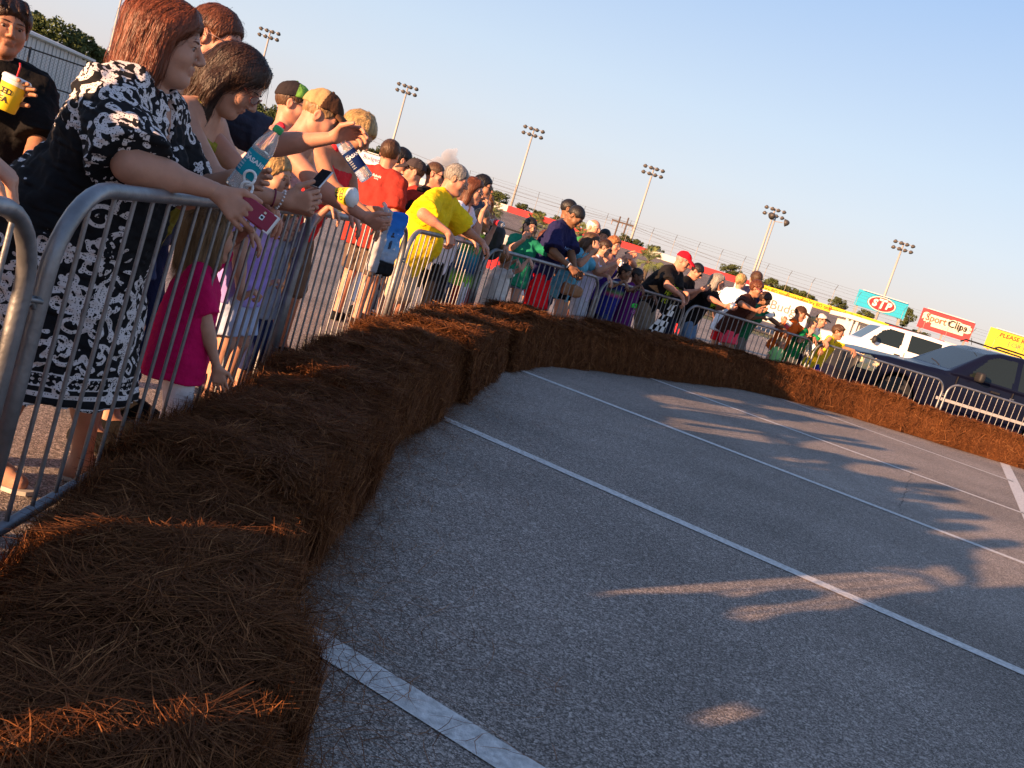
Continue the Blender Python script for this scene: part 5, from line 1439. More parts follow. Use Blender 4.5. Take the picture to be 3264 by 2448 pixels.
# ---------------------------------------------------------------- scrolls on the black dress
def scroll_field(info):
    V = info['topV']; base = info['base']; pel = info['pel']
    # cut like cloth panels: side panels, front and back panels, tops of the sleeves
    N = vnormals(V, info['topF'])
    cf, cl, cz = (V - pel) @ info['f'], (V - pel) @ info['l'], V[:, 2]
    nf, nl, nz = np.abs(N @ info['f']), np.abs(N @ info['l']), np.abs(N[:, 2])
    U = np.stack([cf + 0.0, cz], 1)
    m = (nf > nl * 1.15)
    U[m] = np.stack([cl[m] + 5.0, cz[m]], 1)
    m = (nz > np.maximum(nf, nl) * 1.3)
    U[m] = np.stack([cf[m] + 10.0, cl[m] + 1.3], 1)
    rs = np.random.RandomState(4)
    D = np.full(len(V), 1.0)
    def stroke(P, w0, w1):
        nonlocal D
        P = np.asarray(P)
        lo_, hi_ = P.min(0) - 0.03, P.max(0) + 0.03
        m = np.where((U[:, 0] > lo_[0]) & (U[:, 0] < hi_[0]) & (U[:, 1] > lo_[1]) & (U[:, 1] < hi_[1]))[0]
        if not len(m):
            return
        W_ = np.linspace(w0, w1, len(P))
        dd = np.sqrt(((U[m][:, None] - P[None]) ** 2).sum(2)) - W_[None]
        D[m] = np.minimum(D[m], dd.min(1))
    def spiral(c, r, a0, turns, sg, w):
        t = np.linspace(0, 1, 46)
        a = a0 + sg * turns * 2 * math.pi * t
        rr = r * (1 - 0.82 * t)
        return np.stack([c[0] + rr * np.cos(a), c[1] + rr * np.sin(a)], 1)
    def motif(c, s, a0):
        sg = rs.choice([-1, 1])
        P = spiral(c, 0.05 * s, a0, 1.25, sg, 0)
        stroke(P, 0.0085 * s, 0.0055 * s)
        e = P[0]; d0 = np.array([math.cos(a0), math.sin(a0)])
        tail = [e + d0 * t * 0.11 * s + np.array([-d0[1], d0[0]]) * sg * 0.04 * s * math.sin(t * 3.0) for t in np.linspace(0, 1, 22)]
        stroke(tail, 0.0085 * s, 0.010 * s)
        stroke(spiral(tail[-1] + np.array([-d0[1], d0[0]]) * sg * 0.02 * s, 0.028 * s, a0 + 2.5, 0.9, -sg, 0), 0.008 * s, 0.005 * s)
        for k in range(5):
            a = a0 + sg * (0.6 + 0.55 * k)
            p = np.array(c) + 0.072 * s * np.array([math.cos(a), math.sin(a)])
            dv = np.array([math.cos(a), math.sin(a)])
            stroke([p + dv * t for t in np.linspace(0, 0.022 * s, 6)], 0.0035 * s, 0.0085 * s)
        for k in range(3):
            a = a0 + rs.uniform(-1, 1)
            p = e + 0.055 * s * np.array([math.cos(a), math.sin(a)])
            dv = np.array([math.cos(a + 1), math.sin(a + 1)])
            stroke([p + dv * t for t in np.linspace(0, 0.030 * s, 7)], 0.009 * s, 0.003 * s)
    # shoulders and sleeves are full of scrolls, the waist is plain, the skirt has a border
    for ox, wl, wh in ((0.0, -0.42, 0.62), (5.0, -0.5, 0.5)):
        for i in range(int((wh - wl) / 0.118)):
            x = ox + wl + 0.118 * i
            for j in range(6):
                z = 1.48 - j * 0.090 + (i % 2) * 0.045
                if z > 1.17 or (x - ox > 0.24) or rs.uniform() < 0.10:
                    motif((x + rs.uniform(-0.012, 0.012), z), rs.uniform(0.72, 0.88), rs.uniform(0, 6.28))
            for j in range(4):
                motif((x, 0.47 + j * 0.086 + (i % 2) * 0.04), rs.uniform(0.70, 0.86), rs.uniform(0, 6.28))
            if 0.10 < x - ox < 1.0 and ox == 0.0:
                for j in range(4):
                    motif((x, 0.82 + j * 0.09), 0.78, rs.uniform(0, 6.28))
    for i in range(10):
        for j in range(9):
            motif((9.55 + i * 0.11, 0.85 + j * 0.10 + (i % 2) * 0.05), rs.uniform(0.7, 0.85), rs.uniform(0, 6.28))
    z = V[:, 2]
    zb = z - z.min()
    band = lambda a, b: np.maximum(a - zb, zb - b)
    for a, b in ((0.012, 0.017), (0.040, 0.054), (0.068, 0.072), (0.105, 0.110)):
        D = np.minimum(D, band(a, b))
    cell = np.abs(((U[:, 0] / 0.016) % 1) - 0.5) * 0.016 + np.abs(((zb / 0.016) % 1) - 0.5) * 0.016
    D = np.where((zb > 0.074) & (zb < 0.103), np.minimum(D, cell - 0.006), D)
    D = np.where(zb < 0.012, np.minimum(D, cell - 0.0045), D)
    return np.clip(0.5 + D * 130, 0, 1).astype(np.float32)
me = PEOPLE['dress']['top'].data
at_ = me.attributes.new('scroll', 'FLOAT', 'POINT')
at_.data.foreach_set('value', scroll_field(PEOPLE['dress']))

# ---------------------------------------------------------------- held and worn things
clear = mat('clear_plastic', (0.92, 0.94, 0.95), rough=0.10, var=0.0, trans=0.78, ior=1.15)
capg = mat('green_cap', (0.03, 0.36, 0.10), rough=0.4, var=0.1)
def frame_from(axis, ref=(0, -1.0, 0)):
    z = _n(axis); x = np.cross(np.asarray(ref, float), z); x = _n(x); y = np.cross(z, x)
    return np.stack([x, y, z])
def bottle(label, b0, t0, r, loops=False, txt='DASANI'):
    b0 = np.asarray(b0, float); t0 = np.asarray(t0, float)
    L = np.linalg.norm(t0 - b0); A = frame_from(t0 - b0)
    root = empty('water_bottle', b0, label, 'bottle', 'plastic water bottles in hands')
    pf = [(0.30, 0.0), (0.90, 0.005), (1, 0.03), (1, 0.07), (0.95, 0.09), (1, 0.11), (0.95, 0.135), (1, 0.16), (0.97, 0.18), (0.97, 0.58), (1, 0.60), (0.98, 0.66), (0.86, 0.75), (0.62, 0.84), (0.42, 0.89), (0.40, 0.92)]
    MB().lathe([(r * a, L * z) for a, z in pf], (0, 0, 0), A, 28).build('bottle_wall', clear, root, True)
    MB().lathe([(r * a * 0.93, L * z) for a, z in pf[1:10]] + [(r * 0.90, L * 0.62), (0.001, L * 0.62)], (0, 0, 0), A, 24).build('water', mat('water_in_bottle', (0.90, 0.94, 0.95), rough=0.05, var=0, trans=0.85, ior=1.15), root, True)
    lab = MB().lathe([(r * 0.985, L * 0.22), (r * 1.0, L * 0.225), (r * 1.0, L * 0.565), (r * 0.985, L * 0.57)], (0, 0, 0), A, 32, cap=False)
    lm = zones('bottle_label', [(-1.0, (0.05, 0.28, 0.42)), (-0.02, (0.03, 0.13, 0.34)), (0.0, (0.05, 0.20, 0.42)), (0.02, (0.10, 0.55, 0.62)), (1.0, (0.16, 0.62, 0.66))], axis='X', noise=0.02, nscale=30) if 'bottle_label' not in _M else _M['bottle_label']
    _M['bottle_label'] = lm
    lo = lab.build('label', lm, root, True)
    bv = BVHTree.FromPolygons([v.co[:] for v in lo.data.vertices], [tuple(p.vertices) for p in lo.data.polygons])
    n_ = _n(np.array([0, -1.0, 0.15]) - A[2] * (np.array([0, -1.0, 0.15]) @ A[2]))
    up_ = A[2]; rt_ = np.cross(up_, n_)
    wt = mat('label_white', (0.75, 0.8, 0.85), var=0.02)
    text_on('lettering', txt, r * 0.62, A[2] * L * 0.46 + n_ * r + rt_ * r * 0.25, rt_, up_, wt, lo, bold=0.0006, bvh=bv, off=0.0008)
    for i in range(7):
        text_on('small_print', 'lllIlIllIlI', r * 0.20, A[2] * L * (0.27 + 0.04 * i) + n_ * r - rt_ * r * 0.55, rt_, up_, wt, lo, bvh=bv, off=0.0008)
    MB().lathe([(r * 0.46, L * 0.915), (r * 0.47, L * 0.925), (r * 0.47, L * 0.985), (r * 0.42, L)], (0, 0, 0), A, 24).build('cap', capg, root, True)
    if loops:
        c = A[2] * L * 0.16 + np.array([0.022, -0.035, -0.005])
        for k in range(2):
            cc = c + np.array([0.012, 0, -0.02]) * k + np.array([0.012, 0.0, 0.014]) * (1 - k)
            MB().tube([cc + np.array([0.017 * math.cos(t), 0.006 * math.sin(2 * t), 0.022 * math.sin(t)]) for t in np.linspace(0, 6.28, 18)], 0.0042, 7).build('ring_handle', mat('white_plastic', (0.75, 0.75, 0.74), rough=0.4, var=0.03), root, True)
    return root
bottle('half full water bottle with a green cap held by the red-haired woman', at(747, 600, 2.80), at(893, 405, 2.80), 0.032, True)
bottle('upside-down water bottle in the outstretched hand, tilted to the right', at(1172, 572, 4.03), at(1062, 414, 3.99), 0.031)

def rbox(mb_c, dims, A, r):
    """rounded box as an implicit mesh"""
    c = np.asarray(mb_c, float); d = np.asarray(dims, float) / 2 - r; A = np.asarray(A, float)
    def f(x, y, z):
        q = [np.abs((x - c[0]) * A[i, 0] + (y - c[1]) * A[i, 1] + (z - c[2]) * A[i, 2]) - d[i] for i in range(3)]
        return np.sqrt(sum(np.maximum(v, 0) ** 2 for v in q)) + np.minimum(np.maximum(np.maximum(q[0], q[1]), q[2]), 0) - r
    e = (np.abs(A) * (d + r)[:, None]).sum(0)
    return (f, c - e, c + e, 0, 'u')
def phone(label, a, b, nrm, wid, thick, case, back, cam_mod=True, extra=None):
    a = np.asarray(a, float); b = np.asarray(b, float); c = (a + b) / 2; L = np.linalg.norm(b - a)
    x = _n(b - a); z = _n(np.asarray(nrm, float) - x * (np.asarray(nrm, float) @ x)); y = np.cross(z, x)
    A = np.stack([x, y, z])
    root = empty('mobile_phone', c, label, 'phone', 'mobile phones held over the rail')
    v, ff = sdf_mesh([rbox(c, (L, wid, thick), A, thick * 0.45)], max(thick / 6, 0.0014))
    link('case', raw_mesh('case', v - c, ff), root, case)
    MB().box(z * thick * 0.5, (L * 0.93, wid * 0.90, 0.0012), A).build('back', back, root)
    if cam_mod:
        m_ = mat('camera_glass', (0.01, 0.01, 0.012), rough=0.1, var=0)
        MB().box(z * (thick * 0.5 + 0.0012) + x * L * 0.20, (0.012, 0.014, 0.0016), A).build('camera_rim', mat('camera_rim', (0.6, 0.6, 0.6), rough=0.3, metal=0.8), root)
        MB().lathe([(0.0045, 0), (0.0045, 0.002)], z * (thick * 0.5 + 0.0016) + x * L * 0.20, A, 12).build('camera_lens', m_, root)
        MB().box(z * (thick * 0.5 + 0.0012) + x * L * 0.20 + y * 0.016, (0.007, 0.006, 0.0014), A).build('flash', mat('flash_white', (0.7, 0.65, 0.5), var=0), root)
    if extra is not None:
        MB().box(x * L * 0.44, (L * 0.13, wid * 1.02, thick * 1.04), A).build('end_cap', extra, root)
    return root
mag = mat('magenta_case', (0.36, 0.008, 0.085), rough=0.4, var=0.06); pinkred = mat('crimson_case', (0.25, 0.006, 0.035), rough=0.45, var=0.08)
phone('magenta phone in a case with a white end hanging from the red-haired woman\'s hand', at(752, 632, 2.665), at(872, 722, 2.665), (-0.25, -0.9, 0.35), 0.058, 0.013, mag, pinkred, True, mat('white_plastic', (0.75, 0.75, 0.74), rough=0.4, var=0.03))
phone('silver and black phone in the brunette woman\'s hands', at(1000, 596, 3.31), at(1046, 544, 3.35), (-0.3, -0.5, 0.8), 0.055, 0.009, mat('silver_case', (0.55, 0.55, 0.57), rough=0.25, metal=0.7, var=0.05), mat('phone_black', (0.02, 0.02, 0.024), rough=0.08, var=0), False)
dk = mat('phone_black', (0.02, 0.02, 0.024), rough=0.08, var=0)
phone('small red and white phone held up by the woman in sunglasses', at(1970, 845, 11.9), at(1985, 832, 11.9), (-0.2, -0.9, 0.2), 0.07, 0.012, pinkred, mat('white_plastic', (0.75, 0.75, 0.74)), False)
phone('dark phone raised by the red-haired woman in purple', at(1994, 812, 12.6), at(2006, 806, 12.6), (-0.2, -0.9, 0.2), 0.07, 0.012, dk, dk, False)

# bracelet and hair tie on the brunette woman's wrist
bi_ = PEOPLE['brunette']; hh = bi_['hands']['r']
d = _n(hh['wr'] - hh['eb']); e1 = _n(np.cross(d, (0, 0, 1))); e2 = np.cross(d, e1)
pearl = mat('pearl', (0.75, 0.70, 0.68), rough=0.15, var=0.05, metal=0.3)
br = MB()
for k in range(16):
    a = 6.28 * k / 16
    c = hh['wr'] - d * (0.012 + 0.008 * math.sin(a)) + 0.034 * (math.cos(a) * e1 + math.sin(a) * e2)
    br.lathe([(0.0045 * math.sin(t), -0.0045 * math.cos(t)) for t in np.linspace(0.3, 2.84, 6)], c, None, 8)
br.build('bracelet', pearl, bi_['root'], True, bi_['base'])
MB().tube([hh['wr'] - d * 0.038 + 0.031 * (math.cos(a) * e1 + math.sin(a) * e2) for a in np.linspace(0, 6.28, 20)], 0.0028, 6).build('hair_tie', mat('plum_elastic', (0.18, 0.02, 0.06)), bi_['root'], True, bi_['base'])
hh = PEOPLE['redshorts']['hands']['r']; d = _n(hh['wr'] - hh['eb']); e1 = _n(np.cross(d, (0, 0, 1))); e2 = np.cross(d, e1)
MB().tube([hh['wr'] - d * 0.03 + 0.033 * (math.cos(a) * e1 + math.sin(a) * e2) for a in np.linspace(0, 6.28, 16)], 0.008, 6).build('wristband', mat('white_plastic', (0.75, 0.75, 0.74)), PEOPLE['redshorts']['root'], True, PEOPLE['redshorts']['base'])
# butterfly print
bi_ = PEOPLE['butterfly']
bv = BVHTree.FromPolygons([tuple(v) for v in bi_['topV']], [tuple(int(i) for i in p) for p in bi_['topF']])
blue_ink = mat('butterfly_ink', (0.06, 0.05, 0.55), var=0.5, scale=60, col2=(0.20, 0.12, 0.8))
for k, (a, b_) in enumerate(((-0.10, 0.62), (-0.06, 0.52), (-0.12, 0.44))):
    c = bi_['tp'](a, 0.1, bi_['tl'] * b_)
    rt_ = np.cross(bi_['u'], bi_['ft'])
    for s_ in (1, -1):
        V = []
        for t in np.linspace(0, 6.28, 19)[:-1]:
            rr = 0.030 * (0.55 + 0.45 * abs(math.cos(1.0 * t - 0.6)))
            V.append(c + rt_ * s_ * (0.022 + rr * math.cos(t)) + bi_['u'] * rr * math.sin(t))
        P = []
        for v in V:
            h_ = bv.ray_cast(Vector(v + bi_['ft'] * 0.3), Vector(-bi_['ft']))
            P.append(np.array(h_[0]) + bi_['ft'] * 0.004 if h_[0] is not None else v)
        MB().add(P, [tuple(range(len(P)))]).build('butterfly_wing', blue_ink, bi_['top'], False, bi_['base'])

def cup(label, c, A, r0, r1, h, wall, bands, lid=True, straw=None, text=None, cat='cup'):
    c = np.asarray(c, float)
    root = empty('drink_cup', c, label, cat, 'drink cups held along the rail')
    body = MB().lathe([(r0 * 0.9, 0), (r0, 0.003), (r1, h)], (0, 0, 0), A, 28).build('cup_wall', wall, root, True)
    for z0, z1, m_ in bands:
        rr = lambda z: r0 + (r1 - r0) * z + 0.0006
        MB().lathe([(rr(z0), h * z0), (rr(z1), h * z1)], (0, 0, 0), A, 28, cap=False).build('printed_band', m_, body, True)
    if lid:
        MB().lathe([(r1 * 1.07, h - 0.004), (r1 * 1.07, h + 0.004), (r1 * 0.98, h + 0.010), (r1 * 0.9, h + 0.012), (0.002, h + 0.012)], (0, 0, 0), A, 28).build('lid', mat('white_plastic', (0.75, 0.75, 0.74)), root, True)
    if straw is not None:
        MB().tube([A[2] * h * 0.6, A[2] * (h + 0.05) + A[0] * 0.008, A[2] * (h + 0.062) + A[0] * 0.014], 0.0034, 8).build('straw', straw, root, True)
    if text:
        bv = BVHTree.FromPolygons([v.co[:] for v in body.data.vertices], [tuple(p.vertices) for p in body.data.polygons])
        n_ = text.get('n', np.array([0, -1.0, 0])); n_ = _n(n_ - A[2] * (n_ @ A[2])); up_ = A[2]; rt_ = np.cross(up_, n_)
        for t, z, s_ in text['rows']:
            text_on('lettering', t, s_, A[2] * h * z + n_ * r1 + rt_ * text.get('x', 0), rt_, up_, text['m'], body, bvh=bv, off=0.0016, bold=0.0008)
    return root
I3 = np.eye(3)
yel = mat('cup_yellow', (0.80, 0.55, 0.02), rough=0.45, var=0.05); wht = mat('cup_white', (0.78, 0.77, 0.74), rough=0.45, var=0.03)
ink = mat('dark_ink', (0.03, 0.025, 0.02), var=0.0); redp = mat('cup_red', (0.55, 0.02, 0.03), rough=0.4, var=0.05)
cup('yellow iced tea cup with white lid and red straw held by the person in black', at(14, 352, 3.40), frame_from(_n((0.16, 0.05, 1)), (0, -1, 0)), 0.036, 0.047, 0.118, yel, [(0.84, 0.98, wht)], True, redp, dict(rows=[('ICED', 0.58, 0.029), ('TEA', 0.32, 0.029)], m=ink, x=-0.018, n=np.array([0.25, -1, 0])))
ax_ = frame_from(at(1148, 632, 4.55) - at(1048, 622, 4.61), (0, -1, 0.0))
cup('yellow and white cup tipped sideways over the rail by the tan-capped man', at(1052, 622, 4.58), ax_, 0.036, 0.048, 0.135, wht, [(0.30, 0.86, yel), (0.26, 0.30, redp)], False, None, dict(rows=[('ICED', 0.66, 0.028), ('TEA', 0.46, 0.028)], m=ink, n=np.array([0, -1, 0.25])))
cup('red and white cup held up by the youth in orange', at(2498, 1052, 15.45), frame_from(_n((0.35, 0, 1))), 0.038, 0.05, 0.16, redp, [(0.66, 1.0, wht)], True)
cup('white cup with a dark cap at the rail beside the green top', at(2440, 1010, 15.05), frame_from(_n((0.8, 0, 0.55))), 0.034, 0.042, 0.15, wht, [(0.88, 1.0, mat('dark_teal', (0.03, 0.09, 0.09)))], False)
cup('small silver drink can in the grey-haired woman\'s hands', at(2328, 985, 14.05), frame_from(_n((0.2, 0, 1))), 0.030, 0.031, 0.11, mat('can_silver', (0.55, 0.58, 0.60), metal=0.8, rough=0.3), [], False, cat='can')
rt = empty('soda_bottle', at(1562, 700, 9.2), 'soda bottle with a red label tipped to the boy\'s mouth', 'bottle')
A = frame_from(at(1590, 712, 9.15) - at(1558, 698, 9.25))
MB().lathe([(0.010, 0), (0.012, 0.02), (0.026, 0.06), (0.031, 0.10), (0.030, 0.19), (0.022, 0.20)], (0, 0, 0), A, 18).build('bottle_wall', clear, rt, True)
MB().lathe([(0.0315, 0.085), (0.0315, 0.145)], (0, 0, 0), A, 18, cap=False).build('label', redp, rt, True)

# plastic bag hung over the barrier
bc = at(1222, 770, 6.0)
rt = empty('plastic_bag', bc, 'white and blue printed plastic carrier bag hung over the barrier rail', 'bag')
ax_ = np.stack([_n((0.55, 0.83, 0)), _n((0.83, -0.55, 0)), np.array([0, 0, 1.0])])
v, ff = sdf_mesh([rbox(bc + np.array([0.02, 0.02, 0]), (0.22, 0.055, 0.42), ax_, 0.018)], 0.008, [wavy(0.0030, 26, 8), wavy(0.0012, 70, 2)])
bagm = zones('bag_print', [(-0.21, (0.06, 0.06, 0.07)), (-0.11, (0.08, 0.08, 0.10)), (-0.10, (0.55, 0.60, 0.68)), (-0.05, (0.62, 0.68, 0.76)), (0.0, (0.45, 0.66, 0.85)), (0.10, (0.20, 0.48, 0.80)), (0.2, (0.12, 0.40, 0.75))], noise=0.03, nscale=9)
rel = (v[ff].mean(1) - bc) @ ax_.T
clr = rel[:, 0] < -0.015
bo = link('bag_print', raw_mesh('bag_print', v - bc, ff[~clr]), rt, bagm)
link('bag_side', raw_mesh('bag_side', v - bc, ff[clr]), rt, mat('bag_film', (0.55, 0.55, 0.60), rough=0.3, var=0.1, scale=9, trans=0.35, ior=1.1))
for k, (xo, cc) in enumerate(((0.035, (0.03, 0.03, 0.05)), (0.078, (0.75, 0.75, 0.8)))):
    m_ = mat('print_figure_%d' % k, cc, var=0.2)
    n_ = ax_[1]; o = ax_[0] * xo + n_ * 0.034 + np.array([0, 0, 0.02])
    for (px_, pz_, w_, h_) in ((0, 0.045, 0.014, 0.016), (0, 0.015, 0.024, 0.040), (-0.006, -0.03, 0.008, 0.05), (0.006, -0.03, 0.008, 0.05), (-0.016, 0.012, 0.006, 0.036), (0.016, 0.012, 0.006, 0.036)):
        MB().box(o + ax_[0] * px_ + np.array([0, 0, pz_]), (w_, 0.001, h_), ax_).build('printed_figure', m_, bo)
MB().tube([ax_[0] * -0.05 + np.array([0.0, 0, 0.19]), np.array([-0.05, 0.01, 0.22]), np.array([-0.07, 0.02, 0.235])], 0.012, 8).build('bag_handle', mat('bag_film', (0.7, 0.7, 0.72)), rt, True)

# shoulder bag, backpack, checkered flag behind the bars
def soft(name, label, cat, c, dims, A, r, m_, wv=0.004):
    rt_ = empty(name, c, label, cat)
    v, ff = sdf_mesh([rbox(c, dims, A, r)], 0.014, wavy(wv, 25, 3))
    link('body', raw_mesh('body', v - c, ff), rt_, m_)
    return rt_
b_ = soft('shoulder_bag', 'tan leather shoulder bag behind the bars beside the girl in aqua', 'bag', at(1822, 925, 11.4), (0.26, 0.10, 0.15), I3, 0.04, mat('tan_leather', (0.30, 0.15, 0.07), rough=0.5))
MB().tube([(-0.1, 0, 0.06), (-0.04, 0.1, 0.35), (0.05, 0.15, 0.55)], 0.008, 6).build('strap', mat('tan_leather', (0.3, 0.15, 0.07)), b_, True)
b_ = soft('backpack', 'black backpack hanging behind the drinking boy', 'bag', at(1572, 772, 9.7), (0.20, 0.16, 0.36), I3, 0.07, mat('black_nylon', (0.02, 0.02, 0.022), rough=0.7))
MB().tube([(-0.07, -0.08, 0.14), (-0.09, -0.12, 0.0), (-0.07, -0.08, -0.14)], 0.012, 6).build('strap', mat('black_nylon', (0.02, 0.02, 0.022)), b_, True)
c = at(2108, 1020, 13.2)
fl_ = empty('checkered_flag', c, 'black and white checkered flag hanging behind the bars below the red cap', 'flag')
chk = checker('flag_checks', (0.04, 0.04, 0.04), (0.92, 0.92, 0.92), 12)
V = []; F = []
nu_, nv_ = 12, 14
for j in range(nv_):
    for i in range(nu_):
        u_, v_ = i / (nu_ - 1), j / (nv_ - 1)
        V.append(((u_ - 0.5) * 0.22 * (1.1 - 0.75 * v_) - 0.05 + 0.16 * v_, 0.02 * math.sin(9 * u_) * (1 - 0.5 * v_), -0.26 + 0.52 * v_))
F = [(j * nu_ + i, j * nu_ + i + 1, (j + 1) * nu_ + i + 1, (j + 1) * nu_ + i) for j in range(nv_ - 1) for i in range(nu_ - 1)]
me = bpy.data.meshes.new('cloth'); me.from_pydata(V, [], F); me.materials.append(chk)
fo = link('cloth', me, fl_); so_ = fo.modifiers.new('thick', 'SOLIDIFY'); so_.thickness = 0.004
MB().tube([(0.10, 0, 0.32), (-0.10, 0, -0.5)], 0.008, 6).build('stick', mat('flag_stick', (0.25, 0.18, 0.1)), fl_)

# sandals of the woman in the dress
bi_ = PEOPLE['dress']
white_s = mat('sandal_strap', (0.62, 0.60, 0.58), rough=0.5, var=0.05)
for i in (0, 1):
    an = bi_['ank'][i]; fd = _n(bi_['f'] + bi_['l'] * 0.12 * (1 if i == 0 else -1)); S = bi_['S']
    sd_ = np.cross((0, 0, 1.0), fd); g = np.array([an[0], an[1], 0])
    pts = [(-0.055, 0.030), (0.0, 0.034), (0.08, 0.042), (0.15, 0.040), (0.185, 0.022)]
    poly = [(a, b) for a, b in pts] + [(0.195, 0)] + [(a, -b) for a, b in pts[::-1]] + [(-0.068, 0)]
    sole = MB().prism([(a * S, b * S) for a, b in poly], 0.014, g + np.array([0, 0, 0.002]), np.stack([fd, sd_, np.array([0, 0, 1.0])])).build('sandal', mat('sandal_sole', (0.50, 0.46, 0.40)), bi_['root'], False, bi_['base'])
    for s_ in (1, -1):
        MB().tube([g + S * (fd * 0.035 + sd_ * 0.040 * s_) + np.array([0, 0, 0.018]), g + S * (fd * 0.07 + sd_ * 0.034 * s_) + np.array([0, 0, 0.058 * S]), g + S * (fd * 0.125) + np.array([0, 0, 0.062 * S])], 0.0055, 6).build('strap', white_s, sole, True, bi_['base'])

# ---------------------------------------------------------------- light towers
steel = mat('pole_steel', (0.38, 0.36, 0.34), rough=0.6, var=0.08, metal=0.2)
lampm = mat('lamp_shell', (0.045, 0.042, 0.042), rough=0.5, var=0.2)
lampg = mat('lamp_glass', (0.13, 0.12, 0.12), rough=0.15, var=0.1)
lamp_me = MB().lathe([(0.12, 0.55), (0.30, 0.38), (0.46, 0.0)], (0, 0, 0), None, 10).mesh('lamp', True); lamp_me.materials.append(lampm)
lens_me = MB().lathe([(0.44, 0.0), (0.40, -0.04), (0.02, -0.10)], (0, 0, 0), None, 10).mesh('lens', True); lens_me.materials.append(lampg)
towers = [(400, -60, 'far left light tower whose lamps are above the picture'), (863, 96, 'light tower above the brunette woman\'s head'), (1302, 272, 'light tower above the youth in the tan cap'), (1704, 408, 'light tower above the boy with the bottle'), (2086, 533, 'light tower behind the pair of utility poles'), (2472, 664, 'light tower with a lower floodlight pole beside it'), (2882, 773, 'light tower above the blue billboard')]
for px, py, lb in towers:
    p = at(px, py, 200.0)
    rt = empty('light_tower', (p[0], p[1], 0), 'tall ' + lb, 'light tower', 'light towers round the track')
    H_ = p[2]
    MB().tube([(0, 0, 0), (0, 0, H_ * 0.5), (0, 0, H_)], [0.33, 0.26, 0.17], 10).build('pole', steel, rt, True)
    for k in (0, 1):
        z = H_ - 0.15 - 1.25 * k
        MB().box((0, -0.1, z), (4.3, 0.12, 0.12)).build('crossarm', steel, rt)
        for i in range(4):
            x = -1.95 + 1.3 * i
            lo = link('lamp', lamp_me, rt); lo.location = (x, -0.45, z - 0.25); lo.rotation_euler = (R(-38), 0, R((i - 1.5) * 12))
            le = link('lens', lens_me, lo)
p = at(2470, 700, 150.0)
rt = empty('floodlight_pole', (p[0], p[1], 0), 'slim pole with a pair of round floodlights in front of a light tower', 'floodlight')
MB().tube([(0, 0, 0), (0, 0, p[2] + 0.5)], [0.2, 0.12], 8).build('pole', steel, rt, True)
MB().tube([(-0.6, 0, p[2] + 0.1), (0.2, 0, p[2] - 0.25), (1.3, 0, p[2] - 0.1)], 0.07, 6).build('arm', steel, rt)
for x, z, rz in ((-0.75, 0.35, 20), (1.55, -0.05, 70)):
    lo = link('lamp', lamp_me, rt); lo.location = (x, -0.3, p[2] + z); lo.rotation_euler = (R(75), 0, R(rz)); lo.scale = (1.35,) * 3
    link('lens', lens_me, lo)
# utility H-frame and wires
wood = mat('creosote_wood', (0.10, 0.07, 0.055), rough=0.9, var=0.2)
pa, pb = at(1978, 690, 175.0), at(2004, 694, 175.0)
rt = empty('utility_pole_pair', (pa[0], pa[1], 0), 'pair of dark wooden utility poles joined by a crossbar', 'utility pole')
for p in (pa, pb):
    MB().tube([(p[0] - pa[0], 0, 0), (p[0] - pa[0], 0, p[2])], [0.2, 0.14], 8).build('pole', wood, rt, True)
MB().box(((pb[0] - pa[0]) / 2, 0, pa[2] - 1.0), (4.2, 0.2, 0.25)).build('crossbar', wood, rt)
for x in (-1.2, 0.8, 2.8):
    MB().lathe([(0.06, 0), (0.09, -0.2), (0.05, -0.5), (0.09, -0.7)], (x, 0, pa[2] - 1.1), None, 8).build('insulator', mat('insulator', (0.3, 0.2, 0.15)), rt, True)
wire = mat('cable', (0.12, 0.11, 0.11), rough=0.7)
for k, (l_, r_) in enumerate((((1180, 430), (2900, 1010)), ((1180, 446), (2900, 1024)))):
    A_, B_ = at(*l_, 176.0), at(*r_, 176.0)
    mid = at(1990, 706 + 8 * k, 176.0)
    pts = []
    for a, b in ((A_, mid), (mid, B_)):
        for t in np.linspace(0, 1, 16):
            q = a * (1 - t) + b * t; q[2] -= 4 * t * (1 - t) * 1.2
            pts.append(q)
    o = MB().tube(pts, 0.025, 4).build('power_line', wire)
    tag(o, 'thin power line sagging across the sky, %s of the two' % ('upper' if k == 0 else 'lower'), 'cable', 'power lines')

# ---------------------------------------------------------------- billboards
def board(label, tl, tr, bl, D, m_, legs=3):
    TL, TR, BL = at(*tl, D), at(*tr, D), at(*bl, D)
    w_ = np.hypot(*(TR - TL)[:2]); h_ = TL[2] - BL[2]
    c = np.array([(TL[0] + TR[0]) / 2, D, (TL[2] + BL[2]) / 2 ])
    zt = (TL[2] + TR[2]) / 2; c[2] = zt - h_ / 2
    rt = empty('billboard', (c[0], c[1], 0), label, 'billboard', 'billboards behind the track wall')
    MB().box((0, 0.1, c[2]), (w_, 0.2, h_)).build('panel', m_, rt)
    MB().box((0, -0.35, c[2] + h_ / 2 + 0.06), (w_ * 0.9, 0.10, 0.08)).build('light_bar', mat('sign_trim', (0.7, 0.68, 0.64)), rt)
    for i in range(legs):
        x = (i / (legs - 1) - 0.5) * w_ * 0.86
        MB().box((x, 0.25, (c[2] - h_ / 2) / 2 + 0.3), (0.22, 0.22, c[2] - h_ / 2 + 0.6)).build('leg', steel, rt)
    return rt, c, w_, h_
ww = mat('sign_white', (0.80, 0.78, 0.74), var=0.02)
rt, c, w_, h_ = board('sky blue billboard with a red oval STP emblem', (2740, 924), (2898, 968), (2722, 973), 128.0, mat('sign_blue', (0.03, 0.42, 0.62), var=0.04, scale=1))
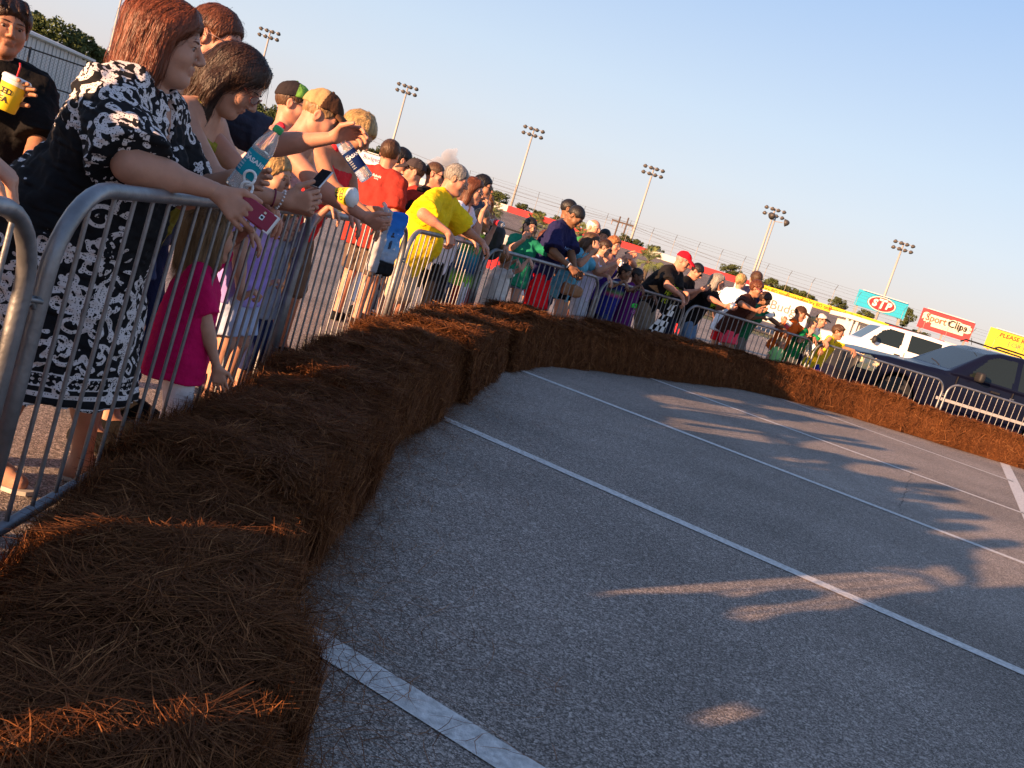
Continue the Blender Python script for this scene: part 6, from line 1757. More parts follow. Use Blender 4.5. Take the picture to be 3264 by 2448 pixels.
def disc(rx, rz, y, m_, nm, par, x=0, z=0):
    n = 40
    MB().prism([(rx * math.cos(t), rz * math.sin(t)) for t in np.linspace(0, 2 * math.pi, n + 1)[:-1]], 0.02, (x, y, z), np.array([(1, 0, 0), (0, 0, 1), (0, -1, 0)])).build(nm, m_, par)
oy = -0.005
disc(w_ * 0.29, h_ * 0.475, oy, mat('oval_navy', (0.05, 0.04, 0.10)), 'oval_edge', rt, 0, c[2])
disc(w_ * 0.28, h_ * 0.455, oy - 0.03, ww, 'oval_ring', rt, 0, c[2])
disc(w_ * 0.255, h_ * 0.405, oy - 0.06, mat('oval_red', (0.55, 0.03, 0.04)), 'oval', rt, 0, c[2])
for ch, dx, sz, dz in (('S', -0.135, 0.62, -0.02), ('T', 0.0, 0.86, 0.0), ('P', 0.14, 0.62, -0.02)):
    text_on('lettering', ch, h_ * sz * 0.95, (w_ * dx, -0.10, c[2] + h_ * dz), (1, 0, 0), (0, 0, 1), ww, rt, bold=0.07, slant=0.12)
rt, c, w_, h_ = board('red billboard reading SportClips in a cream cloud', (2945, 982), (3111, 1030), (2925, 1043), 126.0, mat('sign_red', (0.62, 0.06, 0.07), var=0.05, scale=1))
cream = mat('sign_cream', (0.80, 0.74, 0.60), var=0.03)
text_on('lettering_outline', 'SportClips', h_ * 0.50, (-w_ * 0.0, -0.02, c[2] + h_ * 0.10), (1, 0, 0), (0, 0, 1), cream, rt, bold=0.13, sx=1.18)
MB().box((0, -0.012, c[2] + h_ * 0.09), (w_ * 0.86, 0.02, h_ * 0.42)).build('cream_patch', cream, rt)
MB().box((w_ * 0.04, -0.012, c[2] - h_ * 0.20), (w_ * 0.62, 0.02, h_ * 0.18)).build('cream_patch', cream, rt)
text_on('lettering', 'Sport', h_ * 0.50, (-w_ * 0.215, -0.05, c[2] + h_ * 0.10), (1, 0, 0), (0, 0, 1), mat('sign_brown', (0.35, 0.13, 0.08)), rt, bold=0.02, sx=0.98)
text_on('lettering', 'Clips', h_ * 0.50, (w_ * 0.205, -0.05, c[2] + h_ * 0.10), (1, 0, 0), (0, 0, 1), mat('sign_black', (0.03, 0.03, 0.03)), rt, bold=0.03, sx=0.98)
text_on('lettering', 'haircuts', h_ * 0.20, (w_ * 0.04, -0.04, c[2] - h_ * 0.21), (1, 0, 0), (0, 0, 1), mat('sign_pale', (0.72, 0.62, 0.50)), rt)
rt, c, w_, h_ = board('yellow billboard with red lettering at the right edge', (3160, 1044), (3390, 1112), (3137, 1109), 124.0, mat('sign_yellow', (0.80, 0.62, 0.05), var=0.03, scale=1))
text_on('lettering', 'PLEASE RECYCLE', h_ * 0.27, (-w_ * 0.03, -0.01, c[2] + h_ * 0.28), (1, 0, 0), (0, 0, 1), red_ink, rt, bold=0.02, sx=1.15)
text_on('lettering', '[ CSX ]', h_ * 0.26, (-w_ * 0.10, -0.01, c[2] - h_ * 0.02), (1, 0, 0), (0, 0, 1), mat('sign_brown', (0.35, 0.13, 0.08)), rt, bold=0.015)
text_on('lettering', 'transportation', h_ * 0.14, (-w_ * 0.28, -0.01, c[2] - h_ * 0.30), (1, 0, 0), (0, 0, 1), mat('sign_ochre', (0.45, 0.25, 0.05)), rt)
rt, c, w_, h_ = board('small white board with violet Budget lettering far behind the blond curls', (1146, 478), (1213, 498), (1138, 512), 105.0, ww, 2)
text_on('lettering', 'Budget', h_ * 0.55, (w_ * 0.12, -0.01, c[2] + h_ * 0.05), (1, 0, 0), (0, 0, 1), mat('violet_ink', (0.10, 0.05, 0.20)), rt, bold=0.01)

# ---------------------------------------------------------------- far buildings and fences
siding = mat('white_siding', (0.55, 0.55, 0.56), rough=0.5, var=0.07, scale=0.8, metal=0.1)
a = at(60, 96, 41.0); b = at(280, 199, 49.0)
za = 3.35
d = _n((b - a)[:2]); L = np.linalg.norm((b - a)[:2])
st = a[:2] - d * 9.0
rt = empty('metal_shed', (st[0], st[1], 0), 'long low white metal shed behind the chain link fence', 'building', rz=math.atan2(d[1], d[0]))
Lw = L + 9.0
nP = int(Lw / 0.9)
pm = MB().box((0.44, 0, za / 2), (0.86, 0.06, za)).box((0.03, -0.045, za / 2), (0.07, 0.05, za)).box((0.46, -0.04, za / 2), (0.05, 0.035, za)).mesh('siding_panel'); pm.materials.append(siding)
for i in range(nP):
    o = link('siding_panel', pm, rt); o.location = (i * 0.9, 0, 0)
MB().box((Lw / 2, 4, za / 2 - 0.05), (Lw - 0.1, 7.9, za - 0.1)).build('shell', siding, rt)
MB().prism([(-0.3, za), (4.0, za + 0.55), (8.3, za), (8.3, za + 0.12), (4.0, za + 0.68), (-0.3, za + 0.12)], Lw + 0.4, (-0.2, 0, 0), np.array([(0, 1, 0), (0, 0, 1), (1, 0, 0)])).build('roof', mat('roof_white', (0.62, 0.62, 0.63), rough=0.5), rt)
MB().box((Lw / 2, -0.12, za + 0.02), (Lw, 0.12, 0.14)).build('gutter', mat('gutter_white', (0.6, 0.6, 0.6)), rt)
fb = mat('black_fence', (0.02, 0.02, 0.022), rough=0.5)
pa = at(20, 90, 30.0); pb = at(420, 240, 33.0)
d2 = _n((pb - pa)[:2]); st = pa[:2] - d2 * 4
rt = empty('chain_link_fence', (st[0], st[1], 0), 'black chain link fence in front of the white shed', 'fence', rz=math.atan2(d2[1], d2[0]))
Lf = np.linalg.norm((pb - pa)[:2]) + 6
hf_ = 2.35
for i in range(int(Lf / 2.4) + 1):
    MB().tube([(i * 2.4, 0, 0), (i * 2.4, 0, hf_ + 0.05)], 0.04, 8).build('post', fb, rt, True)
for z in (0.15, 1.35, hf_):
    MB().tube([(0, 0, z), (Lf, 0, z)], 0.028, 6).build('rail', fb, rt)
lk = MB()
sp = 0.11
n_ = int(Lf / sp)
for i in range(-int(hf_ / sp), n_):
    for s_ in (1, -1):
        x0 = i * sp if s_ > 0 else i * sp + hf_
        x1 = x0 + s_ * hf_
        lk.add([(x0, 0.01 * s_, 0), (x0 + 0.006, 0.01 * s_, 0), (x1 + 0.006, 0.01 * s_, hf_), (x1, 0.01 * s_, hf_)], [(0, 1, 2, 3)])
o = lk.build('chain_link', mat('link_wire', (0.10, 0.10, 0.10), rough=0.5, metal=0.4), rt); o['kind'] = 'stuff'
verge = sheet('grass_verge', [(-60, 24.5), (-8.2, 24.5), (-9.0, 52.2), (-60, 52.2)], 0.012, mat('verge_grass', (0.13, 0.135, 0.045), rough=0.95, var=0.4, scale=3, bump=0.6, bscale=40))
kerb = MB().box((-34.1, 24.4, 0.06), (51.8, 0.2, 0.12)).box((-8.2, 38.3, 0.06), (0.2, 28.0, 0.12)).build('kerb', mat('kerb_concrete', (0.40, 0.38, 0.36), var=0.12, scale=2)); kerb['kind'] = 'structure'
# rail fence and barrels by the infield road
pa, pb = at(1470, 668, 34.0), at(1760, 790, 34.0)
rt = empty('rail_fence', (pa[0], 34.0, 0), 'low black three-rail fence at the foot of the banked track', 'fence')
Lf = pb[0] - pa[0]
for z in (0.45, 0.9, 1.4):
    MB().tube([(0, 0, z), (Lf, 0, z)], 0.035, 6).build('rail', fb, rt)
for i in range(int(Lf / 1.6) + 2):
    MB().tube([(i * 1.6, 0, 0), (i * 1.6, 0, 1.45)], 0.045, 6).build('post', fb, rt)
for px, py, D, lb in ((1611, 748, 30.0, 'red and white drum with white lettering beside the woman in green'), (2212, 936, 26.0, 'red and white drum behind the red-capped man\'s hands')):
    p = at(px, py, D)
    rt = empty('drum', (p[0], p[1], 0), lb, 'drum', 'litter drums')
    hh_ = p[2]
    MB().lathe([(0.28, 0), (0.30, 0.02), (0.30, hh_ * 0.33), (0.315, hh_ * 0.34), (0.30, hh_ * 0.35), (0.30, hh_ * 0.72)], (0, 0, 0), None, 22).build('drum_wall', mat('drum_red', (0.55, 0.03, 0.04), rough=0.5), rt, True)
    MB().lathe([(0.301, hh_ * 0.72), (0.30, hh_ * 0.98), (0.31, hh_), (0.26, hh_)], (0, 0, 0), None, 22).build('drum_top', wht, rt, True)
    text_on('lettering', 'G', 0.34, (0.0, -0.30, hh_ * 0.52), (1, 0, 0), (0, 0, 1), wht, rt, off=0.01, bold=0.01)

# rental box truck
p = at(2592, 975, 62.0); q = at(2400, 915, 62.0)
zt = 2.75
rt = empty('box_truck', (q[0] - 0.8, 62.0, 0), 'white box truck with grey Budget lettering on its side', 'truck')
Lb = p[0] - q[0] + 0.8
wtm = mat('truck_white', (0.80, 0.80, 0.79), rough=0.35, var=0.03)
v, ff = sdf_mesh([rbox((Lb / 2, 1.1, 1.75), (Lb, 2.2, 2.0), I3, 0.08)], 0.06)
link('box', raw_mesh('box', v, ff), rt, wtm)
v, ff = sdf_mesh([rbox((-0.75, 1.1, 1.15), (1.7, 2.0, 1.5), I3, 0.18)], 0.06)
link('cab', raw_mesh('cab', v, ff), rt, wtm)
MB().box((-0.7, 0.085, 1.5), (0.9, 0.03, 0.55)).build('cab_window', mat('dark_glass', (0.015, 0.018, 0.02), rough=0.05, var=0), rt)
for x in (-0.8, Lb - 1.0):
    for y in (0.2, 2.0):
        MB().lathe([(0.25, -0.12), (0.40, -0.12), (0.42, -0.08), (0.42, 0.08), (0.40, 0.12), (0.25, 0.12)], (x, y, 0.42), np.array([(1, 0, 0), (0, 0, 1), (0, -1, 0)]), 20).build('wheel', mat('tyre', (0.02, 0.02, 0.02), rough=0.8), rt, True)
text_on('lettering', 'Budget', 0.85, (Lb * 0.53 + 0.85, 0.0, 1.95), (1, 0, 0), (0, 0, 1), mat('grey_ink', (0.22, 0.20, 0.18)), rt, off=0.012, sx=1.05)
# white booth by the pit road
a, b = at(2700, 1014, 46.0), at(2841, 1058, 46.0)
rt = empty('ticket_booth', (a[0], 46.0, 0), 'small white flat-roofed booth with a dark window behind the white car', 'booth')
wb = b[0] - a[0] + 0.6; hb = 2.25
bm = mat('booth_white', (0.72, 0.70, 0.65), var=0.05)
MB().box((wb / 2, 1.2, hb / 2), (wb - 0.5, 2.0, hb)).build('wall', bm, rt)
MB().box((wb / 2, 1.0, hb + 0.08), (wb + 0.3, 2.9, 0.20)).build('roof', bm, rt)
for x in (0.05, 0.3, 0.55):
    MB().box((x - 0.1, -0.25, hb / 2), (0.10, 0.10, hb)).build('post', bm, rt)
MB().box((wb * 0.62, 0.185, 1.35), (1.0, 0.03, 0.65)).build('window', mat('dark_glass', (0.015, 0.018, 0.02), rough=0.05, var=0), rt)

# towel added unseen over the near barrier to keep sun off the asphalt
tw = np.array([-0.935, 0.74, 0.80])
rt = empty('shadecloth', tw, 'grey towel added unseen on the nearest barrier beyond the left edge to block sun from the asphalt', 'shadecloth')
v, ff = sdf_mesh([rbox(tw, (0.44, 0.07, 0.54), np.stack([_n((-0.095, 0.995, 0)), _n((0.995, 0.095, 0)), np.array([0, 0, 1.0])]), 0.02)], 0.014, wavy(0.006, 22, 5))
link('cloth', raw_mesh('cloth', v - tw, ff), rt, cloth('shadecloth_grey', (0.5, 0.5, 0.55)))
# ---------------------------------------------------------------- cars
def poly_sdf(P):
    P = np.asarray(P, float)
    def f(x, z):
        d = np.full(np.broadcast(x, z).shape, 1e9); s = np.ones(d.shape)
        n = len(P)
        for i in range(n):
            a, b = P[i], P[i - 1]
            ex, ez = b[0] - a[0], b[1] - a[1]
            wx_, wz_ = x - a[0], z - a[1]
            t = np.clip((wx_ * ex + wz_ * ez) / (ex * ex + ez * ez), 0, 1)
            d = np.minimum(d, (wx_ - ex * t) ** 2 + (wz_ - ez * t) ** 2)
            c1 = z >= a[1]; c2 = z < b[1]; c3 = ex * wz_ > ez * wx_
            fl = (c1 & c2 & c3) | (~c1 & ~c2 & ~c3)
            s = np.where(fl, -s, s)
        return s * np.sqrt(d)
    return f
def inside(P, x, z):
    return poly_sdf(P)(x, z) < 0
def car(name, label, loc, rz, prof, W, belt, tumble, wheels, wr, windows, wind_shield, paint_m, glass_m, lights, vox=0.03, trim=None):
    root = empty(name, loc, label, 'car', None, rz)
    fp = poly_sdf(prof)
    x0, x1 = min(p[0] for p in prof), max(p[0] for p in prof)
    zt = max(p[1] for p in prof)
    def body(x, y, z):
        d1 = fp(x, z) + 0 * y
        hw = W / 2 - np.maximum(z - belt, 0) * tumble - 0.10 * np.maximum(0.55 - z, 0) - 0.035 * np.clip((z - belt + 0.25) / 0.25, 0, 1) * (z < belt) - 0.30 * np.maximum(np.maximum(x0 + 0.45 - x, x - (x1 - 0.35)), 0) ** 1.5
        d2 = np.abs(y) - hw
        k = 0.11
        h = np.maximum(k - np.abs(d1 - d2), 0)
        return np.maximum(d1, d2) + h * h / (4 * k)
    P = [(body, np.array([x0, -W / 2, 0.1]), np.array([x1, W / 2, zt]), 0, 'u')]
    for wx_ in wheels:
        P.append(cap((wx_, -W, wr), (wx_, W, wr), wr + 0.07, None, 0.03, 's'))
    # flat floor pan inside the wheel wells so that they stay wells
    P.append(rbox(((x0 + x1) / 2, 0, 0.55), (x1 - x0 - 0.5, W - 0.62, 0.5), I3, 0.05)[:3] + (0.02, 'u'))
    V, F = sdf_mesh(P, vox)
    C = V[F].mean(1)
    N = np.cross(V[F[:, 1]] - V[F[:, 0]], V[F[:, 2]] - V[F[:, 0]]); N /= np.linalg.norm(N, axis=1)[:, None] + 1e-12
    part = np.zeros(len(F), int)
    side = np.abs(N[:, 1]) > 0.6
    for i, w_ in enumerate(windows):
        part[inside(w_, C[:, 0], C[:, 2]) & side] = 1 + i
    wsid = 1 + len(windows)
    for j, (xa, xb, za, zb) in enumerate(wind_shield):
        m = (C[:, 0] > xa) & (C[:, 0] < xb) & (C[:, 2] > za) & (C[:, 2] < zb) & (~side) & (np.abs(C[:, 1]) < W / 2 - 0.23)
        part[m] = wsid + j
    lid = wsid + len(wind_shield)
    for j, (pl, m_, fr) in enumerate(lights):
        m = inside(pl, C[:, 0], C[:, 2]) & ((np.abs(C[:, 1]) > fr))
        part[m] = lid + j
    bo = link('body', raw_mesh('body', V, F[part == 0]), root, paint_m)
    def sub(ids, nm, m_, push=-0.006, per_side=True):
        for s_ in (1, -1):
            f_ = F[(part == ids) & ((C[:, 1] * s_ > 0) if per_side else (s_ > 0))]
            if len(f_):
                me = raw_mesh(nm, V, f_)
                bm_ = bmesh.new(); bm_.from_mesh(me)
                bmesh.ops.delete(bm_, geom=[v for v in bm_.verts if not v.link_faces], context='VERTS')
                bm_.to_mesh(me); bm_.free()
                link(nm, me, root, m_)
    for i in range(len(windows)):
        sub(1 + i, 'window', glass_m)
    for j in range(len(wind_shield)):
        sub(wsid + j, 'windscreen' if j == 0 else 'rear_window', glass_m, per_side=False)
    for j, (pl, m_, fr) in enumerate(lights):
        sub(lid + j, 'headlight' if j == 0 else ('grille' if j == 1 else 'tail_light'), m_)
    tyre = mat('tyre', (0.02, 0.02, 0.02), rough=0.8); rim = mat('alloy', (0.62, 0.60, 0.57), rough=0.3, metal=0.6, var=0.05)
    for wx_ in wheels:
        for s_ in (1, -1):
            y = s_ * (W / 2 - 0.13)
            Aw = np.array([(1, 0, 0), (0, 0, 1), (0, -1 * 1.0, 0)]) * np.array([[1], [1], [-s_]])
            wo = MB().lathe([(wr * 0.62, -0.11), (wr * 0.95, -0.11), (wr, -0.08), (wr, 0.08), (wr * 0.95, 0.11), (wr * 0.64, 0.11)], (wx_, y, wr), Aw, 28).build('wheel', tyre, root, True)
            MB().lathe([(wr * 0.64, 0.105), (wr * 0.60, 0.10), (wr * 0.56, 0.06), (wr * 0.2, 0.06), (0.03, 0.085)], (wx_, y, wr), Aw, 24).build('rim', rim, wo, True)
            for k in range(7):
                a = 6.28 * k / 7
                MB().box(np.array([wx_ + wr * 0.38 * math.cos(a), y - (-s_) * -0.085 * 1.0, wr + wr * 0.38 * math.sin(a)]), (wr * 0.42, 0.03, 0.055), np.array([(math.cos(a), 0, math.sin(a)), (0, 1, 0), (-math.sin(a), 0, math.cos(a))])).build('spoke', rim, wo)
    return root, bo
glassm = mat('car_glass', (0.012, 0.018, 0.018), rough=0.03, var=0.0, spec=0.5)
blue_paint = mat('navy_paint', (0.004, 0.005, 0.017), rough=0.3, var=0.05, coat=0.08, spec=0.25)
white_paint = mat('white_car_paint', (0.78, 0.78, 0.77), rough=0.25, var=0.02, coat=0.5)
chrome = mat('chrome_trim', (0.6, 0.6, 0.6), rough=0.2, metal=0.9)
lensm = mat('headlight_lens', (0.70, 0.62, 0.50), rough=0.1, var=0.3, scale=14, col2=(0.9, 0.55, 0.2), spec=0.8)
blk = mat('black_trim', (0.015, 0.015, 0.017), rough=0.6)
# front of the car at x = 0, the length runs to +x
prof_b = [(0.10, 0.30), (0.02, 0.55), (0.04, 0.92), (0.16, 1.02), (0.70, 1.09), (1.55, 1.15), (1.66, 1.18), (2.32, 1.66), (2.62, 1.75), (3.3, 1.80), (4.3, 1.77), (4.72, 1.70), (4.95, 1.15), (5.0, 0.6), (4.9, 0.32)]
prof_b = [(x + 0.34 if x > 1.5 else x, z) for x, z in prof_b]
long_ = lambda P: [(x + 0.34, z) for x, z in P]
p0 = at(2706, 1160, 18.3)
ang = 0.10
car_b, bo = car('parked_car', 'dark navy sport utility car parked behind the barrier at the right edge', (p0[0], 18.35 + 0.95, 0), ang, prof_b, 1.90, 1.12, 0.30, (1.02, 4.30), 0.39,
    [long_(p) for p in [[(2.0, 1.18), (2.36, 1.58), (2.55, 1.66), (2.98, 1.69), (2.95, 1.18)], [(3.07, 1.18), (3.07, 1.69), (3.80, 1.69), (3.84, 1.18)], [(3.95, 1.20), (3.92, 1.68), (4.45, 1.65), (4.62, 1.22)]]],
    [(2.0, 2.76, 1.20, 1.66), (4.84, 5.36, 1.2, 1.66)], blue_paint, glassm,
    [([(0.0, 0.74), (0.0, 0.96), (0.30, 1.01), (0.52, 0.93), (0.45, 0.74)], lensm, 0.52), ([(-0.1, 0.60), (-0.1, 0.97), (0.16, 0.97), (0.10, 0.60)], blk, -1.0), ([(5.14, 0.8), (5.14, 1.15), (5.5, 1.15), (5.5, 0.8)], redp, 0.6)], vox=0.028)
for s_ in (1, -1):
    v, ff = sdf_mesh([rbox((2.5, s_ * 1.06, 1.21), (0.13, 0.24, 0.19), I3, 0.05), cap((2.53, s_ * 0.9, 1.14), (2.5, s_ * 1.0, 1.16), 0.03, None, 0.03)], 0.02)
    link('wing_mirror', raw_mesh('wing_mirror', v, ff), car_b, blk)
    MB().box((2.95, s_ * 0.958, 0.62), (2.2, 0.03, 0.055)).build('side_trim', mat('pale_trim', (0.35, 0.35, 0.36)), car_b)
    for x in (2.98, 4.08):
        MB().box((x, s_ * 0.952, 1.02), (0.18, 0.04, 0.035)).build('door_handle', blk, car_b)
    for x in (2.14, 3.35, 4.24):
        MB().box((x, s_ * 0.945, 0.80), (0.012, 0.03, 0.62)).build('door_seam', blk, car_b)
    MB().tube([(2.8, s_ * 0.62, 1.80), (2.9, s_ * 0.62, 1.86), (4.2, s_ * 0.62, 1.85), (4.3, s_ * 0.62, 1.80)], 0.018, 6).build('roof_rail', blk, car_b)
car_b.scale = (1.0, 1.0, 1.06)
MB().tube([(1.92, -0.5, 1.21), (2.0, -0.2, 1.26), (2.05, 0.1, 1.29)], 0.012, 5).build('wiper', blk, car_b)
MB().tube([(2.7, 0, 1.77), (2.65, 0, 1.9)], 0.006, 5).build('aerial', blk, car_b)
text_on('badge', 'SLT', 0.06, (3.35, -0.95, 0.98), (1, 0, 0), (0, 0, 1), chrome, car_b, off=0.012, bold=0.002)
# white pickup-based SUV behind
prof_w = [(0.12, 0.42), (0.02, 0.65), (0.05, 1.05), (0.22, 1.16), (0.9, 1.22), (1.50, 1.26), (1.60, 1.30), (2.05, 1.78), (2.35, 1.88), (3.6, 1.92), (4.45, 1.88), (4.65, 1.80), (4.85, 1.2), (4.92, 0.7), (4.8, 0.42)]
p0 = at(2585, 1070, 31.0)
car_w, bo = car('parked_car', 'white sport utility car with dark rear windows behind the navy car', (p0[0], 31.0 + 0.9, 0), -0.10, prof_w, 1.86, 1.22, 0.22, (0.95, 3.85), 0.40,
    [[(1.82, 1.30), (2.14, 1.70), (2.32, 1.78), (2.80, 1.80), (2.78, 1.30)], [(3.00, 1.30), (3.00, 1.80), (3.98, 1.80), (4.05, 1.32)], [(4.2, 1.34), (4.18, 1.80), (4.45, 1.77), (4.6, 1.36)]],
    [(1.5, 2.2, 1.30, 1.78), (4.5, 5.0, 1.3, 1.8)], white_paint, glassm,
    [([(0.0, 0.82), (0.0, 1.08), (0.32, 1.12), (0.45, 0.86)], lensm, 0.5), ([(-0.1, 0.68), (-0.1, 1.08), (0.14, 1.08), (0.10, 0.68)], blk, -1.0), ([(4.7, 0.8), (4.7, 1.2), (5.1, 1.2), (5.1, 0.8)], redp, 0.6)], vox=0.035)
for s_ in (1, -1):
    v, ff = sdf_mesh([ell((1.92, s_ * 1.06, 1.36), I3, (0.08, 0.14, 0.13), 0), cap((1.95, s_ * 0.88, 1.30), (1.92, s_ * 1.0, 1.32), 0.03, None, 0.03)], 0.025)
    link('wing_mirror', raw_mesh('wing_mirror', v, ff), car_w, blk)
    for x in (2.95, 4.1):
        MB().box((x, s_ * 0.925, 0.9), (0.012, 0.03, 0.7)).build('door_seam', mat('grey_seam', (0.3, 0.3, 0.3)), car_w)
    for x in (2.75, 3.9):
        MB().box((x, s_ * 0.932, 1.12), (0.18, 0.04, 0.035)).build('door_handle', blk, car_w)
car_w.scale = (1.04, 1.04, 1.10)
MB().box((2.9, -0.42, 1.93), (1.4, 0.04, 0.04)).build('roof_rail', blk, car_w)
p0 = at(3000, 1110, 36.0)
prof_c = [(0.1, 0.35), (0.02, 0.6), (0.05, 0.95), (0.9, 1.08), (1.3, 1.12), (2.0, 1.55), (2.4, 1.66), (3.9, 1.66), (4.5, 1.2), (4.6, 0.6), (4.5, 0.35)]
car_c, bo = car('parked_car', 'pale car half hidden between the white car and the navy car', (p0[0] - 1.2, 36.9, 0), 0.1, prof_c, 1.78, 1.08, 0.28, (0.9, 3.6), 0.34,
    [[(1.7, 1.12), (2.1, 1.5), (2.7, 1.58), (2.7, 1.12)], [(2.85, 1.12), (2.85, 1.58), (3.7, 1.58), (4.0, 1.14)]], [(1.35, 2.1, 1.13, 1.6), (3.9, 4.6, 1.15, 1.6)], white_paint, glassm,
    [([(0.0, 0.7), (0.0, 0.9), (0.35, 0.95), (0.4, 0.72)], lensm, 0.5), ([(-0.1, 0.5), (-0.1, 0.8), (0.12, 0.8), (0.10, 0.5)], blk, -1.0)], vox=0.05)

# ---------------------------------------------------------------- trees
bark = mat('bark', (0.11, 0.08, 0.06), rough=0.95, var=0.3, scale=6, bump=0.6, bscale=12)
def leaf_mat(name, c):
    m = mat(name, c, rough=0.7, var=0.45, scale=1.2, spec=0.25)
    return m
leafs = [leaf_mat('leaves_pine', (0.050, 0.070, 0.022)), leaf_mat('leaves_oak', (0.065, 0.085, 0.025)), leaf_mat('leaves_palmetto', (0.13, 0.16, 0.055))]
def crown_mesh(seed, n, clumps, leaf):
    """unit crown (radius 1, height 1 up to 2): leaf clumps spread through the volume with gaps between"""
    rs = np.random.RandomState(seed)
    cc = rs.normal(size=(clumps, 3)); cc /= np.linalg.norm(cc, axis=1)[:, None]
    cc *= rs.uniform(0.35, 1.0, (clumps, 1)) ** 0.6 * np.array([1, 1, 0.95])
    cc[:, 2] = cc[:, 2] * 0.9 + 0.05
    cr = rs.uniform(0.16, 0.36, clumps)
    k = rs.randint(0, clumps, n)
    d = rs.normal(size=(n, 3)); d /= np.linalg.norm(d, axis=1)[:, None]
    P = cc[k] + d * (cr[k] * rs.uniform(0.3, 1.05, n) ** 0.5)[:, None]
    a = rs.normal(size=(n, 3)); a /= np.linalg.norm(a, axis=1)[:, None]
    b = np.cross(a, rs.normal(size=(n, 3))); b /= np.linalg.norm(b, axis=1)[:, None]
    s = leaf * rs.uniform(0.5, 1.4, n)[:, None]
    V = np.stack([P - a * s, P + b * s * 0.5, P + a * s, P - b * s * 0.5], 1).reshape(-1, 3)
    return raw_mesh('crown', V, np.arange(4 * n).reshape(-1, 4), smooth=False), cc
crowns = [crown_mesh(s, 4200, 34, 0.075) for s in (1, 2, 3)]
def tree(px, py, D, rpx, lb, lm, asp=1.0, nm='tree'):
    c = at(px, py, D); r = rpx * D / FPX
    rt = empty(nm, (c[0], c[1], 0), lb, 'tree', 'trees beyond the track')
    me, cc = crowns[(px + py) % 3]
    k = link('crown', me.copy(), rt, lm); k.location = (0, 0, c[2]); k.scale = (r, r, r * asp); k.rotation_euler = (0, 0, px * 0.7)
    zt = c[2] + r * 0.5
    mb = MB().tube([(0, 0, 0), (0.05 * r, 0, c[2] * 0.6), (0, 0.04 * r, zt)], [0.09 * r + 0.05, 0.07 * r + 0.03, 0.02 * r], 8)
    for i in range(6):
        q = cc[i * 4] * r * 0.85
        z0 = c[2] - r * 0.6 + i * 0.15 * r
        mb.tube([(0, 0, max(z0, 0.3)), (q[0] * 0.5, q[1] * 0.5, (z0 + c[2] + q[2]) / 2), (q[0], q[1], c[2] + q[2])], [0.04 * r + 0.02, 0.03 * r, 0.01 * r], 6)
    mb.build('trunk', bark, rt, True)
    return rt
TT = [(170, 120, 100, 92, 'broad dark tree, tallest, above the white shed', 0, 1.0), (262, 165, 104, 60, 'dark tree at the right end of the white shed', 0, 1.0), (320, 190, 108, 46, 'small dark tree beside the leftmost light pole', 0, 0.9), (110, 165, 98, 60, 'dark tree behind the shed roof near the left edge', 0, 0.9),
      (842, 372, 120, 62, 'rounded dark tree left of the green cap', 0, 0.9), (905, 392, 118, 58, 'rounded dark tree right behind the green cap', 0, 0.9), (1210, 500, 130, 36, 'dark tree behind the brick red T-shirt', 0, 0.9), (1318, 530, 132, 34, 'dark tree behind the dark cap', 0, 0.8), (1170, 485, 128, 30, 'small dark tree beside the far white board', 0, 0.8),
      (1585, 628, 138, 40, 'bushy tree just left of the fourth light tower', 1, 0.75), (1548, 622, 142, 28, 'small tree behind the sunglasses at the rail', 1, 0.8), (1668, 664, 150, 26, 'low bushy tree behind the first red wall panel', 1, 0.6), (1720, 682, 152, 24, 'low bushy tree behind the second red wall panel', 1, 0.6), (1775, 700, 152, 22, 'low bushy tree left of the navy T-shirt', 1, 0.6),
      (1990, 764, 150, 26, 'low tree at the foot of the utility poles', 1, 0.7), (2032, 776, 150, 20, 'small low tree right of the utility poles', 1, 0.7), (2090, 800, 146, 26, 'round low tree left of the red cap', 1, 0.7), (2335, 866, 140, 34, 'round tree behind the blond bun', 1, 0.75), (2455, 912, 136, 34, 'bright bush above the white box truck', 1, 0.8),
      (2500, 930, 140, 28, 'bushy tree above the word on the box truck', 1, 0.8), (2548, 940, 140, 32, 'bushy tree behind the yellow wall', 1, 0.8), (2580, 955, 142, 24, 'low tree behind the yellow wall', 1, 0.7), (2668, 972, 140, 30, 'separate round tree left of the blue billboard', 1, 0.85), (2886, 1012, 138, 28, 'dark tree between the blue and red billboards', 1, 1.2), (2930, 1068, 140, 30, 'low dark tree under the red billboard', 1, 0.7), (2760, 1005, 140, 26, 'low dark tree under the blue billboard', 1, 0.7)]
for px, py, D, rp, lb, k, asp in TT:
    tree(px, py, D, rp, lb, leafs[k], asp)
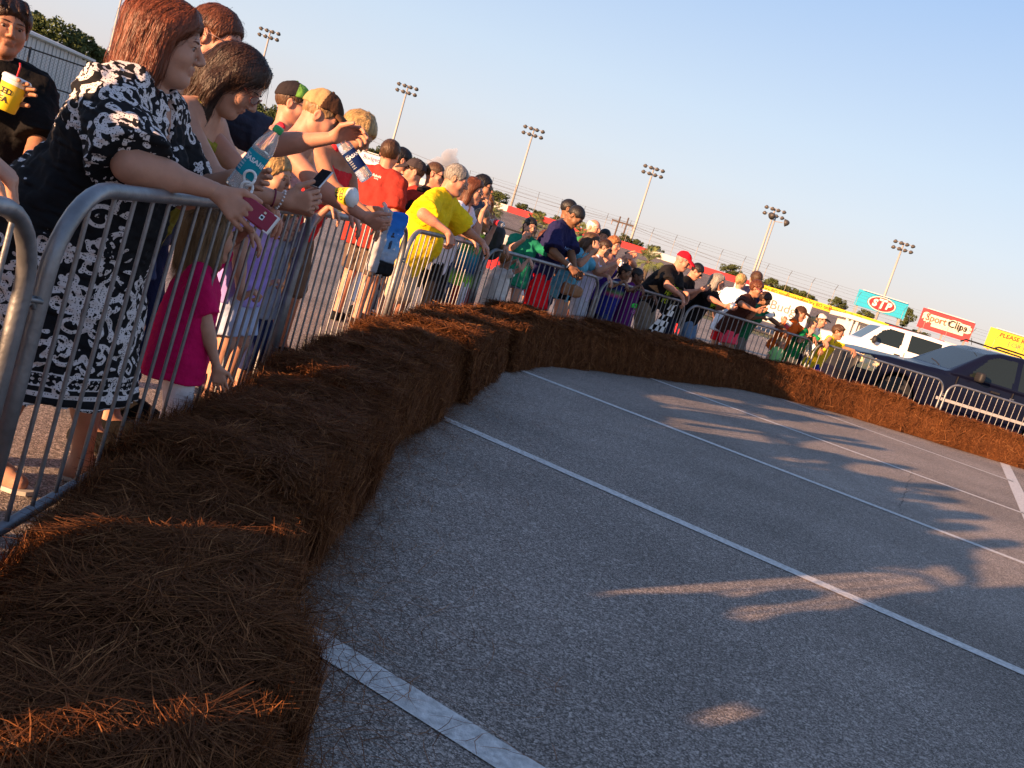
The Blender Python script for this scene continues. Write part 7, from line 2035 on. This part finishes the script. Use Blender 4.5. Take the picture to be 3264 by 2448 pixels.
# palmettos
def palm(px, py, D, rpx, lb):
    c = at(px, py, D); r = rpx * D / FPX
    rt = empty('palm_tree', (c[0], c[1], 0), lb, 'palm tree', 'small palm trees in the infield')
    MB().tube([(0.04 * r, 0, 0), (0, 0, c[2] * 0.5), (0, 0, c[2])], [0.16 * r, 0.13 * r, 0.14 * r], 9).build('trunk', bark, rt, True)
    rs = np.random.RandomState(px)
    mb = MB()
    for i in range(30):
        a = 2.4 * i; e = rs.uniform(-0.6, 1.3)
        d = np.array([math.cos(a) * math.cos(e), math.sin(a) * math.cos(e), math.sin(e)])
        tip = d * r * rs.uniform(0.40, 0.55)
        s_ = _n(np.cross(d, (0, 0, 1)) + rs.normal(size=3) * 0.2); n_ = np.cross(s_, d)
        mb.tube([(0, 0, 0), tip], 0.012, 4)
        for j in range(19):
            t = (j / 18 - 0.5) * 2.6
            ld = _n(d * math.cos(t) + s_ * math.sin(t))
            L_ = r * 0.55 * (1 - 0.25 * abs(t)) * rs.uniform(0.85, 1.1)
            w2 = np.cross(ld, n_) * 0.016 * r
            p1 = tip + ld * L_ * 0.6; p2 = tip + ld * L_ - np.array([0, 0, 0.18 * r])
            mb.add([tip, p1 - w2, p2, p1 + w2], [(0, 1, 2, 3)])
    o = mb.build('fronds', leafs[2], rt); o.location = (0, 0, c[2])
palm(2068, 832, 44.0, 62, 'small palm tree to the left of the red-capped man')
palm(1572, 672, 44.0, 44, 'small palm tree behind the drinking boy')
palm(1706, 722, 44.0, 60, 'small palm tree behind the woman in green')
palm(1852, 742, 44.0, 46, 'small palm tree behind the girl in aqua')
# sunset cloud
c = at(1430, 505, 3000.0)
rt = empty('cloud', (c[0], c[1], c[2]), 'small pale pink cloud puff low over the dark-haired men', 'cloud')
rs = np.random.RandomState(12)
P = []
for (a, b, r_) in ((0, 0, 24), (6, 20, 15), (-12, 8, 15), (18, -4, 17), (-22, -16, 18), (30, -22, 20), (4, -22, 26), (-44, -30, 18), (54, -34, 20), (12, 30, 9), (-6, 18, 11)):
    P.append(ell((a * 1.0, rs.uniform(-8, 8), b - a * 0.0), I3, (r_, r_, r_ * 0.8), 6))
v, ff = sdf_mesh(P, 2.2, [wavy(1.2, 0.10, 3)])
cm = bpy.data.materials.new('cloud_vapour'); cm.use_nodes = True
ct = cm.node_tree
for n_ in list(ct.nodes):
    ct.nodes.remove(n_)
co_ = ct.nodes.new('ShaderNodeOutputMaterial'); cv = ct.nodes.new('ShaderNodeVolumePrincipled')
cv.inputs['Color'].default_value = (0.95, 0.93, 0.96, 1); cv.inputs['Density'].default_value = 0.035
ct.links.new(cv.outputs[0], co_.inputs['Volume'])
link('puffs', raw_mesh('puffs', v, ff), rt, cm)
